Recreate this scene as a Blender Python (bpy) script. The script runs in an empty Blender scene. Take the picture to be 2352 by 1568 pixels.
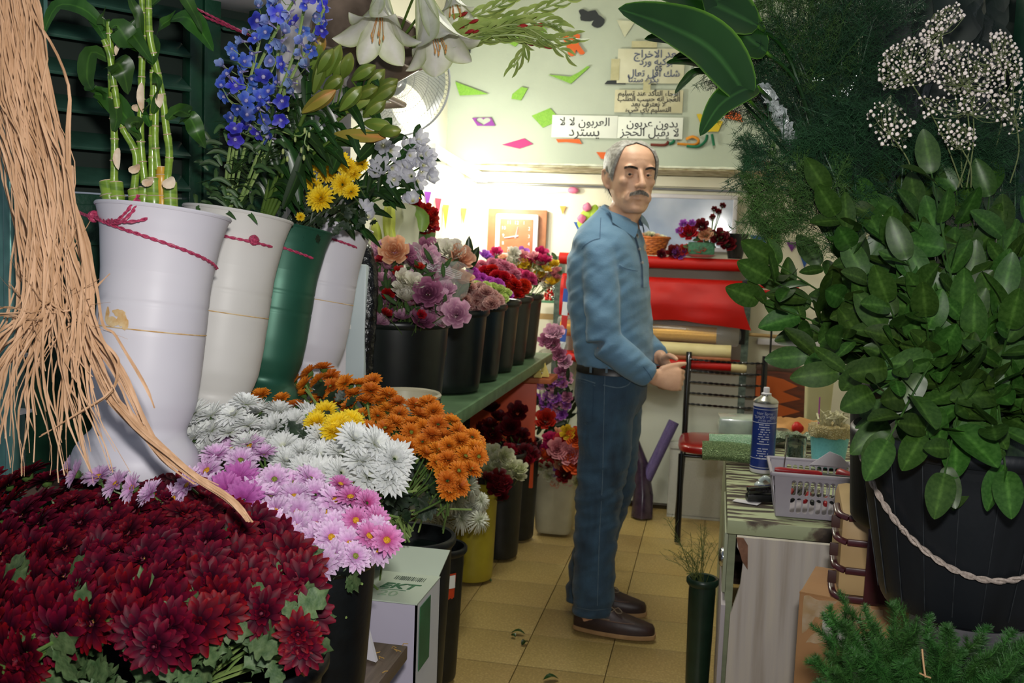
import bpy, bmesh, math, random
from math import sin, cos, pi, sqrt, atan2, radians
from mathutils import Vector, Matrix, Quaternion, noise
random.seed(7)
V = Vector
SC = bpy.context.scene
COL = SC.collection
# ---------------------------------------------------------------- camera
YAW, PIT, ROL, EYE, FPX = radians(11.2), radians(5.73), radians(2.2), 1.38, 2352.0
_f = V((-sin(YAW)*cos(PIT), cos(YAW)*cos(PIT), -sin(PIT)))
_r = V((cos(YAW), sin(YAW), 0))
_u = _r.cross(_f)
_R = _r*cos(ROL) + _u*sin(ROL)
_U = _u*cos(ROL) - _r*sin(ROL)
CAM = V((0, 0, EYE))
cam = bpy.data.objects.new('camera', bpy.data.cameras.new('camera'))
COL.objects.link(cam)
cam.data.lens = 36; cam.data.sensor_width = 36; cam.data.clip_start = .05
m = Matrix((_R, _U, -_f)).transposed().to_4x4(); m.translation = CAM
cam.matrix_world = m
cam.data.dof.use_dof = True; cam.data.dof.focus_distance = 1.75; cam.data.dof.aperture_fstop = 11
SC.camera = cam
# ---------------------------------------------------------------- light
SC.view_settings.view_transform = 'Standard'; SC.view_settings.look = 'None'
SC.view_settings.gamma = 1; SC.view_settings.use_curve_mapping = False
SC.view_settings.exposure = 0.0
w = bpy.data.worlds.new('world'); SC.world = w; w.use_nodes = True
w.node_tree.nodes['Background'].inputs[0].default_value = (.75, .85, 1, 1)
w.node_tree.nodes['Background'].inputs[1].default_value = .22
def area(name, loc, rot, sx, sy, power, col):
    l = bpy.data.lights.new(name, 'AREA'); l.shape = 'RECTANGLE'; l.size = sx; l.size_y = sy
    l.energy = power; l.color = col
    o = bpy.data.objects.new(name, l); COL.objects.link(o); o.location = loc; o.rotation_euler = rot
    return o
# the photographer's flash, just above the lens
fl = area('camera_flash', (.03, .02, EYE + .16), (0, 0, 0), .07, .045, 18, (1, .97, .93))
fl.rotation_euler = (-(_f + V((0, 0, .02)))).to_track_quat('Z', 'Y').to_euler()
fl.data.spread = radians(150)
# fluorescent ceiling lamp of the shop, above the frame
area('ceiling_lamp', (-.35, 3.3, 2.82), (0, 0, 0), .25, 1.2, 25, (1, .98, .86))
wl = bpy.data.lights.new('wall_lamp_light', 'POINT'); wl.energy = 20; wl.color = (1, .985, .88); wl.shadow_soft_size = .05
wo = bpy.data.objects.new('wall_lamp_light', wl); COL.objects.link(wo); wo.location = (-1.2, 4.45, 1.76)
w2 = wl.copy(); w2.energy = 12; wo = bpy.data.objects.new('wall_lamp_light', w2); COL.objects.link(wo); wo.location = (-1.16, 5.17, 1.66)
# ---------------------------------------------------------------- pixel -> point helpers (real positions measured from the photograph)
def ray(x, y): return _f + _R*((x - 1176)/FPX) - _U*((y - 784)/FPX)
def P(x, y, d): return CAM + ray(x, y)*d
def PZ(x, y, z):
    v = ray(x, y); return CAM + v*((z - EYE)/v.z)
def PY(x, y, Y):
    v = ray(x, y); return CAM + v*(Y/v.y)
def PX(x, y, X):
    v = ray(x, y); return CAM + v*(X/v.x)
# ---------------------------------------------------------------- materials
MATS = {}
def srgb(h):
    if not isinstance(h, str): return (*h[:3], 1)
    c = [int(h[i:i+2], 16)/255 for i in (0, 2, 4)]
    return (*[x/12.92 if x <= .04045 else ((x+.055)/1.055)**2.4 for x in c], 1)
def mat(name, c1, c2=None, rough=.6, scale=20, bump=0, bscale=None, metal=0, trans=0, ramp=None, alpha=1, emit=0, spec=.5,
        stretch=(1, 1, 1), detail=3, lo=.35, hi=.65, translu=0, sheen=0, coat=0, kind='noise', attr=None, c3=None):
    if name in MATS: return MATS[name]
    mt = bpy.data.materials.new(name); mt.use_nodes = True; nt = mt.node_tree; N = nt.nodes; L = nt.links
    b = N['Principled BSDF']; b.inputs['Roughness'].default_value = rough; b.inputs['Metallic'].default_value = metal
    b.inputs['Specular IOR Level'].default_value = spec; b.inputs['Transmission Weight'].default_value = trans
    b.inputs['Sheen Weight'].default_value = sheen; b.inputs['Coat Weight'].default_value = coat
    c1 = srgb(c1); c2 = srgb(c2) if c2 else c1
    tc = N.new('ShaderNodeTexCoord'); mp = N.new('ShaderNodeMapping'); mp.inputs['Scale'].default_value = stretch
    L.new(tc.outputs['Object'], mp.inputs['Vector'])
    if kind == 'wave':
        nz = N.new('ShaderNodeTexWave'); nz.inputs['Scale'].default_value = scale; nz.inputs['Distortion'].default_value = 3; nz.inputs['Detail'].default_value = detail; fo = nz.outputs['Fac']
    elif kind == 'voronoi':
        nz = N.new('ShaderNodeTexVoronoi'); nz.inputs['Scale'].default_value = scale; fo = nz.outputs['Distance']
    else:
        nz = N.new('ShaderNodeTexNoise'); nz.inputs['Scale'].default_value = scale; nz.inputs['Detail'].default_value = detail; fo = nz.outputs['Fac']
    L.new(mp.outputs[0], nz.inputs['Vector'])
    cr = N.new('ShaderNodeValToRGB'); e = cr.color_ramp.elements
    e[0].position = lo; e[0].color = c1; e[1].position = hi; e[1].color = c2
    if c3: q = e.new((lo + hi)/2); q.color = srgb(c3)
    L.new(fo, cr.inputs[0]); out = cr.outputs[0]
    if ramp:
        at = N.new('ShaderNodeAttribute'); at.attribute_name = 't'
        rr = N.new('ShaderNodeValToRGB'); ee = rr.color_ramp.elements
        for i, (p, c) in enumerate(ramp):
            q = ee[i] if i < 2 else ee.new(p)
            q.position = p; q.color = srgb(c)
        L.new(at.outputs['Fac'], rr.inputs[0])
        mx = N.new('ShaderNodeMix'); mx.data_type = 'RGBA'; mx.blend_type = 'MULTIPLY'; mx.inputs[0].default_value = 1
        L.new(rr.outputs[0], mx.inputs[6]); L.new(out, mx.inputs[7]); out = mx.outputs[2]
    if attr:   # tint per object
        oi = N.new('ShaderNodeObjectInfo'); hs = N.new('ShaderNodeHueSaturation')
        mr = N.new('ShaderNodeMapRange'); mr.inputs[3].default_value = 1 - attr; mr.inputs[4].default_value = 1 + attr
        L.new(oi.outputs['Random'], mr.inputs[0]); L.new(mr.outputs[0], hs.inputs['Value'])
        mr2 = N.new('ShaderNodeMapRange'); mr2.inputs[3].default_value = .5 - attr*.06; mr2.inputs[4].default_value = .5 + attr*.06
        L.new(oi.outputs['Random'], mr2.inputs[0]); L.new(mr2.outputs[0], hs.inputs['Hue'])
        L.new(out, hs.inputs['Color']); out = hs.outputs[0]
    L.new(out, b.inputs['Base Color'])
    if bump:
        bp = N.new('ShaderNodeBump'); bp.inputs['Strength'].default_value = bump; bp.inputs['Distance'].default_value = .01
        if bscale:
            n2 = N.new('ShaderNodeTexNoise'); n2.inputs['Scale'].default_value = bscale; n2.inputs['Detail'].default_value = 4
            L.new(mp.outputs[0], n2.inputs['Vector']); L.new(n2.outputs['Fac'], bp.inputs['Height'])
        else: L.new(fo, bp.inputs['Height'])
        L.new(bp.outputs[0], b.inputs['Normal'])
    if emit:
        b.inputs['Emission Strength'].default_value = emit; b.inputs['Emission Color'].default_value = c1
    sh = b.outputs[0]
    if translu:
        tl = N.new('ShaderNodeBsdfTranslucent'); ms = N.new('ShaderNodeMixShader'); ms.inputs[0].default_value = translu
        L.new(out, tl.inputs[0]); L.new(sh, ms.inputs[1]); L.new(tl.outputs[0], ms.inputs[2]); sh = ms.outputs[0]
    if alpha < 1:
        tp = N.new('ShaderNodeBsdfTransparent'); ms = N.new('ShaderNodeMixShader')
        lw = N.new('ShaderNodeLayerWeight'); lw.inputs[0].default_value = .35
        mr = N.new('ShaderNodeMapRange'); mr.inputs[3].default_value = alpha; mr.inputs[4].default_value = min(1, alpha + .45)
        L.new(lw.outputs['Facing'], mr.inputs[0]); L.new(mr.outputs[0], ms.inputs[0])
        L.new(tp.outputs[0], ms.inputs[1]); L.new(sh, ms.inputs[2]); sh = ms.outputs[0]
    L.new(sh, N['Material Output'].inputs[0])
    MATS[name] = mt
    return mt
# ---------------------------------------------------------------- mesh builder
class M:
    def __init__(s): s.v = []; s.f = []; s.mi = []; s.t = {}; s.cur = 0
    def add(s, vs, fs, t=None):
        n = len(s.v); s.v += [V(p) for p in vs]
        for f in fs: s.f.append(tuple(i + n for i in f)); s.mi.append(s.cur)
        if t is not None:
            for i, q in enumerate(t): s.t[n + i] = q
        return n
    def box(s, c, d, R=None, bev=0):
        x, y, z = d[0]/2, d[1]/2, d[2]/2; c = V(c)
        if bev:
            b = min(bev, x*.9, y*.9, z*.9); vs = []; fs = []
            bm = bmesh.new(); bmesh.ops.create_cube(bm, size=1)
            for q in bm.verts: q.co = V((q.co.x*2*x, q.co.y*2*y, q.co.z*2*z))
            bmesh.ops.bevel(bm, geom=bm.edges[:], offset=b, segments=2, affect='EDGES', profile=.6)
            bm.verts.index_update()
            vs = [(R @ q.co if R else q.co) + c for q in bm.verts]; fs = [[q.index for q in f.verts] for f in bm.faces]; bm.free()
            return s.add(vs, fs)
        vs = [V((a*x, b*y, e*z)) for a in (-1, 1) for b in (-1, 1) for e in (-1, 1)]
        vs = [(R @ q if R else q) + c for q in vs]
        return s.add(vs, [(0, 1, 3, 2), (4, 6, 7, 5), (0, 4, 5, 1), (2, 3, 7, 6), (0, 2, 6, 4), (1, 5, 7, 3)])
    def quad(s, a, b, c, d, th=0):
        a, b, c, d = map(V, (a, b, c, d))
        if not th: return s.add([a, b, c, d], [(0, 1, 2, 3)])
        n = (b - a).cross(d - a).normalized()*th
        s.add([a, b, c, d, a - n, b - n, c - n, d - n], [(0, 1, 2, 3), (7, 6, 5, 4), (0, 4, 5, 1), (1, 5, 6, 2), (2, 6, 7, 3), (3, 7, 4, 0)])
    def prism(s, pts, n, th):   # polygon pts (3D, planar) extruded along n
        pts = [V(p) for p in pts]; k = len(pts); n = V(n).normalized()*th
        s.add(pts + [p - n for p in pts], [tuple(range(k)), tuple(range(2*k-1, k-1, -1))] + [(i, i+k, (i+1) % k + k, (i+1) % k) for i in range(k)])
    def lathe(s, prof, n=24, mtx=None, close=False, c=(0, 0, 0)):
        vs = []; fs = []; c = V(c)
        for r, z in prof:
            for i in range(n):
                a = 2*pi*i/n; p = V((r*cos(a), r*sin(a), z)); vs.append((mtx @ p if mtx else p) + c)
        for j in range(len(prof) - 1):
            for i in range(n):
                i2 = (i + 1) % n; fs.append((j*n + i, j*n + i2, (j+1)*n + i2, (j+1)*n + i))
        if close: fs.append(tuple(range(n-1, -1, -1))); fs.append(tuple((len(prof)-1)*n + i for i in range(n)))
        s.add(vs, fs)
    def tube(s, pts, r, n=6, cap=True, flat=None, t=None):
        pts = [V(p) for p in pts]; k = len(pts)
        if k < 2: return
        rs = r if isinstance(r, (list, tuple)) else [r]*k
        vs = []; fs = []; ref = None; tt = []
        for j in range(k):
            d = (pts[min(j+1, k-1)] - pts[max(j-1, 0)])
            if d.length < 1e-9: d = V((0, 0, 1))
            d.normalize()
            if ref is None: ref = d.orthogonal().normalized()
            ref = (ref - d*ref.dot(d)); ref = ref.normalized() if ref.length > 1e-6 else d.orthogonal().normalized()
            q = d.cross(ref)
            for i in range(n):
                a = 2*pi*i/n; vs.append(pts[j] + (ref*cos(a) + q*sin(a)*(flat or 1))*rs[j]); tt.append(j/(k-1))
        for j in range(k-1):
            for i in range(n):
                i2 = (i+1) % n; fs.append((j*n+i, j*n+i2, (j+1)*n+i2, (j+1)*n+i))
        if cap and n > 2: fs += [tuple(range(n-1, -1, -1)), tuple((k-1)*n+i for i in range(n))]
        s.add(vs, fs, tt)
    def ball(s, c, r, n=10, mtx=None, sq=(1, 1, 1)):
        c = V(c); vs = []; fs = []; h = max(4, n//2)
        for j in range(h+1):
            b = -pi/2 + pi*j/h
            for i in range(n):
                a = 2*pi*i/n; p = V((cos(b)*cos(a)*r*sq[0], cos(b)*sin(a)*r*sq[1], sin(b)*r*sq[2])); vs.append((mtx @ p if mtx else p) + c)
        for j in range(h):
            for i in range(n):
                i2 = (i+1) % n; fs.append((j*n+i, j*n+i2, (j+1)*n+i2, (j+1)*n+i))
        s.add(vs, fs)
    def grid(s, fn, nu, nv, t=None):
        vs = [V(fn(i/nu, j/nv)) for j in range(nv+1) for i in range(nu+1)]
        tt = [t(i/nu, j/nv) for j in range(nv+1) for i in range(nu+1)] if t else None
        s.add(vs, [(j*(nu+1)+i, j*(nu+1)+i+1, (j+1)*(nu+1)+i+1, (j+1)*(nu+1)+i) for j in range(nv) for i in range(nu)], tt)
    def loft(s, rings, cap=True):
        n = len(rings[0]); vs = [p for r in rings for p in r]
        fs = [(j*n+i, j*n+(i+1) % n, (j+1)*n+(i+1) % n, (j+1)*n+i) for j in range(len(rings)-1) for i in range(n)]
        if cap: fs += [tuple(range(n-1, -1, -1)), tuple((len(rings)-1)*n+i for i in range(n))]
        s.add(vs, fs)
    def mesh(s, name, mats, off=V((0, 0, 0)), smooth=True):
        me = bpy.data.meshes.new(name); me.from_pydata([p - off for p in s.v], [], s.f); 
        for q in (mats if isinstance(mats, (list, tuple)) else [mats]): me.materials.append(q)
        if len(me.polygons) == len(s.mi): me.polygons.foreach_set('material_index', s.mi)
        me.polygons.foreach_set('use_smooth', [bool(smooth)]*len(me.polygons))
        if s.t:
            a = me.attributes.new('t', 'FLOAT', 'POINT'); a.data.foreach_set('value', [s.t.get(i, 0.) for i in range(len(s.v))])
        me.update()
        if smooth and smooth != 'all': 
            try: me.set_sharp_from_angle(angle=radians(50))
            except Exception: pass
        return me
    def build(s, name, mats, parent=None, smooth=True, base=None, **kw):
        off = V((0, 0, 0)); p = parent
        while p: off = off + p.location; p = p.parent
        if base is not None: off = V(base)
        elif parent is None and s.v:
            lo = [min(q[i] for q in s.v) for i in range(3)]; hi = [max(q[i] for q in s.v) for i in range(3)]
            off = V(((lo[0]+hi[0])/2, (lo[1]+hi[1])/2, lo[2])); 
        o = bpy.data.objects.new(name, s.mesh(name, mats, off, smooth)); COL.objects.link(o)
        if parent is None: o.location = off
        else: o.parent = parent
        for k, q in kw.items(): o[k] = q
        return o
def tag(o, label, cat, group=None):
    o['label'] = label; o['category'] = cat
    if group: o['group'] = group
    return o
def root(name, loc, label, cat, group=None):
    o = bpy.data.objects.new(name, None); o.empty_display_size = .05; COL.objects.link(o); o.location = loc
    return tag(o, label, cat, group)
def copy_tree(o, parent=None, mtx=None, label=None, group=None):
    c = o.copy(); COL.objects.link(c); c.parent = parent
    if mtx is not None: c.matrix_local = mtx
    if label: c['label'] = label
    if group: c['group'] = group
    for ch in list(o.children): copy_tree(ch, c)
    return c
def kill(o):
    for ch in list(o.children): kill(ch)
    bpy.data.objects.remove(o)
class Proto:   # the first placement uses the prototype itself, later ones copy it
    def __init__(s, o): s.o = o; s.used = False; s.base = o['label']
    def put(s, mtx, label=None, group=None):
        if s.used: c = copy_tree(s.o, None, mtx)
        else: s.used = True; c = s.o; c.matrix_local = mtx
        if label: c['label'] = label
        if group: c['group'] = group
        return c
def frame(pos, z, roll=0., sc=1.):
    z = V(z).normalized(); q = z.to_track_quat('Z', 'Y')
    return Matrix.Translation(pos) @ q.to_matrix().to_4x4() @ Matrix.Rotation(roll, 4, 'Z') @ Matrix.Scale(sc, 4)
def bez(pts, n):   # Catmull-Rom through pts
    pts = [V(p) for p in pts]; out = []; k = len(pts)
    for i in range(k-1):
        p0, p1, p2, p3 = pts[max(i-1, 0)], pts[i], pts[i+1], pts[min(i+2, k-1)]
        for j in range(n):
            t = j/n; out.append(.5*((2*p1) + (p2-p0)*t + (2*p0-5*p1+4*p2-p3)*t*t + (3*p1-p0-3*p2+p3)*t**3))
    out.append(pts[-1]); return out
def zone(x, y, pts, rows=True):
    xs = sorted(p[0] for p in pts); ys = sorted(p[1] for p in pts); n = len(pts)
    h = 'left' if x < xs[n//3] else 'right' if x > xs[2*n//3] else 'middle'
    if not rows: return ', ' + h + ' part of it'
    return ', ' + ('back' if y < ys[n//3] else 'front' if y > ys[2*n//3] else 'centre') + ' ' + h
def inpoly(x, y, pl):
    r = False; j = len(pl)-1
    for i in range(len(pl)):
        a, b = pl[i], pl[j]
        if (a[1] > y) != (b[1] > y) and x < (b[0]-a[0])*(y-a[1])/(b[1]-a[1]) + a[0]: r = not r
        j = i
    return r
def scatter(pl, gap, tries=4000, rnd=None):
    rnd = rnd or random; xs = [p[0] for p in pl]; ys = [p[1] for p in pl]; out = []
    for _ in range(tries):
        x = rnd.uniform(min(xs), max(xs)); y = rnd.uniform(min(ys), max(ys))
        if inpoly(x, y, pl) and all((x-a)**2 + ((y-b)*1.25)**2 > gap*gap for a, b in out): out.append((x, y))
    return out
def displace(mesh_or_m, amp, sc, seed=0):
    for i, p in enumerate(mesh_or_m.v): mesh_or_m.v[i] = p + noise.noise_vector(p*sc + V((seed, seed*2, 0)))*amp
def fuse(mm, voxel, smooth=4, fac=.5):
    """one continuous skin out of overlapping lofts"""
    me = mm.mesh('tmp', []); o = bpy.data.objects.new('tmp', me); COL.objects.link(o)
    r = o.modifiers.new('r', 'REMESH'); r.mode = 'VOXEL'; r.voxel_size = voxel
    if smooth: s = o.modifiers.new('s', 'SMOOTH'); s.iterations = smooth; s.factor = fac
    dg = bpy.context.evaluated_depsgraph_get(); ev = o.evaluated_get(dg); m2 = ev.to_mesh()
    out = M(); out.add([v.co.copy() for v in m2.vertices], [tuple(p.vertices) for p in m2.polygons])
    ev.to_mesh_clear(); bpy.data.objects.remove(o); bpy.data.meshes.remove(me)
    return out
# ================================================================ setting
wallm = mat('plaster', 'acb4a4', 'a3ac9c', rough=.8, scale=2, bump=.25, bscale=14)
wallback = mat('plaster_cream', 'e2dfcc', 'dcd8c4', rough=.75, scale=2, bump=.1, bscale=20)
greenm = mat('green_paint', '16402c', '0e2c1f', rough=.35, scale=9, bump=.15, bscale=60)
tealm = mat('teal_metal', '6f9a92', '527f78', rough=.25, scale=14, metal=.5)
whitepl = mat('white_plastic', 'd9d6dc', 'cbc8cf', rough=.4, scale=6)
def S(name, m, mats, parent=None, **kw):
    o = m.build(name, mats, parent, **kw)
    if parent is None: o['kind'] = 'structure'
    return o
# floor of terrazzo tiles
grout = mat('grout', '857345', '74633c', rough=.9)
m = M(); m.box((0, 2.5, -.03), (4, 6.4, .04)); floor = S('floor', m, grout, base=(0, 0, 0))
terr = mat('terrazzo', 'bea870', '9e8954', rough=.42, scale=140, detail=4, lo=.3, hi=.62, attr=.07, c3='aa9159')
tms = []
for k in range(4):
    m = M(); m.box((0, 0, -.005), (.2845, .2665, .012), bev=.0015); tms.append(m.mesh('tile', terr))
for i in range(-5, 5):
    for j in range(0, 12):
        x = -.28 + .2875*i + .144; y = 3.43 + .27*(j - 4) + .135
        if x > .9 or y > 5.4 or x < -1.45: continue
        o = bpy.data.objects.new('tile', random.choice(tms)); COL.objects.link(o); o.parent = floor; o.location = (x, y, random.uniform(-.0006, .0006))
m = M(); m.box((-.2, 5.5, 1.45), (2.6, .1, 2.9)); S('wall_back', m, wallback)
m = M(); m.box((-1.41, 4.0, 1.45), (.1, 3.1, 2.9)); S('wall_left', m, wallback)
m = M(); m.box((1.0, 3.9, 1.45), (.1, 3.3, 2.9)); S('wall_right', m, wallback)
m = M(); m.box((-.2, 3.9, 2.95), (2.6, 3.3, .1)); S('ceiling', m, wallback)
# the deep beam that carries the signs, with its rough lower edge
m = M()
def beamf(u, v):
    x = -1.36 + 2.31*u; z = 1.75 + 1.15*v
    return (x, 5.0 + .006*noise.noise(V((x*3, z*3, 0))), z)
m.grid(beamf, 60, 30); m.box((-.205, 5.24, 2.33), (2.31, .44, 1.14)); S('wall_upper', m, wallm)
rough = mat('rough_plaster', 'c9c4a8', '8f8560', rough=.95, scale=16, bump=.6, bscale=50)
m = M(); pts = [V((-1.36 + .03*i, 4.995, 1.748 + .003*noise.noise(V((i*.7, 0, 0))))) for i in range(78)]
m.tube(pts, [.005 + .003*abs(noise.noise(V((i*.9, 3, 0)))) for i in range(78)], 6); S('trim_1', m, mat('chalk', 'd8dccb', 'c4c6b4', rough=.9, scale=30, bump=.4))
m = M(); m.box((-.205, 5.225, 1.742), (2.31, .45, .014)); S('trim_2', m, rough)
m = M(); m.box((-.205, 5.425, 1.705), (2.31, .05, .05)); S('trim_3', m, wallback)
m = M(); m.tube([(-1.3, 5.42, 1.672), (.9, 5.42, 1.66)], .006, 8); S('trim_4', m, mat('grey_pipe', '8d8f93', '7d7f85', rough=.3, metal=.6))
m = M(); m.box((-.2, 5.435, .04), (2.3, .03, .09)); S('baseboard_back', m, mat('skirting', 'a39b86', '8a826c', rough=.6, scale=20))
# ---- left: green louvred shutter doors folded back at the entrance
SA = P(45, 500, 1.93); SB = P(545, 520, 2.24); SA.z = 0; SB.z = 0
se = (SB - SA).normalized(); sn = V((se.y, -se.x, 0)); SL = (SB - SA).length
RS = Matrix((se, -sn, V((0, 0, 1)))).transposed()
def sp(u, z, n=0): return SA + se*u + V((0, 0, z)) + sn*n
def up(px): # distance along the leaf for a photo column
    lo, hi = -.3, SL + .5
    for _ in range(40):
        md = (lo+hi)/2; q = sp(md, 1.4) - CAM; x = 1176 + FPX*q.dot(_R)/q.dot(_f)
        if x < px: lo = md
        else: hi = md
    return lo
u0, u1, u2, u3, u4, u5 = up(45), up(97), up(425), up(456), up(495), up(575)
slm = mat('slat_green', '35594a', '264538', rough=.4, scale=9, bump=.1, bscale=60)
leaf1 = root('door_1', sp(u0, .25), '', ''); del leaf1['label']; del leaf1['category']; leaf1['kind'] = 'structure'
leaf2 = root('door_2', sp(u3, .25), '', ''); del leaf2['label']; del leaf2['category']; leaf2['kind'] = 'structure'
zb, zt, zr = .25, 2.15, sp(0, 0).z + 1.44
for lf, a, b, c, d in ((leaf1, u0, u1, u2, u3 - .002), (leaf2, u3 + .002, u4, u5, u5 + .05)):
    for p, q in ((a, b), (c, d)):
        m = M(); m.box(sp((p+q)/2, (zb+zt)/2), (q-p, .035, zt-zb), RS, bev=.003); m.build('stile', greenm, lf)
    m = M(); m.box(sp((b+c)/2, zr - .055), (c-b, .03, .1), RS, bev=.003); m.build('rail', greenm, lf)
    m = M(); m.box(sp((b+c)/2, zr - .035, .018), (c-b, .02, .02), RS, bev=.003); m.build('moulding', greenm, lf)
    m = M(); m.box(sp((b+c)/2, (zb + zr - .1)/2, -.008), (c-b, .012, zr - .1 - zb), RS); m.build('panel', greenm, lf)
    m = M(); m.box(sp((b+c)/2, (zr+zt)/2, -.045), (c-b+.04, .006, zt-zr), RS); m.build('backing', mat('shadow_green', '0c1f16', rough=.7), lf)  # dark sheet added behind the slats, stands in for shade in the gaps
    z = zr + .03; Rt = RS @ Matrix.Rotation(radians(32), 3, 'X'); mm = None
    while z < zt - .05:
        m = M(); m.box(sp((b+c)/2, z, .0), (c-b, .062, .007), Rt, bev=.002); m.build('slat', slm, lf); z += .068
# teal metal post of the shopfront at the far left
m = M(); a = P(30, 1100, 1.72); b = P(30, 0, 1.72); m.tube([(a.x, a.y, .2), (a.x, a.y, 2.2)], .011, 12)
m.box((a.x - .03, a.y + .02, 1.2), (.03, .02, 2.0)); S('trim_5', m, tealm)
m = M(); a = P(0, 800, 1.9); m.box((a.x - .15, a.y + .1, 1.1), (.35, .02, 2.1)); S('wall_front', m, mat('teal_board', '7fb0a8', '5f8f88', rough=.3, scale=5))
# ---- right: added dark green door leaf to block shop light; white tiled pier
ga = P(2040, 600, 2.35); gb = P(2335, 600, 2.0); ga.z = gb.z = 0; ge = (gb-ga).normalized(); RG = Matrix((ge, V((-ge.y, ge.x, 0)), V((0, 0, 1)))).transposed()
d3 = root('door_added', (ga.x, ga.y, .1), '', ''); del d3['label']; del d3['category']; d3['kind'] = 'structure'
gl = (gb-ga).length
for u in (.0, gl-.03):
    m = M(); m.box(ga + ge*(u+.015) + V((0, 0, 1.2)), (.045, .04, 2.2), RG, bev=.003); m.build('stile', greenm, d3)
m = M(); m.box(ga + ge*gl/2 + V((0, 0, 1.2)), (gl, .012, 2.2), RG); m.build('panel', mat('dark_green_paint', '0a1c15', '07140f', rough=.5), d3)
pier = M(); a = P(2334, 300, 2.0); pier.box((a.x + .25, a.y + .12, 1.2), (.5, .1, 2.4)); pr = S('wall_pier', pier, mat('grout_grey', '5b6470', '4a525c', rough=.8))
wt = mat('white_tile', 'd5d9e2', 'c3c8d4', rough=.15, scale=3, coat=.4)
for i in range(3):
    for j in range(7):
        m = M(); m.box((a.x + .1 + .2*i, a.y + .066, .95 + .2*j), (.196, .008, .196), bev=.003); m.build('tile', wt, pr)
# ================================================================ furniture at the left of the entrance, buckets, vases
UP = V((0, 0, 1))
blackpl = mat('black_plastic', '0c1013', '07090b', rough=.38, scale=30, bump=.05, bscale=90)
greypl = mat('grey_black_plastic', '15191b', '0c0f10', rough=.42, scale=30)
wood_dark = mat('worn_wood', '5b4a40', '3f332c', rough=.6, scale=8, stretch=(1, 12, 12), bump=.2)
def bucket(name, c, rt, rb, h, mt, label, group=None, lip=.008, n=40, handle=None, ribs=0, tilt=None, water=True):
    c = V(c); r = root(name, c, label, 'bucket' if 'bucket' in name else 'bin', group)
    m = M(); rr = lambda k: rb + (rt-rb)*k
    pr = [(0, .004), (rb*.96, .004), (rb, .012)] + [(rr(k/8), h*k/8) for k in range(1, 8)] + [(rt - .002, h - .022)]
    m.lathe(pr, n, c=c); pr = [(rt - .003, h - .02), (rt - .006, h*.5), (rb - .004, .02), (0, .016)]
    m.lathe([(rt-.003, h-.02), (rr(.5)-.004, h*.5), (rb-.004, .02), (0, .016)], n, c=c); m.build('body', mt, r)
    m = M(); m.lathe([(rt-.004, h-.022), (rt+lip*.3, h-.024), (rt+lip, h-.016), (rt+lip, h-.004), (rt+lip*.5, h), (rt-.003, h-.002), (rt-.004, h-.022)], n, c=c); m.build('rim', mt, r)
    if water:
        m = M(); m.lathe([(0, h*.72), (rr(.72)-.006, h*.72)], n, c=c); m.build('water', mat('dark_water', '0a1210', rough=.05), r)
    return r
# low bench under the front buckets
a = PZ(937, 1482, .66); 
bench = root('bench', (a.x - .45, a.y - .3, 0), 'low brown wooden bench with flower scraps under the front flower buckets', 'bench')
m = M(); m.box((a.x - .5, a.y - .42, .647), (1.0, .84, .026), bev=.003); m.build('top', mat('brown_laminate', '6b5a50', '57483f', rough=.45, scale=6, stretch=(14, 1, 1), bump=.1), bench)
for x, y in ((-.05, -.05), (-.95, -.05), (-.05, -.8), (-.95, -.8)):
    m = M(); m.box((a.x + x, a.y + y, .317), (.05, .05, .634), bev=.003); m.build('leg', wood_dark, bench)
# shelf for the tall vases
sh = root('vase_shelf', (-.93, 1.9, 0), 'narrow white shelf holding the row of tall vases', 'shelf')
b1 = P(300, 1085, 1.65); b4 = P(712, 880, 2.35); dv = (b4 - b1); dv.z = 0; dl = dv.length; dv.normalize()
RV = Matrix((dv, V((-dv.y, dv.x, 0)), UP)).transposed(); mid = (b1 + b4)/2
m = M(); m.box((mid.x-.02, mid.y, .965), (dl + .2, .2, .025), RV, bev=.003); m.build('board', wood_dark, sh)
for k in (-1, 0, 1):
    m = M(); m.box((mid.x-.02 + dv.x*k*dl/2.2, mid.y + dv.y*k*dl/2.2, .476), (.03, .18, .952), RV); m.build('support', wood_dark, sh)
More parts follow.
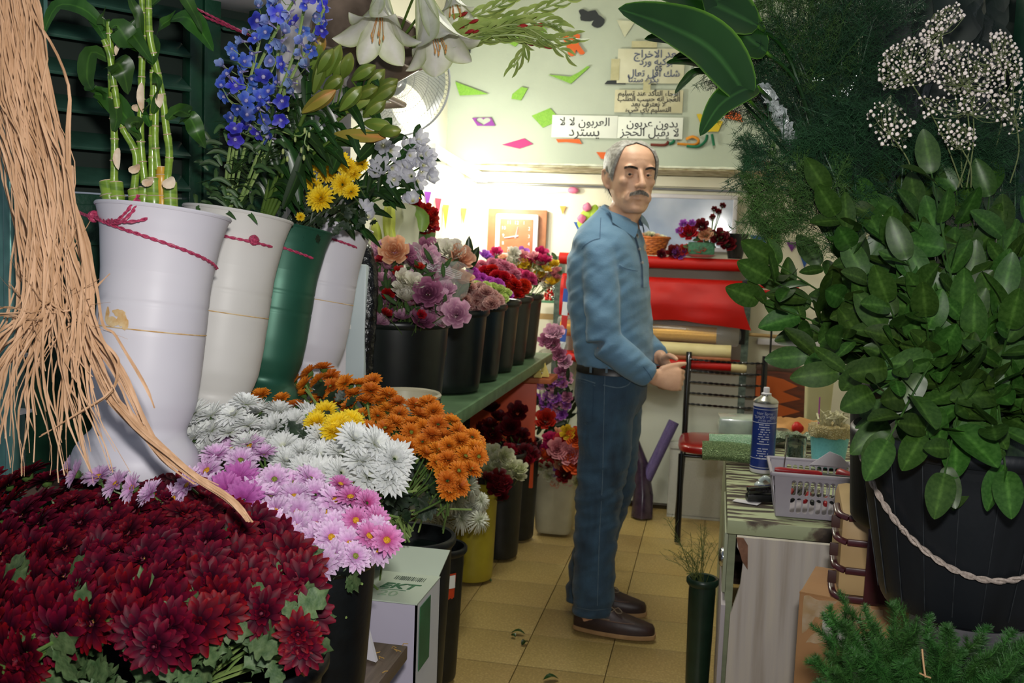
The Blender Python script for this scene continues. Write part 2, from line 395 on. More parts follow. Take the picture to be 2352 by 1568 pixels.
# vases -------------------------------------------------
vprof = [(.102, 0), (.104, .012), (.102, .03), (.09, .052), (.074, .066), (.072, .074), (.078, .088), (.086, .12), (.0885, .17), (.089, .25), (.0885, .31), (.091, .35), (.096, .39), (.104, .425), (.108, .436)]
def groove(z):  # faint moulding lines round the body
    return -.0012 if any(abs(z-g) < .0014 for g in (.118, .155, .197, .238, .283, .325, .365)) else 0
vase_w = mat('vase_white', 'd4d1d8', 'c8c5ce', rough=.45, scale=5, spec=.35)
vase_w2 = mat('vase_cream', 'd6d3cf', 'c9c6c0', rough=.45, scale=5, spec=.35)
vase_g = mat('vase_green', '2c6450', '1f4f3d', rough=.42, scale=6, metal=.3)
stain = mat('resin_stain', 'c79a5c', 'e0c79a', rough=.5, scale=60)
def vase(px, py, pxb, pyb, d, mt, label, sc=1, ring=True):
    top = P(px, py, d); bot = P(pxb, pyb, d); ax = top - bot; Lr = ax.length; s = Lr/.436*sc; bot.z = max(bot.z, .978)
    ax = top - bot; s = ax.length/.436; q = UP.rotation_difference(ax).to_matrix()
    r = root('vase', bot, label, 'vase', None)
    MM = Matrix.Scale(s, 3) @ Matrix.Identity(3); MM = q @ MM
    fine = []
    for i in range(len(vprof)-1):
        (r0, z0), (r1, z1) = vprof[i], vprof[i+1]
        k = max(1, int((z1-z0)/.004))
        for j in range(k): fine.append((r0+(r1-r0)*j/k, z0+(z1-z0)*j/k))
    fine.append(vprof[-1])
    # smooth radii
    rs = [p[0] for p in fine]
    for _ in range(3): rs = [rs[0]] + [(rs[i-1]+rs[i]*2+rs[i+1])/4 for i in range(1, len(rs)-1)] + [rs[-1]]
    fine = [(rs[i] + groove(fine[i][1]), fine[i][1]) for i in range(len(fine))]
    m = M(); m.lathe([(0, .002)] + fine, 56, MM, c=bot); m.lathe([(.1065, .4355), (.099, .41), (.086, .3), (.08, .12), (0, .1)], 56, MM, c=bot); m.build('body', mt, r)
    m = M(); m.lathe([(.1055, .434), (.109, .4335), (.1105, .4365), (.109, .4395), (.1055, .4385), (.1055, .434)], 56, MM, c=bot); m.build('rim', mt, r)
    m = M(); m.lathe([(0, .33), (.087, .33)], 40, MM, c=bot); m.build('water', mat('dark_water', '0a1210', rough=.05), r)
    if ring: m = M(); m.lathe([(.0892, .2372), (.0899, .238), (.0892, .2392)], 56, MM, c=bot); m.build('stain_line', stain, r)
    return r, bot, MM, ax
VA = vase(377, 488, 312, 1082, 1.65, vase_w, 'large white plastic vase with tan stains and raffia strands across its front')
VB = vase(548, 494, 474, 985, 1.93, vase_w2, 'white vase tied with red string between the stained vase and the green vase', ring=True)
VC = vase(662, 522, 592, 935, 2.1, vase_g, 'metallic green vase between two white vases', ring=False)
VD = vase(762, 518, 700, 895, 2.3, vase_w, 'white vase furthest back in the row, holding white alstroemeria')
# stain blots on the first vase: thin dried film lying on its wall
r, bot, MM, ax = VA
m = M()
for (cx, cz, sx, sz) in ((-1.42, .247, .16, .008), (-1.55, .256, .05, .014), (-1.22, .252, .1, .012), (-1.3, .262, .13, .006), (-1.15, .245, .06, .01)):
    def fn(u, v):
        a = 2*pi*u; k = v*(1 + .3*noise.noise(V((cos(a)*2+cx*9, sin(a)*2, 1))))
        th = cx - .35 + cos(a)*sx*k; z = cz + sin(a)*sz*k
        return MM @ V(((.0905)*cos(th), (.0905)*sin(th), z)) + bot
    m.grid(fn, 18, 3)
m.build('stain_blot', stain, r)
# red twisted cord tying the vases to the shutter
cordm = mat('red_cord', 'c2486a', '93264a', rough=.5, scale=300)
def cord(name, pts, rr, label, parent=None, n=10):
    p = bez(pts, n); ms = M(); tot = [0]
    for i in range(1, len(p)): tot.append(tot[-1] + (p[i]-p[i-1]).length)
    for ph in (0, pi):
        q = []
        for i in range(len(p)):
            d = (p[min(i+1, len(p)-1)] - p[max(i-1, 0)]).normalized(); a = d.orthogonal().normalized(); b = d.cross(a)
            an = ph + tot[i]/(rr*5)*pi; q.append(p[i] + (a*cos(an) + b*sin(an))*rr*.55)
        ms.tube(q, rr*.62, 5)
    return ms
def resample(pts, step):
    out = [V(pts[0])]
    for a, b in zip(pts, pts[1:]):
        a = V(a); b = V(b); k = max(1, int((b-a).length/step)); out += [a + (b-a)*i/k for i in range(1, k+1)]
    return out
def vsurf(VS, th, z, off=.002):
    r, bot, MM, ax = VS; rad = 0
    for i in range(len(vprof)-1):
        if vprof[i][1] <= z <= vprof[i+1][1]: k = (z-vprof[i][1])/(vprof[i+1][1]-vprof[i][1]); rad = vprof[i][0]*(1-k)+vprof[i+1][0]*k
    return MM @ V((cos(th)*(rad+off), sin(th)*(rad+off), z)) + bot
cr = root('cord', vsurf(VA, -1.6, .37), 'long red twisted cord tying the tall vases to the green shutter', 'cord')
def cpiece(name, pts):
    pts = resample(bez(pts, 8), .0035); m = cord('', pts, .0026, '', n=1); m.build(name, cordm, cr)
s = [P(150, 474, 1.8), P(162, 478, 1.75), P(200, 495, 1.62)] + [vsurf(VA, -2.75 + i*.22, .418 - .0047*i, .004) for i in range(0, 15)]
cpiece('strand', s)
s = [vsurf(VB, -2.3 + i*.25, .388 - .001*i, .004) for i in range(0, 9)]; cpiece('strand', s)
s = [vsurf(VC, -2.4 + i*.25, .398 - .0035*i, .004) for i in range(0, 9)]; cpiece('strand', s)
s = [vsurf(VD, -2.4 + i*.25, .41 - .003*i, .004) for i in range(0, 9)]; cpiece('strand', s)
k0 = vsurf(VA, -2.62, .414, .006); 
cpiece('loose_end', [k0, P(262, 508, 1.56), P(300, 475, 1.55), P(318, 448, 1.56)])
cpiece('loose_end', [k0, P(270, 512, 1.55), P(305, 485, 1.55), P(320, 458, 1.55)])
cpiece('loose_end', [k0, P(275, 508, 1.55), P(310, 508, 1.54), P(338, 502, 1.55)])
for q in (k0, vsurf(VB, -.75, .386, .006)):
    m = M()
    for i in range(3): m.lathe([(.004*cos(a)+.006, .004*sin(a)) for a in [j*pi/4 for j in range(9)]], 12, Matrix.Rotation(i*1.1, 3, 'X') @ Matrix.Rotation(i*.7, 3, 'Y'), c=q)
    m.build('knot', cordm, cr)
cr2 = root('cord', P(500, 45, 2.1), 'two red cords stretched across the top of the green shutter', 'cord')
for a, b in (((428, 8), (575, 82)), ((430, 22), (560, 76))):
    m = cord('', resample([P(*a, 2.05), P(*b, 2.15)], .004), .0024, ''); m.build('strand', cordm, cr2)
# white refrigerator-like plastic cabinet behind the blue and lily flowers
a = P(556, 500, 2.36); fr = root('cabinet', (a.x+.12, a.y+.1, 0), 'tall white plastic cabinet behind the blue flowers, with rounded upright ribs', 'cabinet')
RC = Matrix.Rotation(radians(38), 3, 'Z'); e = RC @ V((1, 0, 0))
c0 = V((a.x, a.y, 1.2)) + e*.13 + (RC @ V((0, .1, 0)))
m = M(); m.box(c0, (.27, .16, 2.4), RC, bev=.012); m.build('body', whitepl, fr)
for k in (.012, .05, .09, .2):
    m = M(); m.box(V((a.x, a.y, 1.25)) + e*k + RC @ V((0, -.002, 0)), (.026, .03, 2.3), RC, bev=.011); m.build('rib', whitepl, fr)
m = M(); m.box(P(530, -10, 2.15) + V((0, 0, .03)), (.14, .2, .09), RC, bev=.01); o = m.build('awning_box', [whitepl]); tag(o, 'white box edge at the top behind the blue flowers', 'box')
# lower white door with stickers and the black wrapped thing beside it
a = P(792, 700, 2.62); b = P(845, 700, 2.62)
bd = root('cooler_door', (a.x, a.y, .85), 'white cooler door with small green labels behind the last white vase', 'door')
m = M(); m.box(((a.x+b.x)/2 - .03, a.y+.02, 1.05), (.11, .03, .5), bev=.008); m.build('panel', mat('cool_white', 'c3cfd2', 'b3c0c4', rough=.3, scale=4), bd)
for (x, y, w_, h_, c) in ((800, 650, 8, 14, 'green'), (797, 705, 7, 44, 'white'), (793, 730, 4, 8, 'green'), (792, 752, 12, 10, 'white')):
    q = P(x, y, 2.6); k = 2.6/2352; m = M(); m.box((q.x, a.y + .0035, q.z), (w_*k, .002, h_*k)); m.build('sticker', mat('sticker_' + c, '2f8a70' if c == 'green' else 'e4e6e2', rough=.4), bd)
bagm = mat('black_bag', '0b0c0e', '17181b', rough=.22, scale=40, bump=.8, bscale=45)
m = M(); pts = [P(815, 545, 2.7), P(828, 580, 2.66), P(840, 640, 2.65), P(838, 720, 2.65), P(832, 800, 2.66), P(826, 880, 2.68)]
m.tube(bez(pts, 8), [.012 + .022*min(1, i/8) for i in range(41)], 16, flat=.8); displace(m, .004, 60)
tag(m.build('bag', bagm), 'crumpled black plastic strip hanging beside the first black bucket of the row', 'bag')
m = M(); m.tube([P(843, 700, 2.7), P(838, 900, 2.7)], .004, 6); tag(m.build('pole', mat('bright_green', '1e6b35', rough=.4)), 'thin green stick between the black strip and first black bucket', 'stick')
# big pale bowl behind the orange flowers
bc = P(930, 905, 2.62); r = root('bowl', bc + V((0, 0, -.09)), 'large cream plastic basin behind the orange chrysanthemums', 'bowl')
m = M(); m.lathe([(0, -.09), (.06, -.088), (.075, -.06), (.085, -.02), (.088, 0)], 48, c=bc); m.lathe([(.088, 0), (.082, -.02), (.07, -.06), (0, -.08)], 48, c=bc); m.build('body', mat('cream_plastic', 'c4bfa8', 'b8b29a', rough=.35, scale=5), r)
m = M(); m.lathe([(.084, -.004), (.092, -.006), (.094, 0), (.09, .005), (.084, .002), (.084, -.004)], 48, c=bc); m.build('rim', MATS['cream_plastic'], r)
# --- front buckets
B_maroonL = bucket('bucket', PZ(100, 1900, .66) + V((-.04, .1, 0)), .115, .1, .15, blackpl, 'black bucket under the left half of the dark red chrysanthemums')
cR = P(560, 1500, 1.36); B_maroonR = bucket('bucket', (cR.x, cR.y, .66), .105, .095, .16, blackpl, 'black bucket under the right end of the dark red chrysanthemums')
cP = P(716, 1265, 1.58); B_pink = bucket('bucket', (cP.x, cP.y, .66), .1, .085, .24, blackpl, 'black bucket holding pink and white chrysanthemums beside the printed carton')
m = M(); q = P(696, 1530, 1.3); m.box((q.x, q.y, .75), (.006, .004, .16), bev=.001); tag(m.build('stick', mat('orange_wood', 'b5652a', rough=.6)), 'thin orange wooden stick beside the dark red flower bucket', 'stick')
cB = P(945, 1225, 2.42); bin_ = bucket('bin', (cB.x, cB.y, .012), .098, .072, cB.z - .012, greypl, 'tall black bin with a white tube in its dark water behind the printed carton', n=56)
for ch in bin_.children:
    if ch.name.startswith('water'): ch.location.z = cB.z*.235 - .01
m = M(); q = P(900, 1226, 2.42); m.tube([q, q + V((.028, 0, .004))], [.009, .013], 14); m.build('cap', whitepl, None, base=q)
for o in COL.objects:
    if o.name == 'cap': tag(o, 'small white plastic tube end poking out of the black bin', 'tube')
m = M(); q = P(958, 1385, 2.33)
def blot(u, v): 
    th = -1.9 + u*.55; return V((cB.x + .0835*cos(th), cB.y + .0835*sin(th), .44 + .13*v))
m.grid(blot, 8, 6); m.build('blue_mark', mat('blue_paint', '1b4a6b', '0c1418', rough=.5, scale=14, lo=.4, hi=.6), bin_)
cL = P(1012, 1250, 3.15); labb = bucket('bucket', (cL.x, cL.y, .012), .075, .06, cL.z-.012, greypl, 'black bucket with an orange label, between the black bin and the yellow bucket')
m = M()
m.grid(lambda u, v: V((cL.x + (.068+.008*v)*cos(-1.35+u*.75), cL.y + (.068+.008*v)*sin(-1.35+u*.75), cL.z-.17+.1*v)), 8, 2); m.build('label', mat('orange_label', 'd2441c', 'b83a18', rough=.5, scale=40), labb)
m = M(); m.grid(lambda u, v: V((cL.x + .0775*cos(-.95+u*.3), cL.y + .0775*sin(-.95+u*.3), cL.z-.115+.04*v)), 4, 2); m.build('white_label', mat('sticker_white', 'e4e6e2'), labb)
# --- printed carton
k0 = P(958, 1390, 1.98)   # front top right corner
cw = .115; ct = root('carton', (k0.x - .05, k0.y + .1, 0), 'white lightbulb carton with green print and barcode, lid flap open, behind the bench', 'box')
card = mat('white_card', 'd5d6d8', 'c9cad0', rough=.55, scale=4); cardg = mat('green_print', '2f6b45', '295f3d', rough=.5); cardl = mat('lilac_card', 'b9b3c4', 'afa9bb', rough=.55, scale=4)
H0 = k0.z; x0, x1 = k0.x - .2, k0.x; y0 = k0.y; y1 = y0 + .17
m = M(); m.box(((x0+x1)/2, y0+.002, H0/2), (.2, .004, H0)); m.build('front', cardl, ct)
m = M(); m.box((x1-.002, (y0+y1)/2, H0/2), (.004, .17, H0)); m.build('side', card, ct)
m = M(); m.box((x1+.0012, (y0+y1)/2-.03, H0-.075), (.001, .075, .13)); m.box((x1+.0012, (y0+y1)/2-.02, H0-.29), (.001, .04, .03)); m.build('green_patch', cardg, ct)
m = M(); m.box((x0+.002, (y0+y1)/2, H0/2), (.004, .17, H0)); m.box(((x0+x1)/2, y1-.002, H0/2), (.2, .004, H0)); m.build('back', card, ct)
m = M(); m.box(((x0+x1)/2, (y0+y1)/2, H0+.001), (.2, .17, .003)); top = m.build('top', mat('card_top', 'bcc8b6', 'b0bcab', rough=.6, scale=4), ct)
m = M(); m.quad((x0, y1, H0+.002), (x1-.004, y1, H0+.002), (x1+.006, y1+.05, H0+.045), (x0, y1+.05, H0+.045), .003); m.build('flap', MATS['card_top'], ct)
def text(body, size, mtx, mt, name, parent=None, ext=.0004, align='CENTER', shear=0, bevel=0, off=0):
    c = bpy.data.curves.new(name, 'FONT'); c.body = body; c.size = size; c.extrude = ext; c.align_x = align; c.align_y = 'CENTER'; c.shear = shear; c.offset = off
    o = bpy.data.objects.new(name, c); COL.objects.link(o); dg = bpy.context.evaluated_depsgraph_get()
    me = bpy.data.meshes.new_from_object(o.evaluated_get(dg)); bpy.data.objects.remove(o)
    o = bpy.data.objects.new(name, me); COL.objects.link(o); me.materials.clear(); me.materials.append(mt)
    if parent:
        offv = V((0, 0, 0)); p = parent
        while p: offv += p.location; p = p.parent
        o.parent = parent; mtx = Matrix.Translation(-offv) @ mtx
    o.matrix_local = mtx
    return o
text('EKT', .042, Matrix.Translation((x1-.066, y0+.085, H0+.0032)) @ Matrix.Rotation(radians(3), 4, 'Z'), cardg, 'lettering', ct, shear=.3, off=.0008)
text('20', .04, Matrix.Translation((x1-.072, y0+.04, H0+.0032)), mat('pale_green_print', '8fa78c'), 'lettering', ct)
m = M(); m.box((x1-.08, y0+.064, H0+.003), (.075, .0012, .0006)); m.build('underline', cardg, ct)
m = M()
for i in range(16): m.box((x1-.087 + i*.0042, y0+.135, H0+.0035), (random.choice((.001, .002, .0028)), .022, .0006))
m.build('barcode', mat('dark_print', '4a5a4e'), ct)
m = M(); q = P(852, 1470, 1.75); m.prism([(q.x-.03, q.y, .664), (q.x-.012, q.y, .74), (q.x+.02, q.y-.02, .664)], (0, 1, 0), .01); tag(m.build('foam_scrap', whitepl), 'white folded foam scrap on the brown bench', 'scrap')
for i, (x, y) in enumerate(((900, 1488), (912, 1495), (872, 1512), (878, 1545), (925, 1482), (860, 1500))):
    q = PZ(x, y, .663); m = M(); m.tube([q, q + V((random.uniform(-.008, .008), .006, .001)), q + V((.008, random.uniform(-.004, .006), .002))], .0009, 4)
    tag(m.build('petal_scrap', mat('scrap_tan', 'b08c4e' if i != 3 else 'b0652a')), 'tiny dry plant scrap on the brown bench', 'scrap', 'plant scraps on the bench')
# ================================================================ flower prototypes
def petal(m, mtx, L, W, curl=.3, cup=.2, n=4, tip=.5, base=.3, t0=0., tw=0.):
    """petal along +X, rising towards +Z; curl bends it, cup folds it lengthwise"""
    vs = []; tt = []; x = 0; z = 0
    for i in range(n+1):
        k = i/n; a = -curl*(k-.5)*2
        w = W*.5*(base + (1-base)*sin(pi*min(1, k*1.1)**.8*.5 if k < .7 else pi*.5))*(1 if k < .72 else 1-(1-tip)*((k-.72)/.28)**1.6)
        if i == n: w *= .35 if tip < .9 else .8
        y = tw*k*L
        vs += [mtx @ V((x, y-w, z + cup*w)), mtx @ V((x, y, z - cup*w*.4)), mtx @ V((x, y+w, z + cup*w))]
        tt += [t0 + (1-t0)*k]*3
        x += L/n*cos(a*.9 + (0)); z += L/n*sin(-a*.0 + curl*(.8-k*1.6))
    fs = []
    for i in range(n):
        b = i*3; fs += [(b, b+3, b+4, b+1), (b+1, b+4, b+5, b+2)]
    m.add(vs, fs, tt)
def ring(m, cnt, r0, z0, elev, L, W, rnd, **kw):
    for i in range(cnt):
        a = 2*pi*(i + rnd.uniform(-.25, .25))/cnt; e = elev + rnd.uniform(-.12, .12)
        mtx = Matrix.Rotation(a, 4, 'Z') @ Matrix.Translation((r0, 0, z0)) @ Matrix.Rotation(-e, 4, 'Y') @ Matrix.Rotation(rnd.uniform(-.25, .25), 4, 'X')
        petal(m, mtx, L*rnd.uniform(.88, 1.08), W*rnd.uniform(.85, 1.1), **kw)
def daisy(name, label, rings, pm, cm=None, cr_=.006, ch=.004, stem=.14, stemm=None, seed=0, leaves=0, catg='flower', calyx=True, ctube=False):
    rnd = random.Random(seed); r = root(name, (0, 0, 0), label, catg)
    m = M()
    for R in rings: ring(m, *R[:6], rnd, **R[6])
    m.build('petals', pm, r)['kind'] = 'stuff'
    if cm:
        m = M(); m.ball((0, 0, .002), cr_, 10, sq=(1, 1, ch/cr_)); displace(m, .0006, 900); m.build('centre', cm, r)
    if stem:
        m = M(); p = bez([(0, 0, .001), (.001, 0, -.02), (.004, .003, -stem*.5), (0, .008, -stem)], 3)
        if calyx: m.lathe([(.001, -.009), (.006, -.006), (.0085, -.0005), (.004, .001)], 8)
        m.tube(p, .0019, 5, cap=False); m.build('stem', stemm or stem_g, r)
        for i in range(leaves):
            l = M(); chleaf(l, Matrix.Translation((0, 0, -.03 - .03*i)) @ Matrix.Rotation(rnd.uniform(0, 6.28), 4, 'Z') @ Matrix.Rotation(rnd.uniform(-.2, .5), 4, 'Y'), rnd.uniform(.035, .05)); l.build('leaf', leaf_c, r)
    return r
def chleaf(m, mtx, L):   # lobed chrysanthemum leaf
    out = [(0, .0), (.12, .03), (.25, .2), (.32, .12), (.42, .28), (.52, .33), (.56, .17), (.68, .26), (.8, .22), (.84, .1), (1, .0)]
    vs = [(x*L, 0, -.15*L*(x**2)) for x, y in out] + [(x*L, y*L, .04*L - .15*L*x*x) for x, y in out] + [(x*L, -y*L, .04*L - .15*L*x*x) for x, y in out]
    k = len(out); m.add([mtx @ V(v) for v in vs], [(i, i+1, k+i+1, k+i) for i in range(k-1)] + [(i+1, i, 2*k+i, 2*k+i+1) for i in range(k-1)])
stem_g = mat('stem_green', '5f7a3c', '42602c', rough=.5, scale=30)
stem_p = mat('stem_pale', '8b9f5a', '6c8748', rough=.5, scale=30)
leaf_c = mat('leaf_chrysanthemum', '5a6e45', '37502c', rough=.6, scale=90, bump=.25, translu=.15, attr=.15)
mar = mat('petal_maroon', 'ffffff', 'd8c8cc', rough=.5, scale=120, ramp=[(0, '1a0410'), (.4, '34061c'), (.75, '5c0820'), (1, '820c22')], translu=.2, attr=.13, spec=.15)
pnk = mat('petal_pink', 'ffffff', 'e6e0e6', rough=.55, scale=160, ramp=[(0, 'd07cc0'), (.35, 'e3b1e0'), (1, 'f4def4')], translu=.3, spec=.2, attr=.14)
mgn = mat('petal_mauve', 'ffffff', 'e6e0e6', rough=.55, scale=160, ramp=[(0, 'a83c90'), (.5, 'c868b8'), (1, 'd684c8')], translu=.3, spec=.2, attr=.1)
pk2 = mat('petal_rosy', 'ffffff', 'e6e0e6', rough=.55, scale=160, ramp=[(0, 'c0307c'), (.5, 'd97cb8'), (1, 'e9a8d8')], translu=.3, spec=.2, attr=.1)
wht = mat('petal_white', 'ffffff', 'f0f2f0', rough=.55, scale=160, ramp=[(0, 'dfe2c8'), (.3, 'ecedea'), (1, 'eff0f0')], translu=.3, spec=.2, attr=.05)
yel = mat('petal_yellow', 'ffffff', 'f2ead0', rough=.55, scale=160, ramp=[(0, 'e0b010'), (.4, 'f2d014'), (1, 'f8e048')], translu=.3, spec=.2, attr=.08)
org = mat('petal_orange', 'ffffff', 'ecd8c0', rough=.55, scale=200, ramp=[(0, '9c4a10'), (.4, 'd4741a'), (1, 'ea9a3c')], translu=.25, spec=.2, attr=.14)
c_yel = mat('disc_yellow', 'd8a818', 'b87c10', rough=.7, scale=700, kind='voronoi', bump=.4)
c_grn = mat('disc_green', '8a9030', '5f7020', rough=.7, scale=700, kind='voronoi', bump=.4)
c_mar = mat('disc_dark', '5c1028', 'c0a018', rough=.7, scale=300, lo=.55, hi=.7)
big = dict(curl=.25, cup=.3, tip=.68, base=.38)
def p_maroon(i):
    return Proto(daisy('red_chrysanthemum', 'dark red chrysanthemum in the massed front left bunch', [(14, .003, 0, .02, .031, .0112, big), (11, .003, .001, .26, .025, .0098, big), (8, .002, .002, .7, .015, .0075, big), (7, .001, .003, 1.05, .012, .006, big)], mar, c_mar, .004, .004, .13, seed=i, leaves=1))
def dsy(n, label, mt, cm, L, W, rows, seed, cr_=.006, nm_=None, **kw):
    nm_ = nm_ or ('orange_chrysanthemum' if 'orange' in mt.name else 'pink_chrysanthemum' if 'petal_pink' == mt.name or 'rosy' in mt.name or 'mauve' in mt.name else 'yellow_chrysanthemum' if 'yellow' in mt.name else 'white_chrysanthemum')
    o = dict(curl=.2, cup=.35, tip=.6, base=.45); o.update(kw)
    R = [(int(n*(1-.1*j)), .003, .0008*j, .1+.32*j if rows > 1 else .15, L*(1-.13*j), W, o) for j in range(rows)]
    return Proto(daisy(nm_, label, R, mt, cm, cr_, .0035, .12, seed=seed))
def mass(protos, poly, dfn, nrm, gap, group, label=None, sc=(.9, 1.1), tries=5000, seed=3, jit=.35, weights=None, keep=None, off=.0):
    rnd = random.Random(seed); pts = scatter(poly, gap, tries, rnd)
    for x, y in pts:
        if keep and not keep(x, y): continue
        d = dfn(x, y) + rnd.uniform(-off, off)
        p = P(x, y, d); n = V(nrm(x, y)).normalized() + V([rnd.uniform(-jit, jit) for _ in range(3)])
        pr = rnd.choices(protos, weights)[0] if weights else rnd.choice(protos)
        pr.put(frame(p, n, rnd.uniform(0, 6.28), rnd.uniform(*sc)), label or pr.base + (zone(x, y, pts) if len(pts) > 9 else ''), group)
    return pts
def toc(p=None): return (-_f)*1.0
def lerp(a, b, t): return a + (b-a)*max(0, min(1, t))
# --- dark red mass
pm = [p_maroon(i) for i in range(5)]
poly = [(-60, 1110), (60, 1085), (190, 1095), (265, 1110), (290, 1150), (350, 1118), (405, 1100), (450, 1125), (470, 1160), (560, 1185), (640, 1235), (700, 1290), (715, 1350), (708, 1420), (690, 1450), (640, 1430), (560, 1390), (480, 1430), (410, 1480), (320, 1490), (240, 1440), (150, 1445), (90, 1500), (50, 1590), (-60, 1590)]
def dm(x, y): return lerp(1.6, 1.13, ((y-1100)/420)**.85 if y > 1100 else 0) + .00028*max(0, x-500)
def nm(x, y):
    k = (y-1100)/420; return V((0, 0, 1))*(1.1-k*1.0) + V((.0, -1, 0))*(.3+k*1.2) + _R*((x-340)/420)*.55
mass(pm, poly, dm, nm, 44, 'dark red chrysanthemums', sc=(1.0, 1.22), off=.02, seed=11, jit=.3)
mass(pm, poly, lambda x, y: dm(x, y)+.05, nm, 95, 'dark red chrysanthemums', sc=(1, 1.15), off=.02, seed=5, jit=.5)
for x, y in ((697, 1490), (60, 1540), (40, 1565), (685, 1455)): pm[1].put(frame(P(x, y, 1.2), V((.3, -1, .2)), x, .9), None, 'dark red chrysanthemums')
# --- pink mass
lp = 'pink chrysanthemum in the bunch between dark red and white ones'
pp = [dsy(18, lp, pnk, c_yel, .026, .0085, 2, 20), dsy(20, lp, pnk, None, .026, .008, 3, 21, curl=.1), dsy(17, lp, pnk, c_yel, .027, .0085, 2, 22), dsy(19, lp, pnk, c_grn, .024, .008, 3, 24)]
poly = [(160, 1075), (200, 1085), (330, 1125), (430, 1100), (480, 1040), (530, 1000), (600, 1030), (640, 1060), (560, 1085), (640, 1095), (730, 1100), (800, 1150), (850, 1200), (885, 1225), (870, 1265), (800, 1285), (745, 1300), (700, 1275), (640, 1225), (560, 1180), (480, 1145), (405, 1110), (330, 1150), (280, 1125), (150, 1095)]
def dp(x, y): return lerp(1.72, 1.45, (y-1000)/300) + .0001*(x-600)
def np_(x, y): k = (y-1000)/300; return V((0, 0, 1))*(1.1-k*.8) + V((0, -1, 0))*(.3+k*.6) + _R*((x-560)/300)*.6
mass(pp, poly, dp, np_, 37, 'pink chrysanthemums', sc=(.92, 1.15), off=.015, seed=8)
mass(pp, poly, lambda x, y: dp(x, y)+.04, np_, 70, 'pink chrysanthemums', sc=(.8, 1.0), off=.02, seed=9, jit=.6)
mass(pp, [(150, 1078), (200, 1088), (300, 1118), (380, 1125), (430, 1105), (440, 1150), (360, 1150), (280, 1140), (190, 1110)], lambda x, y: 1.5, np_, 38, 'pink chrysanthemums', sc=(.8, 1.0), off=.01, seed=18)
lm = 'deep mauve chrysanthemum among the pale pink ones'
pmv = [dsy(19, lm, mgn, None, .027, .009, 2, 31), dsy(18, lm, mgn, None, .027, .009, 2, 32, curl=-.1)]
for x, y in ((548, 1100), (560, 1148), (520, 1128)): random.choice(pmv).put(frame(P(x, y, dp(x, y)-.03), np_(x, y) + V((.3, -.4, 0)), x, 1.1), None, 'mauve chrysanthemums')
lr = 'rosy pink chrysanthemum at the right edge of the pink bunch'
pr2 = [dsy(18, lr, pk2, c_yel, .024, .008, 2, 35), dsy(20, lr, pk2, None, .024, .007, 3, 36)]
mass(pr2, [(775, 1110), (830, 1135), (880, 1210), (890, 1250), (850, 1240), (800, 1180)], lambda x, y: dp(x, y)-.03, np_, 40, 'rosy chrysanthemums', sc=(.8, 1), seed=3)
# --- white mass
lw = 'white chrysanthemum in the bunch above the pink ones'
pw = [dsy(22, lw, wht, None, .036, .0085, 4, 41, tip=.3), dsy(24, lw, wht, None, .034, .008, 4, 42, tip=.3, curl=.1), dsy(22, lw, wht, None, .036, .009, 3, 43, tip=.3)]
poly = [(420, 965), (500, 930), (560, 920), (640, 935), (720, 960), (745, 1010), (800, 1030), (790, 1085), (745, 1095), (660, 1085), (600, 1030), (520, 990), (480, 1030), (440, 1060), (420, 1010)]
def dw(x, y): return lerp(1.98, 1.72, (y-920)/180)
def nw(x, y): k = (y-930)/160; return V((0, 0, 1))*(1.2-k*.5) + V((0, -1, 0))*(.3+k*.5) + _R*((x-620)/260)*.5
mass(pw, poly, dw, nw, 42, 'white chrysanthemums', sc=(.85, 1.0), off=.015, seed=2)
mass(pw, poly, lambda x, y: dw(x, y)+.04, nw, 75, 'white chrysanthemums', seed=4, jit=.5)
mass(pw, [(412, 960), (480, 940), (565, 925), (580, 1030), (500, 1010), (470, 1050), (425, 1060)], lambda x, y: 1.7, nw, 40, 'white chrysanthemums', sc=(.8, .95), seed=26)
mass(pw, [(810, 1000), (870, 985), (915, 1040), (910, 1100), (860, 1120), (815, 1060)], lambda x, y: 1.72, lambda x, y: V((.5, -.5, .7)), 48, 'white chrysanthemums', seed=6)
# --- yellow and orange
ly = 'yellow chrysanthemum between the white and the orange ones'
py_ = [dsy(22, ly, yel, None, .024, .006, 4, 51, tip=.4), dsy(22, ly, yel, None, .024, .0065, 3, 52, tip=.4)]
for x, y, d in ((747, 948, 1.9), (728, 972, 1.87), (775, 975, 1.85), (768, 992, 1.84), (805, 968, 1.87), (812, 1000, 1.86), (795, 985, 1.85), (822, 1075, 1.82), (838, 1105, 1.8), (700, 1200, 2)):
    if y < 1150: random.choice(py_).put(frame(P(x, y, d), V((.1, -.6, .8)) + V((random.uniform(-.3, .3), 0, 0)), x, 1.05), None, 'yellow chrysanthemums in front')
lo = 'orange chrysanthemum in the domed bunch beside the vases'
po = [dsy(20, lo, org, c_grn, .019, .0062, 3, 61, cr_=.004, tip=.5, curl=.25), dsy(19, lo, org, None, .019, .006, 4, 62, tip=.5), dsy(20, lo, org, None, .018, .006, 3, 63, tip=.5)]
poly = [(650, 885), (690, 860), (740, 845), (800, 865), (850, 870), (885, 900), (940, 935), (985, 925), (1010, 950), (1060, 975), (1095, 1010), (1105, 1045), (1080, 1085), (1060, 1130), (1035, 1140), (1010, 1085), (960, 1045), (900, 1030), (850, 1000), (800, 960), (740, 925), (690, 905), (655, 910)]
def do(x, y): return lerp(2.12, 1.9, (y-860)/240) + .0001*(1000-x)
def no(x, y): return V((0, 0, 1))*1. + V((0, -1, 0))*(.2+(y-860)/300) + _R*((x-860)/200)*.7
mass(po, poly, do, no, 27, 'orange chrysanthemums', sc=(.98, 1.2), off=.012, seed=13)
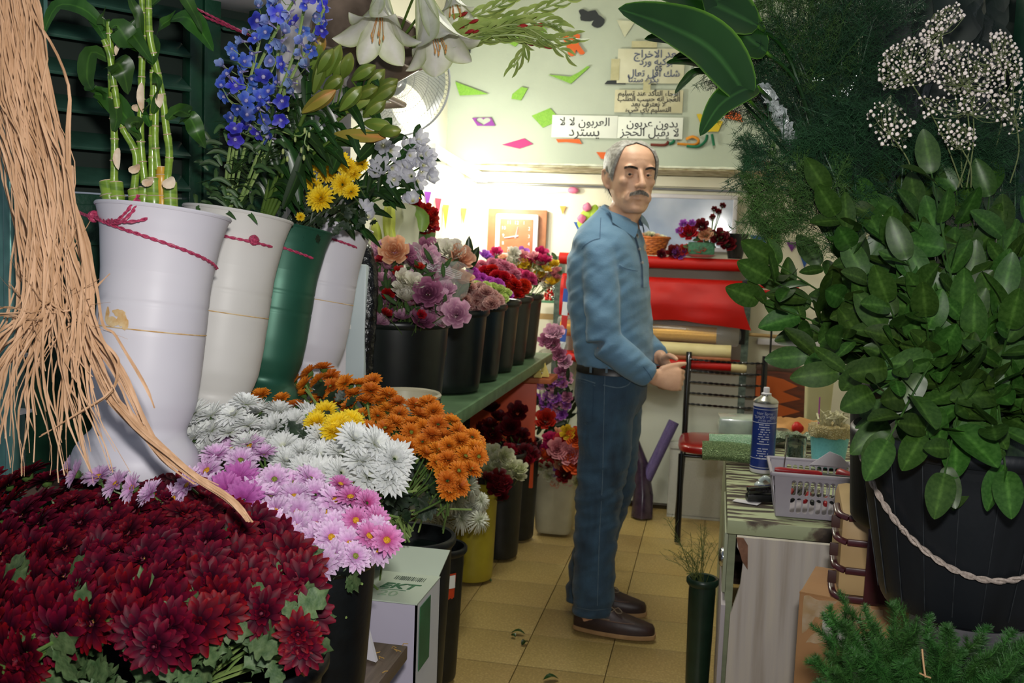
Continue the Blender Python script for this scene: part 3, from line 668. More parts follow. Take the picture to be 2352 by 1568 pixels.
mass(po, poly, lambda x, y: do(x, y)+.035, no, 36, 'orange chrysanthemums', sc=(.88, 1.05), off=.012, seed=14, jit=.6)
mass(po, [(530, 915), (600, 905), (660, 915), (695, 940), (640, 945), (560, 935)], lambda x, y: 1.98, lambda x, y: V((0, -.3, 1)), 28, 'orange chrysanthemums', sc=(.9, 1.05), seed=15)
# leaves and stems filling the bunches underneath
def foliage(name, label, poly, dfn, gap, L, mt, seed, stems=0, tgt=None):
    rnd = random.Random(seed); r = root(name, P(*poly[0], dfn(*poly[0])), label, 'foliage'); 
    for x, y in scatter(poly, gap, 3000, rnd):
        m = M(); c = P(x, y, dfn(x, y) + rnd.uniform(-.03, .03))
        chleaf(m, frame(c, V((rnd.uniform(-.8, .8), -.8, rnd.uniform(.1, 1))), rnd.uniform(0, 6.28)), L*rnd.uniform(.7, 1.2)); m.build('leaf', mt, r)
    m = M()
    for i in range(stems):
        x, y = rnd.choice(poly); x2, y2 = x + rnd.uniform(-60, 60), y + rnd.uniform(-20, 20); a = P(x2, y2, dfn(x2, y2) + .02); b = tgt + V((rnd.uniform(-.05, .05), rnd.uniform(-.05, .05), 0))
        m.tube(bez([a, (a+b)/2 + V((0, 0, .02)), b], 4), .002, 5)
    if stems: m.build('stems', stem_p, r)['kind'] = 'stuff'
    return r
foliage('chrysanthemum_foliage', 'green lobed leaves and stems under the dark red chrysanthemums', [(-20, 1500), (120, 1480), (300, 1530), (500, 1450), (640, 1440), (720, 1380), (700, 1500), (560, 1580), (-20, 1590)], lambda x, y: 1.25, 30, .055, leaf_c, 3, 40, P(330, 1700, 1.4))
foliage('chrysanthemum_foliage', 'green lobed leaves at the right edge of the pink chrysanthemums over the black bucket', [(700, 1300), (760, 1290), (830, 1290), (790, 1340), (740, 1400), (690, 1440), (700, 1340)], lambda x, y: 1.5, 32, .042, leaf_c, 4, 12, P(716, 1400, 1.58))
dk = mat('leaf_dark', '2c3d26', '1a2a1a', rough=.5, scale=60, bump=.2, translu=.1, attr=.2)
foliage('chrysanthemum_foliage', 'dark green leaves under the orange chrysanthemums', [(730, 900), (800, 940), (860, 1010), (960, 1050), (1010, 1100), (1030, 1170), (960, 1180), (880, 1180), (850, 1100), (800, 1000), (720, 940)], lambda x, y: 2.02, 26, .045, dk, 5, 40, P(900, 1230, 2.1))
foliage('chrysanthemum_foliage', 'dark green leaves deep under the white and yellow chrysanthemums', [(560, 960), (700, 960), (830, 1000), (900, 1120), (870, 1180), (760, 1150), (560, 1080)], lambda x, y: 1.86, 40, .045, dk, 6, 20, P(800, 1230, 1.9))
# an extra pot holding the orange bunch
q = P(835, 1180, 2.16); bucket('bucket', (q.x, q.y, .7), .07, .055, .25, greypl, 'small dark bucket holding the orange chrysanthemums above the black bin', n=32)
# ================================================================ stems standing in the tall vases
def blade(m, pts, W, up=(0, 0, 1), fold=.25, n=3, prof=None, twist=0, cap=None):
    p = bez(pts, n) if len(pts) < 8 else [V(q) for q in pts]; k = len(p)-1; vs = []; tt = []; up = V(up)
    for i in range(k+1):
        t = i/k; d = (p[min(i+1, k)] - p[max(i-1, 0)]).normalized(); s = d.cross(up)
        s = s.normalized() if s.length > 1e-4 else d.orthogonal().normalized()
        if twist: s = Quaternion(d, twist*t) @ s
        nn = s.cross(d); w = W*.5*(prof(t) if prof else sin(pi*min(1, (t*.92+.06)))**.75*(1 if t < .6 else 1-.35*(t-.6)/.4))
        if i == k: w = W*.01
        vs += [p[i] - s*w + nn*w*fold, p[i] - s*w*.5 + nn*w*fold*.35, p[i].copy(), p[i] + s*w*.5 + nn*w*fold*.35, p[i] + s*w + nn*w*fold]; tt += [0, .5, 1, .5, 0]
    m.add(vs, [(i*5+j, i*5+j+1, i*5+j+6, i*5+j+5) for i in range(k) for j in range(4)], tt)
leaf_b = mat('leaf_bamboo', 'ffffff', 'c8d8c0', rough=.4, scale=8, ramp=[(0, '355a20'), (.85, '355a20'), (1, '4c762c')], stretch=(6, 6, 1), translu=.25, attr=.2)
leaf_l = mat('leaf_lily', 'ffffff', 'b8c8b0', rough=.32, scale=10, ramp=[(0, '25421c'), (.85, '25421c'), (1, '3d6428')], translu=.15, attr=.25)
leaf_a = mat('leaf_alstroemeria', 'ffffff', 'c8d0c0', rough=.5, scale=30, ramp=[(0, '35512b'), (1, '4a6838')], translu=.15, attr=.2)
cane = mat('bamboo_cane', '6f8e2c', '4f7020', rough=.3, scale=12, stretch=(1, 1, 6), c3='7c9a34', coat=.3)
cane_y = mat('bamboo_yellow', 'c8a030', 'b07a20', rough=.35, scale=12)
husk = mat('bamboo_husk', 'd8c8b0', 'b89878', rough=.8, scale=40)
def cane_m(r, pts, rad, mt=cane, node=.045, cut=False, rr=None):
    p = resample(bez(pts, 6), .004); m = M(); rs = []; t = .02; acc = 0
    for i, q in enumerate(p):
        acc += (q - p[i-1]).length if i else 0; ph = (acc % node)/node
        rs.append(rad*(1 - .25*i/len(p)*(0 if cut else 1))*(1.12 if ph < .07 or ph > .93 else 1))
    m.tube(p, rs, 10); o = m.build('cane' if cut else 'shoot', mt, r)
    k = M(); acc = 0
    for i in range(1, len(p)):
        a0 = acc; acc += (p[i] - p[i-1]).length
        if int(a0/node) != int(acc/node):
            d = (p[i]-p[i-1]).normalized(); k.lathe([(rs[i]*1.02, -.0008), (rs[i]*1.14, 0), (rs[i]*1.02, .0008)], 10, d.to_track_quat('Z', 'Y').to_matrix(), c=p[i])
    if k.v: k.build('node_ring', husk, r)['kind'] = 'stuff'
    if cut: k = M(); d = (p[-1]-p[-2]).normalized(); k.lathe([(rad*.95, 0), (rad*.9, .0015), (0, .001)], 10, d.to_track_quat('Z', 'Y').to_matrix(), c=p[-1]); k.build('cut_end', husk, r)
D0 = 1.62
bam = [('with a cut top nearest the left rim', [(262, 500), (252, 455), (244, 417)], .0115, cane, []),
 ('with a cut top and one tall straight shoot', [(278, 505), (270, 460), (266, 420)], .0115, cane, [[(262, 416), (263, 319), (256, 200), (255, 127), (250, 50)]]),
 ('with a white-barked shoot leaning left', [(322, 505), (315, 470), (309, 436)], .011, cane, [[(308, 436), (312, 354), (280, 287), (261, 191), (252, 127), (238, 90)]]),
 ('in the middle with the tallest shoot', [(332, 505), (331, 470), (333, 432)], .011, cane, [[(333, 420), (323, 319), (325, 191), (328, 64), (325, -20)]]),
 ('with a cut top right of the middle', [(356, 510), (354, 460), (352, 411)], .013, cane, [[(350, 412), (350, 300), (352, 220), (351, 160)]]),
 ('turned yellow', [(374, 508), (372, 450), (371, 385)], .0085, cane_y, [[(362, 389), (356, 319), (358, 223), (353, 120)]]),
 ('nearest the right rim with a long curving shoot', [(394, 512), (392, 465), (390, 420)], .0115, cane, [[(384, 412), (389, 350), (381, 287), (373, 223), (357, 143), (344, 80), (341, -20)]])]
lfs = [[(235, 60, 190, 20, 130, 15, 94, 92), .03], [(245, 95, 225, 60, 205, 30, 185, -20), .016], [(250, 90, 240, 60, 238, 40, 243, 15), .02], [(325, 100, 320, 40, 305, 10, 293, -20), .016], [(256, 140, 210, 120, 200, 180, 218, 215), .03], [(216, 215, 250, 225, 290, 270, 318, 305), .035],
 [(248, 155, 270, 145, 285, 170, 294, 217), .04], [(325, 110, 290, 60, 305, 80, 350, 145), .038], [(285, 105, 315, 95, 345, 115, 350, 150), .045], [(357, 90, 370, 60, 390, 45, 404, 24), .022], [(395, 45, 430, 40, 460, 70, 490, 118), .036], [(340, 20, 400, -30, 440, 20, 465, 75), .022], [(385, 275, 410, 255, 430, 262, 436, 262), .03], [(412, 280, 435, 270, 455, 310, 472, 341), .028],
 [(323, 320, 300, 285, 320, 280, 316, 296), .02], [(345, 290, 335, 260, 340, 240, 342, 225), .018], [(333, 100, 300, 100, 270, 60, 255, 65), .04], [(250, 250, 235, 215, 210, 205, 215, 205), .03], [(352, 260, 362, 230, 362, 190, 352, 165), .02], [(330, 60, 345, 20, 360, 0, 372, -20), .03], [(262, 300, 268, 270, 262, 220, 256, 200), .02]]
rng = random.Random(4); bs = []
for nm_, pts, rad, mt, shoots in bam:
    r = root('bamboo_stalk', P(*pts[0], D0), 'lucky bamboo stalk ' + nm_, 'bamboo'); bs.append(r)
    cane_m(r, [P(*p, D0) for p in pts], rad, mt, .035, True)
    for s in shoots: cane_m(r, [P(*p, D0 - .01*i) for i, p in enumerate(s)], .0062, cane, .032)
for i, (l, w_) in enumerate(lfs):
    pts = [P(l[j], l[j+1], D0 - .015 - .012*(j/2) + rng.uniform(-.02, .02)) for j in (0, 2, 4, 6)]
    m = M(); blade(m, pts, w_, up=(-_f + V((0, 0, .6))), fold=.2, n=4, prof=lambda t: sin(pi*min(1, t*.9+.05))**.6*(1 if t < .55 else 1-.6*(t-.55)/.45)); m.build('leaf', leaf_b, bs[[2, 1, 3, 6, 4, 5][i % 6]])
for (x0, y0, x1, y1, w_) in ((279, 95, 266, 128, .008), (272, 340, 272, 390, .012), (310, 240, 317, 256, .01), (372, 215, 367, 248, .013), (325, 190, 328, 260, .012), (309, 380, 318, 395, .02), (340, 410, 348, 425, .02), (385, 410, 400, 430, .022)):
    m = M(); a = P(x0, y0, 1.585); b = P(x1, y1, 1.585); blade(m, [a, (a+b)/2 + V((0, -.004, 0)), b], w_, up=-_f, fold=.3); m.build('husk', husk, bs[3])
# delphinium --------------------------------------------------
blu = mat('petal_blue', 'ffffff', 'c0ccf0', rough=.5, scale=60, ramp=[(0, '6a70c8'), (.4, '4562d0'), (1, '7f9ae0')], translu=.3, attr=.25)
blu2 = mat('petal_violet_blue', 'ffffff', 'c0ccf0', rough=.5, scale=60, ramp=[(0, '4a48a8'), (.5, '3440b0'), (1, '5a68cc')], translu=.3, attr=.25)
eye_m = mat('flower_eye', 'a9a6c8', '6c5f8c', rough=.7, scale=300)
def floret(mt, seed, n=5, L=.013, W=.013, tilt=.25):
    rnd = random.Random(seed); m = M(); 
    for i in range(n):
        a = 2*pi*i/n + rnd.uniform(-.15, .15); mtx = Matrix.Rotation(a, 4, 'Z') @ Matrix.Translation((.001, 0, 0)) @ Matrix.Rotation(-tilt + rnd.uniform(-.2, .2), 4, 'Y')
        petal(m, mtx, L*rnd.uniform(.85, 1.1), W*rnd.uniform(.8, 1.05), curl=.1, cup=.25, tip=.85, base=.3, n=3)
    e = M(); e.ball((0, 0, .002), .003, 6); displace(e, .001, 400)
    e.tube([(0, 0, 0), (0, .002, -.012)], [.0022, .0006], 5)
    return m.mesh('blossom', mt), e.mesh('eye', eye_m)
fl_b = [floret(blu, i) for i in range(3)] + [floret(blu2, 9), floret(blu, 7, tilt=.9), floret(mat('petal_grey_blue', 'ffffff', 'c8d0e8', rough=.5, scale=60, ramp=[(0, '8a86b0'), (.5, '8094c8'), (1, '9fb4e0')], translu=.3, attr=.2), 8, tilt=1.0)]
def put_mesh(name, me, parent, mtx, org_):
    o = bpy.data.objects.new(name, me); COL.objects.link(o); o.parent = parent; o.matrix_local = Matrix.Translation(-org_) @ mtx; return o
dstems = [([(520, 495), (530, 380), (560, 240), (590, 120), (607, 40)], 'leftmost'), ([(530, 495), (560, 350), (600, 220), (640, 120), (655, 60)], 'second from the left'),
 ([(540, 495), (590, 360), (640, 220), (680, 110), (700, 10)], 'tall middle'), ([(545, 495), (610, 340), (660, 200), (710, 100), (745, 20)], 'rightmost tall'), ([(515, 495), (520, 400), (535, 300), (545, 250)], 'short leftmost'),
 ([(535, 495), (575, 400), (605, 320), (612, 290)], 'short right'), ([(525, 495), (545, 340), (575, 200), (640, 60), (690, -20)], 'longest'), ([(538, 495), (600, 380), (640, 260), (655, 200)], 'half-height right')]
dreg = [(500, 170), (530, 110), (570, 50), (580, 10), (690, -20), (750, -20), (750, 60), (720, 110), (700, 190), (665, 240), (625, 320), (600, 325), (580, 290), (540, 330), (515, 300), (520, 230), (498, 220)]
dst = []; dpt = []
for pts, wh in dstems:
    r = root('delphinium', P(*pts[0], 1.9), wh + ' blue delphinium stem in the second white vase', 'flower'); dst.append(r)
    pp_ = bez([P(*p, 1.9 - .02*i) for i, p in enumerate(pts)], 6); m = M(); m.tube(pp_, .0028, 6); m.build('stem', stem_p, r); dpt.append(pp_)
    for k in range(9):
        q = pp_[1 + int(rng.random()*10)]; m = M(); a = rng.uniform(0, 6.28); e = V((cos(a), sin(a)*.6, rng.uniform(.0, .8)))
        for b in (-.4, 0, .4): blade(m, [q, q + Quaternion(V((0, 0, 1)), b) @ e*.03, q + Quaternion(V((0, 0, 1)), b*1.5) @ e*.055 + V((0, 0, -.008))], .007)
        m.build('leaf', leaf_a, r)
sr = random.Random(12)
for x, y in scatter(dreg, 27, 4000, sr):
    d = 1.83 + sr.uniform(-.06, .04); p = P(x, y, d); bi = min(range(len(dst)), key=lambda i: min((q-p).length for q in dpt[i])); base = min(dpt[bi], key=lambda q: (q-p).length + (0 if q.z < p.z else .03))
    z = (p-base); n = V((sr.uniform(-.9, .9), -.8, sr.uniform(-.7, .6)))
    b, e = fl_b[3] if (y > 240 and sr.random() < .7) else (fl_b[5] if (x > 640 or y < 60) and sr.random() < .5 else sr.choice(fl_b)); o = root and put_mesh('blossom', b, dst[bi], frame(p, n, sr.uniform(0, 6), sr.uniform(.95, 1.45)), dst[bi].location)
    ey = bpy.data.objects.new('eye', e); COL.objects.link(ey); ey.parent = o
    m = M(); m.tube([base, (base+p)/2 + V((0, 0, -.006)), p], .0008, 4); m.build('stalk', stem_p, dst[bi])
# lilies in bud ------------------------------------------------
def budmat(n, a, b): return mat(n, 'ffffff', 'd8dcc8', rough=.4, scale=14, ramp=[(0, a), (.5, a), (1, b)], translu=.1, attr=.12)
bud_g = budmat('lily_bud_green', '6d8434', 'a0a24c'); bud_o = budmat('lily_bud_orange', 'a39540', 'e8955a')
def bud(m, a, b, R, lobes=3):
    a = V(a); b = V(b); ax = b-a; L = ax.length; q = ax.to_track_quat('Z', 'Y').to_matrix(); n = 12; rings = []; tt = []
    for j in range(11):
        t = j/10; rr = R*(sin(pi*min(1, t*.95+.03))**.7)*(.8+.35*t) * (1 if t < .85 else 1-(t-.85)*2.5)
        for i in range(n):
            an = 2*pi*i/n; rings.append(a + q @ V((cos(an)*rr*(1-.14*abs(sin(an*lobes/1.0))**6), sin(an)*rr*(1-.14*abs(sin(an*lobes/1.0))**6), L*t))); tt.append(.3+.7*t if abs(sin(an*1.5)) > .9 else t*.75)
    m.add(rings, [(j*n+i, j*n+(i+1) % n, (j+1)*n+(i+1) % n, (j+1)*n+i) for j in range(10) for i in range(n)], tt)
lb = [(720, 166, 736, 99, 0), (723, 204, 752, 118, 0), (755, 166, 782, 102, 0), (790, 172, 806, 121, 0), (720, 120, 745, 84, 1), (749, 204, 790, 175, 0), (704, 252, 771, 207, 1), (815, 180, 863, 150, 0), (844, 200, 884, 159, 0), (867, 212, 914, 182, 0), (857, 232, 911, 196, 0), (787, 247, 831, 198, 0), (788, 255, 859, 223, 0), (841, 264, 886, 229, 0), (844, 283, 898, 290, 0), (876, 303, 921, 300, 0), (784, 308, 886, 316, 1), (770, 175, 800, 130, 0), (820, 222, 868, 200, 0), (735, 160, 765, 112, 0)]
ls = [('bearing the top left cluster of green buds', [(600, 495), (625, 400), (665, 290), (715, 200)], lambda b: b[0] < 760 and b[1] < 230), ('bearing a half-open orange bud on the left', [(606, 495), (630, 420), (670, 330), (704, 252)], lambda b: 690 < b[0] < 712),
 ('bearing the middle cluster of green buds', [(612, 495), (650, 400), (710, 310), (775, 240)], lambda b: 760 <= b[0] < 800 and b[1] < 300), ('bearing the right cluster of green buds', [(618, 495), (670, 390), (750, 300), (835, 225)], lambda b: b[0] >= 800 and b[1] < 275), ('bearing the low orange bud on the right', [(625, 498), (680, 400), (730, 345), (790, 308)], lambda b: b[1] >= 275)]
used = set()
for wh, pts, f in ls:
    r = root('lily_in_bud', P(*pts[0], 2.02), 'lily stem ' + wh + ', between blue delphinium and yellow flowers', 'flower')
    pp_ = bez([P(*p, 2.02 - .03*i) for i, p in enumerate(pts)], 6); m = M(); m.tube(pp_, .004, 8); m.build('stem', mat('lily_stalk', '56702a', '425a22', rough=.4), r)
    for i, b in enumerate(lb):
        if i in used or not f(b): continue
        used.add(i); d = 1.93 - .012*(i % 4); A = P(b[0], b[1], d); B = P(b[2], b[3], d - .02); m = M(); A = A + (A-B)*.15; bud(m, A, B, .0138 if not b[4] else .0145); m.build('bud', bud_o if b[4] else bud_g, r)
        m = M(); m.tube(bez([pp_[-1 - (i % 3)], (pp_[-1]+A)/2, A], 3), .002, 5); m.build('stalk', MATS['lily_stalk'], r)
    for k in range(22):
        q = pp_[int(len(pp_)*(.15+.84*rng.random()))]; a = rng.uniform(-.9, 2.4); e = V((cos(a), -.35, sin(a)*.8 + .1)).normalized(); L = rng.uniform(.05, .09)
        m = M(); blade(m, [q, q + e*L*.5 + V((0, 0, .012)), q + e*L + V((0, 0, -.02))], rng.uniform(.014, .022), up=(-_f + V((0, 0, .5)))); m.build('leaf', leaf_l, r)
for k, (x0, y0, x1, y1) in enumerate(((690, 470, 640, 300), (650, 480, 700, 330), (760, 400, 770, 330), (850, 330, 900, 270), (740, 330, 830, 340), (820, 370, 860, 330))):
    m = M(); a, b = P(x0, y0, 1.96), P(x1, y1, 1.93); blade(m, [a, (a+b)/2 + V((.01, 0, .01)), b], .024, up=-_f); m.build('leaf', leaf_l, r)
# tendril buds between the blue and green
m = M(); tl = [(630, 295), (665, 308), (690, 312), (705, 300), (700, 330), (720, 345)]; pts_ = [P(x, y, 1.86) for x, y in tl]
r = root('bud_spray', pts_[0], 'thin curling spray of tiny green buds in front of the lilies', 'flower'); m.tube(bez(pts_, 5), .0012, 5); m.build('stem', stem_p, r)
for x, y in ((678, 320), (692, 345), (700, 300), (710, 310), (698, 362), (708, 340), (662, 250), (664, 195), (682, 190), (650, 348), (660, 365)):
    m = M(); q = P(x, y, 1.86); m.ball(q, .0035, 8, sq=(.8, .8, 1.6)); m.build('bud', mat('tiny_bud', 'a8b070', '7f9050', rough=.5), r)
# yellow chrysanthemums in the green vase ------------------------
ly2 = 'yellow chrysanthemum standing in the green vase below the lily buds'
py2 = [dsy(20, ly2, yel, None, .025, .0065, 4, 71, tip=.45), dsy(18, ly2, yel, None, .024, .007, 3, 72, tip=.5)]
for i, (x, y, s_) in enumerate(((737, 456, 1.15), (704, 398, .9), (723, 430, .85), (752, 395, .9), (787, 424, .95), (812, 400, .7), (806, 440, .75), (742, 357, 1), (762, 350, .9), (780, 368, .9), (726, 368, .9), (800, 385, .8), (715, 345, .8), (755, 378, .8), (832, 378, .6), (690, 498, .4))):
    rng.choice(py2).put(frame(P(x, y, 2.03 + .01*(i % 3)), V((rng.uniform(-.3, .4), -1, rng.uniform(-.2, .6))), i, s_), None, 'yellow chrysanthemums in the green vase')
r = root('stem_bundle', P(690, 520, 2.1), 'dark green bundled stems of the yellow chrysanthemums in the green vase', 'stems'); m = M()
for i in range(60):
    a = P(rng.uniform(640, 730), 535, 2.1 + rng.uniform(-.05, .05)); b = P(rng.uniform(650, 840), rng.uniform(380, 460), 2.06 + rng.uniform(-.03, .05)); m.tube(bez([a, (a+b)/2 + V((rng.uniform(-.01, .01), 0, 0)), b], 4), .0022, 5)
m.build('stems', mat('stem_dark', '3a4a30', '222e20', rough=.4, scale=60, coat=.3), r)['kind'] = 'stuff'
for i in range(40):
    x, y = rng.uniform(640, 850), rng.uniform(440, 540); m = M(); chleaf(m, frame(P(x, y, 2.04), V((rng.uniform(-.8, .8), -.8, .4)), rng.uniform(0, 6)), rng.uniform(.02, .035)); m.build('leaf', dk, r)
# delphinium / lily bottom greenery
r = root('rim_greenery', P(560, 490, 1.9), 'narrow green leaves crowding the rim of the second white vase', 'foliage')
for i in range(90):
    x, y = rng.uniform(450, 640), rng.uniform(300, 500); 
    if x > 560 + (500-y)*.6 or x < 440 + (500-y)*.25: continue
    a = P(x, y, 1.88 + rng.uniform(-.04, .03)); an = rng.uniform(-.6, 3.4); e = V((cos(an), -.3, sin(an)*.7))*rng.uniform(.02, .05); m = M(); blade(m, [a, a+e*.5+V((0, 0, .004)), a+e + V((0, 0, -.008))], .009, up=-_f); m.build('leaf', leaf_a, r)
# white alstroemeria ---------------------------------------------
wpet = mat('petal_white_soft', 'ffffff', 'eeeef4', rough=.5, scale=90, ramp=[(0, 'c8c880'), (.3, 'e4e4e8'), (1, 'e8e8ee')], translu=.35, attr=.06)
def trumpet(mt, seed, L=.04, W=.02, n=6, open_=.7):
    rnd = random.Random(seed); m = M()
    for i in range(n):
        a = 2*pi*i/n + rnd.uniform(-.1, .1); mtx = Matrix.Rotation(a, 4, 'Z') @ Matrix.Translation((.001, 0, 0)) @ Matrix.Rotation(-(pi/2 - open_), 4, 'Y')
        petal(m, mtx, L*rnd.uniform(.9, 1.1), W, curl=-.25, cup=.3, tip=.5, base=.25, n=5)
    return m.mesh('petals', mt)
alm = [trumpet(wpet, i, open_=.5 + .1*i) for i in range(3)]
ar = root('alstroemeria', P(800, 500, 2.25), 'bunch of white alstroemeria with dark leaves in the last white vase', 'flower')
m = M()
ends = [(955, 370), (925, 400), (880, 400), (905, 440), (940, 350), (860, 350), (850, 440), (835, 490)]
for x, y in ends:
    for _ in range(3):
        a = P(rng.uniform(755, 815), 515, 2.28); b = P(x + rng.uniform(-20, 20), y + rng.uniform(-20, 20), 2.24); m.tube(bez([a, (a*.5+b*.5) + V((-.01, 0, .01)), b], 4), .0024, 5)
m.build('stems', stem_g, ar)['kind'] = 'stuff'
for x, y in scatter([(925, 335), (960, 325), (990, 360), (985, 410), (955, 425), (930, 400)], 16, 900, rng) + [(872, 388), (905, 412), (935, 448), (948, 462), (838, 480), (845, 500), (900, 385), (862, 395), (895, 345), (880, 335)]:
    put_mesh('blossom', rng.choice(alm), ar, frame(P(x, y, 2.2), V((rng.uniform(0, .9), -.7, rng.uniform(-.4, .5))), x, rng.uniform(.55, .9)), ar.location)
for i in range(95):
    x, y = rng.uniform(780, 955), rng.uniform(325, 520)
    if y < 500 - (x-740)*1.1 + 0 or x > 870 + (500-y)*.7: continue
    a = P(x, y, 2.24 + rng.uniform(-.04, .03)); an = rng.uniform(-.8, 1.6); e = V((cos(an), -.2, sin(an)))*rng.uniform(.04, .085); m = M(); blade(m, [a, a+e*.5+V((0, 0, .006)), a+e + V((0, 0, -.01))], rng.uniform(.012, .02), up=-_f); m.build('leaf', leaf_l, ar)
# raffia -----------------------------------------------------------
raf = mat('raffia', 'd2a883', 'b08660', rough=.6, scale=60, stretch=(1, 1, .15), translu=.1)
rr_ = root('raffia_bundle', P(40, 20, 1.35), 'bundle of dry tan raffia strands hanging at the far left, tails over the vase', 'raffia'); m = M()
rg = random.Random(77)
def strand(pts, w_=.0016, d0=1.34):
    q = bez([P(x + rg.uniform(-3, 3), y, d0 - .012*i*.4 + rg.uniform(-.012, .012)) for i, (x, y) in enumerate(pts)], 5)
    q = [p + noise.noise_vector(p*11 + V((0, 0, d0*90)))*.012 for p in q]; m.tube(q, [w_*(1 if i < len(q)-3 else .5) for i in range(len(q))], 4, cap=False, flat=.3)
for i in range(135):
    x0 = rg.choice((-25, 10, 52)) + rg.gauss(0, 13); k = rg.gauss(0, 1); y1 = rg.uniform(850, 1110) if rg.random() < .75 else rg.uniform(500, 900)
    xm = x0*.8 + 20 + 75*rg.random(); xe = rg.uniform(-90, 300)
    strand([(x0, -30), (x0 + 18 + k*6, 180), (xm + 15, 420), (xm + 40 + (xe-xm)*.35, 700), (xe*.7+xm*.3, (700+y1)/2), (xe, y1)], rg.uniform(.0005, .0016), rg.uniform(1.3, 1.4))
for i in range(16):
    k = rg.uniform(-12, 12); strand([(60+k*2, -30), (110+k, 150), (150+k, 380), (185+k, 560), (240+k, 860), (300+k*1.3, 960), (420+k, 1070), (520+k, 1140), (568 + k*.5, 1195)] [0 if i < 6 else 2:], rg.uniform(.001, .002), 1.36)
for i in range(10):
    k = rg.uniform(-14, 14); strand([(150+k, 600), (225+k, 760), (270+k, 850), (330+k, 980), (390+k, 1060), (470+k*2, 1110)][:6 if i < 5 else 4], .0014, 1.36)
for pts in ([(70, 0), (120, 130), (165, 300), (180, 470), (178, 700), (150, 950)], [(180, 500), (210, 650), (235, 740), (275, 770), (330, 880), (356, 940)], [(120, 400), (180, 700), (265, 810), (268, 850), (240, 920), (100, 1000)], [(100, 500), (150, 800), (200, 1000), (215, 1080)], [(140, 500), (175, 640), (240, 780), (268, 850), (255, 900)]): strand(pts, .0018, 1.33); strand(pts, .0012, 1.33)
m.build('strands', raf, rr_)['kind'] = 'stuff'
m = M(); m.tube([P(x, 395 + abs(x-60)*.1, 1.3) for x in (40, 60)], .001, 4)
# amber ornament behind the raffia
for y, h_ in ((740, .09), (900, .1), (985, .07)):
    q = P(2, y, 1.8); m = M(); m.lathe([(0, -h_/2), (.022, -h_/2), (.024, 0), (.018, h_*.4), (.01, h_/2), (0, h_/2)], 16, c=q); tag(m.build('jar', mat('amber_glass', 'b06a10', '8a4a08', rough=.15, scale=20, coat=.5)), {740: 'upper', 900: 'middle', 985: 'lowest'}[y] + ' amber jar at the far left edge behind the raffia', 'jar')
q = P(2, 1080, 1.8); m = M(); m.box((q.x, q.y, q.z/2), (.06, .05, q.z), bev=.004)
for y in (815, 945): m.box(P(2, y, 1.81), (.08, .06, .006))
tag(m.build('stand', whitepl), 'narrow shelf stand at the far left edge carrying the amber jars', 'shelf')
# fan --------------------------------------------------------------
fc = P(905, 182, 3.35); fan = root('wall_fan', fc, 'white wall fan with wire guard behind the lilies', 'fan'); R_ = 128*3.35/FPX
fq = frame(fc, V((.35, -.95, -.05))).to_3x3(); fm = mat('fan_white', 'c8ccd0', 'b0b4ba', rough=.35)
def fp(a, r, z): return fc + fq @ V((cos(a)*r, sin(a)*r, z))
m = M(); m.tube([fp(2*pi*i/64, R_, 0) for i in range(65)], .004, 6, cap=False); m.build('rim', fm, fan)
m = M()
for s_ in (1, -1):
    for i in range(72):
        a = 2*pi*i/72; m.tube([fp(a + .9*s_*(1-t)**1.2, .025 + (R_-.025)*t, .05*s_*sqrt(max(0, 1-t*t))) for t in [j/7 for j in range(8)]], .0007, 3, cap=False)
for rr2 in (.35, .6, .8): m.tube([fp(2*pi*i/48, R_*rr2, .05*sqrt(1-rr2*rr2)) for i in range(49)], .0009, 3, cap=False)
m.build('wire_guard', fm, fan)['kind'] = 'stuff'
for k in range(3):
    m = M(); m.grid(lambda u, v, k=k: fp(2.094*k + (v-.5)*(1.3*u + .3), .02 + u*R_*.82, .02*(v-.5)), 8, 6); m.build('blade', mat('fan_blade', 'b8c4cc', rough=.2, alpha=.75), fan)
m = M(); m.lathe([(0, .05), (.025, .048), (.03, .03), (.03, -.03), (.045, -.05), (.045, -.12), (.02, -.14), (0, -.14)], 20, fq, c=fc); m.build('motor', fm, fan)
m = M(); q = fp(0, 0, -.12); m.tube(bez([q, q + V((-.05, .03, -.05)), V((-1.35, q.y + .02, q.z - .12))], 5), .014, 8); m.box((-1.35, q.y + .02, q.z - .12), (.02, .08, .14), bev=.005); m.build('bracket', fm, fan)
# galvanised cones with lilies and gladioli --------------------------
zinc = mat('zinc', 'a39080', '75675a', rough=.42, scale=14, metal=.35, bump=.08, bscale=30, c3='8c7c6e')
for a, b, ra, rb_, lab in ((P(822, 205, 2.32), P(930, 98, 2.2), .03, .066, 'dull zinc cone vase tilted to the right, holding the gladioli'), (P(862, 190, 2.4), P(792, 48, 2.22), .035, .078, 'dark open zinc cone vase beside the blue flowers, mouth facing left')):
    r = root('cone_vase', a, lab, 'vase'); q = (b-a).to_track_quat('Z', 'Y').to_matrix(); L = (b-a).length
    m = M(); m.lathe([(0, 0), (ra, 0), (rb_, L)], 36, q, c=a); m.lathe([(rb_-.003, L), (ra, .02), (0, .02)], 36, q, c=a); m.build('body', zinc, r)
    m = M(); m.lathe([(rb_-.003, L-.002), (rb_+.002, L-.002), (rb_+.002, L+.002), (rb_-.003, L+.002), (rb_-.003, L-.002)], 36, q, c=a); m.build('rim', zinc, r)
m = M(); m.tube([P(838, 200, 2.36), P(838, 200, 2.36) + V((0, .3, 0)), P(838, 200, 2.36) + V((-.32, .45, 0))], .008, 8); tag(m.build('bracket', zinc), 'metal bracket arm carrying the zinc cone vases', 'bracket')
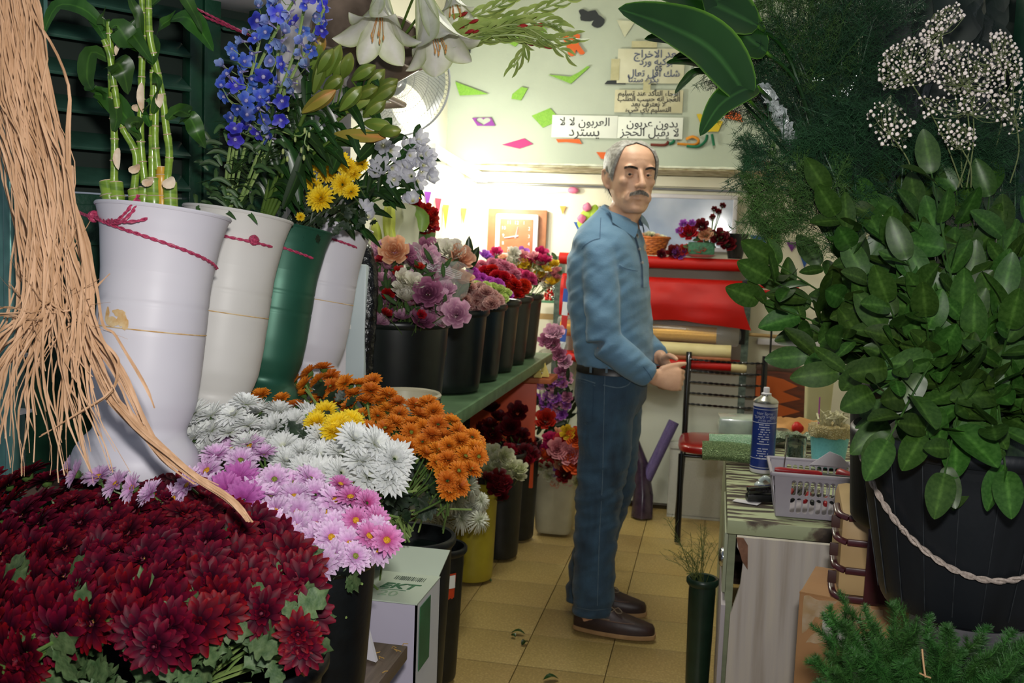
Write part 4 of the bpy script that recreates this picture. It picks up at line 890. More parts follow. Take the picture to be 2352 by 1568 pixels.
lilyw = mat('lily_white', 'ffffff', 'f0f0ea', rough=.45, scale=40, stretch=(1, 1, 1), ramp=[(0, 'b9c48c'), (.25, 'dfe2cc'), (1, 'e8e6e2')], translu=.35)
def lily(px, py, d, dr_, L, label, open_=.55, seed=1, curl=-.9):
    rnd = random.Random(seed); r = root('lily', P(px, py, d), label, 'flower'); MM = frame(P(px, py, d), dr_)
    for i in range(6):
        a = pi/3*i; m = M(); pts = []
        e = open_*(1 if i % 2 else .9); 
        for t in (0, .2, .45, .7, .88, 1):
            rad = .006 + L*(.16*t + .55*open_*t**2.2); z = L*(t - .12*t**5*(1+open_)) 
            pts.append(MM @ V((cos(a)*rad, sin(a)*rad, z)))
        c = MM @ V((0, 0, L*.5)); up_ = (MM.to_3x3() @ V((-cos(a), -sin(a), .25)))
        blade(m, bez(pts, 4), L*(.42 if i % 2 else .32), up=up_, fold=.3, prof=lambda t: (.3 + .75*sin(pi*min(1, t)**1.05*.8 + .1)**.9)*(1 if t < .62 else max(.02, 1-((t-.62)/.38)**1.35))); m.build('petal', lilyw, r)
    for i in range(5):
        a = i*1.25; b = MM @ V((cos(a)*.012, sin(a)*.012, L*.75)); m = M(); m.tube([MM @ V((0, 0, L*.1)), b], .0009, 4); m.ball(b, .0035, 6, sq=(.6, .6, 1.6)); m.build('stamen', mat('stamen', 'b8763c', 'c89858', rough=.7), r)
    m = M(); s0 = MM @ V((0, 0, .006)); m.tube(bez([s0, s0 + (MM.to_3x3() @ V((0, 0, -.03))), P(900, 120, 2.22)], 5), .003, 6); m.build('stem', MATS['lily_stalk'], r)
    return r
lily(878, -12, 2.0, V((.1, -.55, -1)), .14, 'open white lily with orange pollen stains at the top centre', .75, 1)
lily(972, -15, 2.02, V((.42, -.25, -1)), .17, 'large white lily trumpet hanging right of the stained lily', .5, 3)
lily(1035, -28, 2.1, V((.3, -.3, -1)), .08, 'small white lily at the top edge beside the gladioli', .6, 5)
glg = mat('gladiolus_green', 'a3b266', '84994e', rough=.45, scale=30, c3='96a85a', translu=.15, attr=.1); glr = mat('gladiolus_red', 'b02020', '8c1a1c', rough=.5)
gs = [([(945, 95), (1030, 82), (1150, 50), (1240, 22), (1340, -15)], 'uppermost', 2.1), ([(945, 100), (1060, 70), (1150, 62), (1240, 48), (1290, 62)], 'middle pale', 2.06), ([(940, 105), (1060, 90), (1180, 80), (1250, 92), (1322, 85)], 'right-pointing', 2.05), ([(945, 105), (1060, 88), (1140, 72), (1205, 95), (1180, 155)], 'drooping', 2.08), ([(940, 90), (1040, 55), (1130, 20), (1200, -20)], 'steep', 2.12), ([(950, 110), (1050, 92), (1120, 70), (1200, 60), (1310, 130)], 'lowest', 2.04)]
for pts, wh, d in gs:
    r = root('gladiolus', P(*pts[0], d+.1), wh + ' green gladiolus spike reaching out from the zinc vase', 'flower'); pp_ = bez([P(x, y, d + (.1 if i == 0 else 0)) for i, (x, y) in enumerate(pts)], 7)
    m = M(); m.tube(pp_, [.0036*(1-.6*i/len(pp_)) for i in range(len(pp_))], 6); m.build('stem', glg, r)
    n = len(pp_)
    for i in range(5, n-1, 1):
        dd = (pp_[i+1]-pp_[i-1]).normalized(); s_ = (1 if i % 2 else -1); side = (dd.cross(-_f)).normalized()*s_; L = .058*(1-.45*i/n)
        m = M(); blade(m, [pp_[i], pp_[i] + dd*L*.5 + side*L*.16, pp_[i] + dd*L + side*L*.22], .019*(1.1-.5*i/n), up=side, fold=.9); m.build('bract', glg, r)
        if i % 11 == 6: m = M(); q = pp_[i] + dd*L*.7 + side*L*.2; bud(m, q, q + dd*L*.5 + side*.003, .004); m.build('bud', glr, r)
# ================================================================ interior background
AR = {'ا': (0xFE8D, 2), 'أ': (0xFE83, 2), 'ب': (0xFE8F, 4), 'ت': (0xFE95, 4), 'ج': (0xFE9D, 4), 'ح': (0xFEA1, 4), 'خ': (0xFEA5, 4), 'د': (0xFEA9, 2), 'ر': (0xFEAD, 2), 'ز': (0xFEAF, 2), 'س': (0xFEB1, 4), 'ش': (0xFEB5, 4),
      'ط': (0xFEC1, 4), 'ع': (0xFEC9, 4), 'ف': (0xFED1, 4), 'ق': (0xFED5, 4), 'ك': (0xFED9, 4), 'ل': (0xFEDD, 4), 'م': (0xFEE1, 4), 'ن': (0xFEE5, 4), 'ه': (0xFEE9, 4), 'و': (0xFEED, 2), 'ي': (0xFEF1, 4), 'ة': (0xFE93, 2), 'ء': (0xFE80, 1), '~': (0xFEFB, 2)}
def arab(s):   # joins the letters and puts them in left-to-right drawing order
    s = s.replace('لا', '~'); out = []
    for i, c in enumerate(s):
        if c not in AR: out.append(c); continue
        b, n = AR[c]; prev = i > 0 and s[i-1] in AR and AR[s[i-1]][1] == 4; nxt = i+1 < len(s) and s[i+1] in AR and n == 4 and AR[s[i+1]][1] > 1
        out.append(chr(b + (3 if prev and nxt else 2 if nxt else 1 if prev and n > 1 else 0)))
    return ''.join(reversed(out))
RX = Matrix.Rotation(pi/2, 4, 'X')
BY = 4.99
def hexm(n, c, **k): return mat(n, c, None, rough=.75, scale=60, **k)
def foam(px, colname, label, th=.006, Y=BY, smooth=0):
    pts = [PY(x, y, Y) for x, y in px]; m = M()
    ctr = sum(pts, V((0, 0, 0)))/len(pts); n = V((0, -1, 0)); area_ = sum(a.x*b.z - b.x*a.z for a, b in zip(pts, pts[1:] + pts[:1]))
    if area_ < 0: pts.reverse()
    if smooth: pts = bez(pts + [pts[0]], smooth)[:-1]
    bm = bmesh.new(); vs = [bm.verts.new(p) for p in pts]; f = bm.faces.new(vs); r = bmesh.ops.extrude_face_region(bm, geom=[f])
    for v in r['geom']:
        if isinstance(v, bmesh.types.BMVert): v.co.y += th
    bm.verts.index_update(); m.add([v.co.copy() for v in bm.verts], [[v.index for v in q.verts] for q in bm.faces]); bm.free()
    o = m.build('foam_cutout', colname, smooth=False); tag(o, label, 'decoration', 'foam cut-outs on the upper wall'); return o
C3 = lambda l: [(1000 + x/3.267, y/3.267) for x, y in l]
C4 = lambda l: [(1600 + x/3.1277, y/3.1277) for x, y in l]
fg = mat('foam_green', '7fae3c', '6a9a30', rough=.7, scale=200, attr=.05); fp_ = hexm('foam_purple', '7a2f86'); fmg = hexm('foam_magenta', 'a82a68'); fo = hexm('foam_orange', 'c85a20'); fk = hexm('foam_black', '22272b'); fy = hexm('foam_yellow', 'c2a81e'); fd = hexm('foam_darkgreen', '0f3a34')
foam(C3([(148, 612), (182, 716), (396, 706)]), fg, 'green glitter triangle on the wall right of the fan')
foam(C3([(645, 652), (693, 662), (643, 752), (570, 740), (578, 705)]), fg, 'small green glitter chip left of the green boomerang')
foam(C3([(848, 560), (1010, 575), (1070, 545), (1140, 495), (1160, 500), (1017, 628)]), fg, 'green boomerang-shaped cut-out in the middle of the wall')
foam(C3([(722, 868), (860, 810), (905, 860), (880, 925), (806, 958)]), fg, 'large green lozenge touching the left written sign')
foam(C3([(498, 1085), (665, 1037), (733, 1080), (630, 1115)]), fmg, 'magenta lozenge low on the wall left of the man')
foam(C3([(905, 1043), (1080, 1043), (1100, 1080), (985, 1065), (920, 1068)]), fo, 'orange strip just below the left written sign')
foam(C3([(1207, 1140), (1315, 1143), (1290, 1195), (1243, 1190)]), fo, 'orange wedge beside the head of the man')
foam(C3([(945, 240), (1020, 250), (1085, 260), (1075, 330), (1122, 395), (1085, 408), (1055, 370), (1045, 415), (1000, 415), (985, 350)]), fo, 'orange starfish-like cut-out behind the gladiolus tips', smooth=2)
foam(C3([(472, 225), (520, 235), (560, 275), (610, 268), (630, 300), (600, 350), (530, 305)]), fg, 'green heart-like cut-out behind the gladioli, lower of two', smooth=2)
foam(C3([(700, 200), (790, 185), (835, 225), (715, 312), (650, 285)]), fg, 'green cut-out behind the gladioli, upper right of two')
foam(C3([(1075, 80), (1110, 68), (1145, 85), (1200, 75), (1225, 110), (1270, 145), (1255, 190), (1215, 208), (1170, 185), (1190, 150), (1160, 158), (1090, 150), (1090, 115)]), fk, 'black blob cut-out high on the wall', smooth=2)
foam(C3([(95, 340), (150, 343), (265, 362), (262, 398), (205, 370), (165, 378), (150, 398), (100, 400)]), fk, 'black cut-out at the right edge of the fan')
foam(C3([(1330, 555), (1390, 565), (1440, 575), (1425, 632), (1268, 630), (1290, 605), (1350, 603), (1390, 600), (1375, 580)]), fk, 'black cut-out at the lower left of the torn paper note')
foam(C4([(230, 750), (265, 690), (325, 690), (305, 762)]), fmg, 'magenta cut-out behind the fern on the wall')
foam(C4([(225, 795), (310, 800), (335, 875), (200, 845)]), fo, 'orange-red cut-out below the magenta one by the fern')
foam(C4([(0, 820), (30, 815), (60, 850), (190, 870), (155, 945), (80, 945), (20, 870)]), fy, 'yellow glitter cut-out beside the hanging leaf')
foam(C4([(400, 1080), (540, 1080), (540, 1110), (400, 1105)]), fd, 'dark green strip behind the fern near the beam edge')
foam(C4([(400, 1155), (540, 1160), (530, 1188), (400, 1182)]), hexm('foam_brown', '8a4a30'), 'brown strip behind the fern near the beam edge')
foam(C3([(50, -10), (150, -10), (130, 22), (60, 24)]), fo, 'orange cut-out at the top edge above the lilies')
foam(C3([(1360, 150), (1500, 160), (1420, 280)]), mat('wall_patch', 'bfc0a8', 'b4b69c', rough=.9), 'faded pale patch of paper beside the big leaf', th=.001)
c = bpy.data.curves.new('f', 'CURVE'); c.dimensions = '2D'; c.fill_mode = 'BOTH'; c.extrude = .003
def spl(px):
    q = [PY(x, y, BY) for x, y in px]; s = c.splines.new('POLY'); s.points.add(len(q)-1); s.use_cyclic_u = True
    for i, p in enumerate(q): s.points[i].co = (p.x + .97, p.z - 2.0, 0, 1)
spl(C3([(275, 885), (418, 882), (450, 944), (315, 944)]))
hx = [(360 + 58*(sin(t)**3)*.95, 912 - 3.2*(13*cos(t) - 5*cos(2*t) - 2*cos(3*t) - cos(4*t))*.62 - 4) for t in [2*pi*i/24 for i in range(24)]]
spl(C3(hx)); o = bpy.data.objects.new('t', c); COL.objects.link(o); me = bpy.data.meshes.new_from_object(o.evaluated_get(bpy.context.evaluated_depsgraph_get())); bpy.data.objects.remove(o)
me.materials.clear(); me.materials.append(fp_); o = bpy.data.objects.new('foam_cutout', me); COL.objects.link(o); o.matrix_local = Matrix.Translation((-.97, BY, 2.0)) @ RX; tag(o, 'purple frame-shaped cut-out with a heart-shaped hole', 'decoration', 'foam cut-outs on the upper wall')
# painted word under the signs
wd = root('wall_lettering', PY(1570, 335, BY), 'coloured foam letters of an Arabic word under the right sign', 'lettering')
for nm_, colr, l in (('first_letter', '0f6a48', [(2075, 1005), (2082, 1045), (2090, 1092)]), ('second_letter', '0f6a48', [(2040, 1010), (2025, 1060), (1970, 1100), (1885, 1095)]), ('third_letter', 'c8801c', [(1880, 1045), (1930, 1025), (1975, 1050), (1945, 1085), (1815, 1078)]), ('fourth_letter', '0f6a48', [(1795, 1050), (1780, 1070), (1755, 1080)]), ('fifth_letter', '6a2a20', [(1750, 1060), (1720, 1088), (1615, 1085)])):
    m = M(); m.tube([PY(x, y, BY-.002) for x, y in bez([V((a, b, 0)) for a, b in C3(l)], 5) for _ in (0,)] if False else [PY(q.x, q.y, BY-.002) for q in bez([V((a, b, 0)) for a, b in C3(l)], 5)], .0085, 8, flat=.5); m.build(nm_, hexm('ink_' + colr, colr), wd)
# signs
signm = mat('sign_board', 'd8dcd2', 'cfd3c9', rough=.5, scale=5); ink = mat('black_ink', '15171c', rough=.6)
def sign(l, t, r_, b, lines, label, mt, Y=BY, size=.05, shear=0, col=ink, th=.004):
    p, q = PY(l, t, Y), PY(r_, b, Y); c = (p+q)/2; w_, h_ = abs(q.x-p.x), abs(p.z-q.z); R_s = Matrix.Rotation(0, 4, 'Y')
    r = root('sign', V((c.x, c.y, min(p.z, q.z))), label, 'sign'); m = M(); m.box((c.x, Y-.002, c.z), (w_, th, h_), bev=.001); m.build('board', mt, r)
    for s, dx, dz, sz in lines:
        text(arab(s), sz, Matrix.Translation((c.x + dx*w_, Y - .0045, c.z + dz*h_)) @ RX, col, 'lettering', r, ext=.0006, off=.0004)
    return r
sign(1420, 268, 1567, 320, [('بدون عربون', .03, .2, .054), ('لا يقبل الحجز', 0, -.22, .054)], 'right white sign with two lines of black Arabic handwriting above the man', signm)
sign(1269, 264, 1417, 318, [('العربون لا لا', 0, .2, .054), ('يسترد', .0, -.24, .064)], 'left white sign with black Arabic handwriting, touching the green lozenge', signm)
paper = mat('old_paper', 'c2bda0', 'b3ae90', rough=.8, scale=12); inkb = mat('blue_ink', '3c4668', rough=.6)
sign(1413, 206, 1567, 260, [('الرجاء التأكد عند تسليم', 0, .34, .033), ('العجز انه حسب الطلب', 0, .1, .033), ('لا نعترف بعد', 0, -.13, .033), ('التسليم بأي شيء', 0, -.36, .032)], 'yellowed paper note with four lines of black Arabic handwriting', paper, th=.001)
sign(1420, 112, 1570, 192, [('بعد الاخراج', .08, .34, .05), ('بوكيه ورد', .08, .12, .045), ('50', .12, -.08, .035), ('شك اقل تعال', .05, -.22, .045), ('بكره ستنا', -.1, -.4, .04)], 'uppermost torn paper note with blue Arabic handwriting, near the big leaf', mat('thin_paper', 'c4c3ac', 'b8b69c', rough=.8, scale=9), th=.001, col=inkb)
tape = mat('old_tape', 'b3ae88', 'a19c74', rough=.5)
for x, y, w_, h_, lab in ((1486, 199, .035, .06, 'strip of old tape between the two paper notes'), (1413, 160, .04, .1, 'torn brown tape at the left edge of the upper note'), (1480, 102, .12, .03, 'old tape over the upper note')):
    q = PY(x, y, BY); m = M(); m.box((q.x, q.y-.0035, q.z), (w_, .001, h_)); tag(m.build('tape', tape), lab, 'tape')
# whiteboard ---------------------------------------------------
wb = root('whiteboard', PY(1590, 570, 5.44), 'framed whiteboard on the back wall behind the man', 'board'); a, b = PY(1440, 447, 5.42), PY(1683, 575, 5.42)
m = M(); m.box(((a.x+b.x)/2, 5.43, (a.z+b.z)/2), (b.x-a.x, .01, a.z-b.z)); m.build('panel', mat('board_panel', '8d9db8', 'c8d0e0', rough=.12, scale=3, coat=.6), wb)
for (x, z, w_, h_) in (((a.x+b.x)/2, a.z, b.x-a.x+.02, .022), ((a.x+b.x)/2, b.z, b.x-a.x+.02, .022), (a.x, (a.z+b.z)/2, .022, a.z-b.z), (b.x, (a.z+b.z)/2, .022, a.z-b.z)):
    m = M(); m.box((x, 5.425, z), (w_, .02, h_), bev=.004); m.build('frame', whitepl, wb)
# clock ---------------------------------------------------------
ck = root('clock', PY(1185, 600, 5.44), 'square wall clock with salmon face on the back wall above the pink flowers', 'clock')
a, b = PY(1120, 478, 5.4), PY(1250, 602, 5.4); cx, cz = (a.x+b.x)/2, (a.z+b.z)/2
m = M(); m.box((cx, 5.43, cz), (b.x-a.x, .02, a.z-b.z), bev=.003); m.build('backing', mat('clock_wood', 'a86e4a', '98603e', rough=.5), ck)
m = M(); m.box((cx+.003, 5.41, cz-.005), (.235, .03, .235), bev=.014); m.build('frame', whitepl, ck)
m = M(); m.box((cx+.003, 5.394, cz-.005), (.18, .004, .18), bev=.002); m.build('face', mat('clock_face', 'c07450', 'b46a48', rough=.5), ck)
for i in range(12):
    an = pi/2 - i*pi/6; rr2 = .07*min(1/max(abs(cos(an)), abs(sin(an))), 1.2); text(str(12 if i == 0 else i), .026, Matrix.Translation((cx+.003 + rr2*cos(an), 5.391, cz-.005 + rr2*sin(an))) @ RX, whitepl, 'numeral', ck)
for an, L, w_ in ((80, .05, .006), (190, .065, .004)):
    m = M(); e = V((cos(radians(an)), 0, sin(radians(an)))); m.tube([V((cx+.003, 5.388, cz-.005)) - e*.012, V((cx+.003, 5.388, cz-.005)) + e*L], [w_, w_*.5], 4, flat=.3); m.build('hand', whitepl, ck)
# bunting flags
def flag(p, w_, h_, mt, label, face=(0, -1, 0), k=0):
    m = M(); f = V(face).normalized(); s = V((0, 0, 1)).cross(f)*w_/2; p = V(p); m.prism([p - s, p + s*1, p + s*k + V((0, 0, -h_))], f, .002); tag(m.build('flag', mt, smooth=False), label, 'flag', 'bunting flags')
fbl = mat('flag_blue', '1d4f9a', '16407e', rough=.5, scale=300, lo=.5); fye = mat('flag_yellow', 'cdbb24', 'b8a61a', rough=.5); fpu = hexm('flag_purple', '6a2480'); forr = hexm('flag_orange', 'e09a48'); frd = hexm('flag_red', 'c02848')
flag(PY(1741, 541, 5.44), .085, .08, fbl, 'blue triangular flag on the back wall right of the rack', k=.9)
flag(PY(1776, 532, 5.44), .06, .1, fye, 'yellow flag beside the blue one right of the rack', k=-.6)
flag(PY(1820, 556, 5.44), .06, .05, fpu, 'purple flag behind the ruscus leaves')
flag(PY(1850, 575, 5.44), .07, .09, fbl, 'blue flag furthest right behind the ruscus leaves')
flag(PY(1293, 473, 5.44), .035, .045, forr, 'small orange flag left of the man')
flag(PY(1330, 510, 5.43), .06, .05, fbl, 'blue flag tucked behind the shoulder of the man')
for x, y, mt, nm_, h_ in ((963, 436, fye, 'yellow', .1), (983, 440, fpu, 'purple', .08), (1007, 455, frd, 'red', .1), (1025, 470, fye, 'pale yellow', .12), (1066, 478, forr, 'orange', .08)):
    q = PX(x, y, -1.345); flag(q, .06, h_, mt, nm_ + ' flag hanging on the bright left wall', face=(1, -.3, 0))
m = M(); m.tube(bez([PX(955, 425, -1.34), PX(1010, 432, -1.34), PX(1075, 452, -1.34), PY(1300, 440, 5.43)], 6), .0015, 4); tag(m.build('string', mat('pale_string', 'b8b89c', rough=.8)), 'thin string of the bunting across the corner', 'string')
# paper flower ornament
q = PY(1352, 500, 5.42); r = root('paper_ornament', q, 'lime green and pink paper flower on the back wall behind the shoulder of the man', 'decoration')
lim = mat('lime_paper', 'a8c43c', '8fae28', rough=.6); pkp = mat('pink_paper', 'd87898', 'c05c80', rough=.6)
for i, (dx, dz, sz) in enumerate(((-.01, .0, .035), (.03, .03, .03), (-.03, -.03, .03), (.02, -.03, .03))):
    m = M(); m.ball(q + V((dx, 0, dz)), sz, 12, sq=(1, .2, 1.3)); displace(m, .006, 30, i); m.build('leaf', lim, r)
for dx, dz in ((-.01, .055), (-.035, -.005)):
    m = M(); m.ball(q + V((dx, -.012, dz)), .024, 12, sq=(1, .5, 1)); displace(m, .006, 70); m.build('bloom', pkp, r)
m = M(); m.ball(PY(1316, 437, 5.43), .03, 10, sq=(1, .3, .6)); tag(m.build('paper_bow', pkp), 'small pink paper bow high on the wall left of the man', 'decoration')
# ---- rack of wrapping rolls -----------------------------------------
gal = mat('galvanised', '6f7f74', '4e5d54', rough=.4, metal=.6, scale=50); redp = mat('red_wrap', 'b8160f', 'a01008', rough=.5, scale=3, spec=.3)
RX0, RX1, RY = -.80, .15, 5.27
rk = root('display_rack', (-.32, RY, 0), 'steel angle rack behind the man that carries wrapping rolls, white panel below', 'rack')
for x in (RX0, RX1):
    for y in (5.2, 5.38): m = M(); m.box((x, y, .65), (.035, .004, 1.3)); m.box((x + (.016 if x > 0 else -.016), y + .015, .65), (.004, .032, 1.3)); m.build('post', gal, rk)
m = M(); m.box((-.325, 5.29, 1.285), (.95, .2, .02)); m.build('top_shelf', whitepl, rk)
m = M(); m.box((-.325, 5.33, .38), (.93, .01, .7)); m.build('lower_panel', mat('white_panel', 'c9cdbf', 'bfc4b4', rough=.5, scale=3), rk)
m = M(); m.box((-.325, 5.36, 1.0), (.93, .006, .52)); m.build('back_panel', mat('grey_panel', 'a8a49e', '9a968f', rough=.6, scale=3), rk)
m = M(); m.box((-.325, 5.27, .795), (.95, .18, .018)); m.build('middle_shelf', redp, rk)
for z in (1.17, .95): m = M(); m.box((.135, 5.2, z), (.03, .03, .1), bev=.006); m.build('bracket', blackpl, rk)
def roll(z, rad, mt, x0, x1, label, Y=5.21, core=True, rough_=0):
    r = root('wrapping_roll', ((x0+x1)/2, Y, z-rad), label, 'roll'); m = M(); q = V((1, 0, 0)).to_track_quat('Z', 'Y').to_matrix(); n = 24; pr = []
    L = x1-x0; pr = [(rad + rough_*noise.noise(V((i*.6, rad*99, 0))), L*i/20) for i in range(21)]; m.lathe(pr, 28, q, c=(x0, Y, z)); m.build('sheet', mt, r)
    m = M(); m.lathe([(rad*.99, L-.0005), (rad*.7, L), (rad*.45, L-.001), (rad*.3, L-.02), (0, L-.02)], 20, q, c=(x0, Y, z)); m.build('core', mat('cardboard', 'a8845c', '937048', rough=.8), r); return r
roll(1.29, .03, redp, -.8, .17, 'red wrapping roll lying along the top edge of the rack')
rd = roll(1.165, .05, redp, -.78, .12, 'red glossy wrapping roll with its sheet hanging loose, upper roll of the rack', Y=5.22)
m = M()
def drape(u, v):
    x = -.78 + .9*u + (.055*v*v if u > .9 else .055*v*v*max(0, (u-.6)/.4)); z = 1.19 - .185*v - .03*max(0, u-.7)*v*3; y = 5.17 - .035*sin(v*2.4) + .012*noise.noise(V((u*6, v*3, 2))) - .02*v*max(0, u-.8)*5
    return (x, y, z + .006*noise.noise(V((u*7, v*2, 5))))
m.grid(drape, 40, 14); m.build('loose_sheet', redp, rd)
gold = mat('gold_mesh', 'dca428', 'c8901c', rough=.35, metal=.3, scale=200); cel = mat('cellophane', 'e8eae8', rough=.08, alpha=.12, spec=.8)
rgm = roll(.935, .042, gold, -.78, .01, 'gold wrapping roll inside clear plastic film on the rack', Y=5.23)
m = M(); q = V((1, 0, 0)).to_track_quat('Z', 'Y').to_matrix(); m.lathe([(.052, 0), (.055, .3), (.053, .6), (.057, .82), (.06, .9), (.04, .92)], 24, q, c=(-.79, 5.22, .945)); displace(m, .006, 25); m.build('plastic_film', cel, rgm)
roll(.862, .034, mat('cream_wrap', 'd8cc9c', 'c9bc88', rough=.6, scale=8, bump=.3), -.7, .085, 'cream textured wrapping roll under the gold roll', Y=5.16, rough_=.002)
roll(.825, .018, mat('tan_wrap', 'a8643c', '96542e', rough=.5), -.7, .085, 'thin tan wrapping roll under the cream roll', Y=5.155)
rl = roll(.79, .022, redp, -.8, .1, 'lowest red wrapping roll in front of the middle shelf', Y=5.15)
m = M(); m.lathe([(.024, 0), (.026, .06), (.02, .075), (0, .075)], 20, q, c=(.09, 5.15, .79)); m.build('cream_end', MATS['cream_wrap'], rl)
for z, x1, mt, lab in ((1.168, .42, redp, 'red rod end sticking out of the right side of the rack'), (1.19, .40, redp, 'second red rod above the first one at the right of the rack'), (.95, .32, mat('pale_wood', 'b89a68', 'a08454', rough=.6), 'wooden rod end sticking out of the right side of the rack')):
    m = M(); m.tube([(.13, 5.24 if z != 1.19 else 5.3, z), (x1, 5.24 if z != 1.19 else 5.3, z - .005)], .009, 8); tag(m.build('rod', mt), lab, 'rod')
m = M(); p0, p1, p2, p3 = PY(1773, 740, 4.9), PY(1768, 832, 4.9), PY(1850, 838, 4.9), PY(1856, 800, 4.9); m.tube([p0, p1], .005, 6); tag(m.build('wire_stand', blackpl), 'thin black wire upright between the rack and the ruscus leaves', 'stand')
m = M(); m.box((.42, 5.43, .9), (.4, .03, .03), bev=.004); tag(m.build('wall_ledge', whitepl), 'white ledge on the back wall right of the rack', 'ledge')
# on top of the rack
Z1 = 1.322
bsk = root('basket', PY(1497, 592, 5.26), 'orange wicker basket of dry flowers on the rack behind the neck of the man', 'basket'); c = V((PY(1495, 570, 5.26).x, 5.26, Z1)); wick = mat('wicker', 'c8702c', 'a0501c', rough=.6, scale=60, bump=.4)
for j in range(9):
    m = M(); z = .008 + j*.009; rr2 = .055 + .03*(j/8)**.7; m.tube([c + V((cos(a)*rr2 + .002*cos(a*12 + j*pi), sin(a)*rr2, z + .002*sin(a*12 + j*pi))) for a in [2*pi*i/48 for i in range(49)]], .0052, 5, cap=False); m.build('weave', wick, bsk)
m = M(); m.tube([c + V((cos(a)*.092, sin(a)*.085, .09)) for a in [2*pi*i/32 for i in range(33)]], .008, 6, cap=False); m.build('rim', wick, bsk)
m = M(); m.lathe([(0, .002), (.055, .004)], 20, c=c); m.build('base', wick, bsk)
def rose(seed, mt, R=.024, name='rose', rows=5, dense=6, green=True):
    rnd = random.Random(seed); m = M()
    for j in range(rows):
        k = j/(rows-1); n = dense - int(j*.6) if rows > 3 else dense; rad = R*(1-.8*k); hgt = R*(.9 + .35*k)
        for i in range(max(3, n)):
            a = 2*pi*i/max(3, n) + j*1.3 + rnd.uniform(-.2, .2); w_ = rad*2.3/max(3, n)*2.2
            def f(u, v, a=a, rad=rad, w_=w_, hgt=hgt, k=k):
                th = a + (u-.5)*w_/rad*1.25*(.5 + .5*sin(pi*min(1, v*.8+.15))); rr3 = rad*(.35 + .65*sin(v*pi*.55)) + R*.5*(1-k)*max(0, v-.6)*2; z = hgt*v*(1-.10*abs(u-.5)*2)
                return (cos(th)*rr3, sin(th)*rr3, z - R*.5)
            m.grid(f, 4, 4, t=lambda u, v: v)
    return m
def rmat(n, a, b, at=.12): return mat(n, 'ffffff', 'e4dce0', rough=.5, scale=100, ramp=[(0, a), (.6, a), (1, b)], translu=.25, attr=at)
RM = {'red': rmat('rose_red', '8c0a14', 'c01822'), 'dark red': rmat('rose_dark', '42050f', '7a0c1c'), 'pink': rmat('rose_pink', 'c87480', 'e8a4a8'), 'peach': rmat('rose_peach', 'd8946c', 'ecc09c'), 'orange': rmat('rose_orange', 'c8401c', 'e86030'), 'magenta': rmat('rose_magenta', 'a01450', 'd02870'), 'cream': rmat('rose_cream', 'c4cc94', 'eaeccc'), 'mauve': rmat('rose_mauve', '8c4a6c', 'b87898'), 'lilac pink': rmat('rose_lilac', 'c088a8', 'e2b8cc'), 'white': rmat('rose_white', 'd0d0b8', 'eceadc'), 'yellow': rmat('rose_yellow', 'd8b018', 'ecd038'), 'purple': rmat('rose_purple', '8a3fa8', 'b068cc')}
RME = {}
def rosemesh(colr, v=0, R=.024):
    k = (colr, v, R)
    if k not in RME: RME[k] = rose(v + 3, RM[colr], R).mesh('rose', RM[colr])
    return RME[k]
def carn(seed, R=.026):
    rnd = random.Random(seed); m = M(); 
    for j in range(5):
        for i in range(11 - j):
            a = 2*pi*i/(11-j) + j + rnd.uniform(-.2, .2); e = .15 + j*.33
            mtx = Matrix.Rotation(a, 4, 'Z') @ Matrix.Rotation(-e, 4, 'Y')
            def f(u, v, rnd=rnd): return mtx @ V((R*v*(1-.06*j), (u-.5)*R*.95*v, R*.12*v*sin(u*19 + i)*1.0))
            m.grid(f, 6, 3, t=lambda u, v: v)
    return m
CME = {}
def carnmesh(n, a, b, v):
    if (n, v) not in CME: CME[(n, v)] = carn(v).mesh('carnation', rmat('carnation_' + n, a, b, .1))
    return CME[(n, v)]
def flowers(name, label, group, meshes, poly, dfn, nrm, gap, sc=(.85, 1.15), seed=1, stem=None, tgt=None, jit=.4, offd=.02):
    rnd = random.Random(seed); out = []
    zp = scatter(poly, gap, 3000, rnd)
    for x, y in zp:
        p = P(x, y, dfn(x, y) + rnd.uniform(-offd, offd)); n = (V(nrm(x, y)).normalized() + V([rnd.uniform(-jit, jit) for _ in range(3)])).normalized()
        me = rnd.choice(meshes); o = bpy.data.objects.new(name, me); COL.objects.link(o); fm_ = frame(p, n, rnd.uniform(0, 6.28), rnd.uniform(*sc)); o.matrix_local = fm_; tag(o, label + (zone(x, y, zp, False) if len(zp) > 5 and len(label.split()) < 13 else ''), 'flower', group)
        if stem:
            m = M(); b = tgt + V((rnd.uniform(-.07, .07), rnd.uniform(-.07, .07), 0)); mid_ = (p+b)/2 + n*.02; q = fm_.inverted(); m.tube([q @ z for z in bez([p - n*.012, mid_, b], 3)], .0018, 4, cap=False)
            s = bpy.data.objects.new('stem', m.mesh('stem', stem)); COL.objects.link(s); s.parent = o
        out.append(o)
    return out
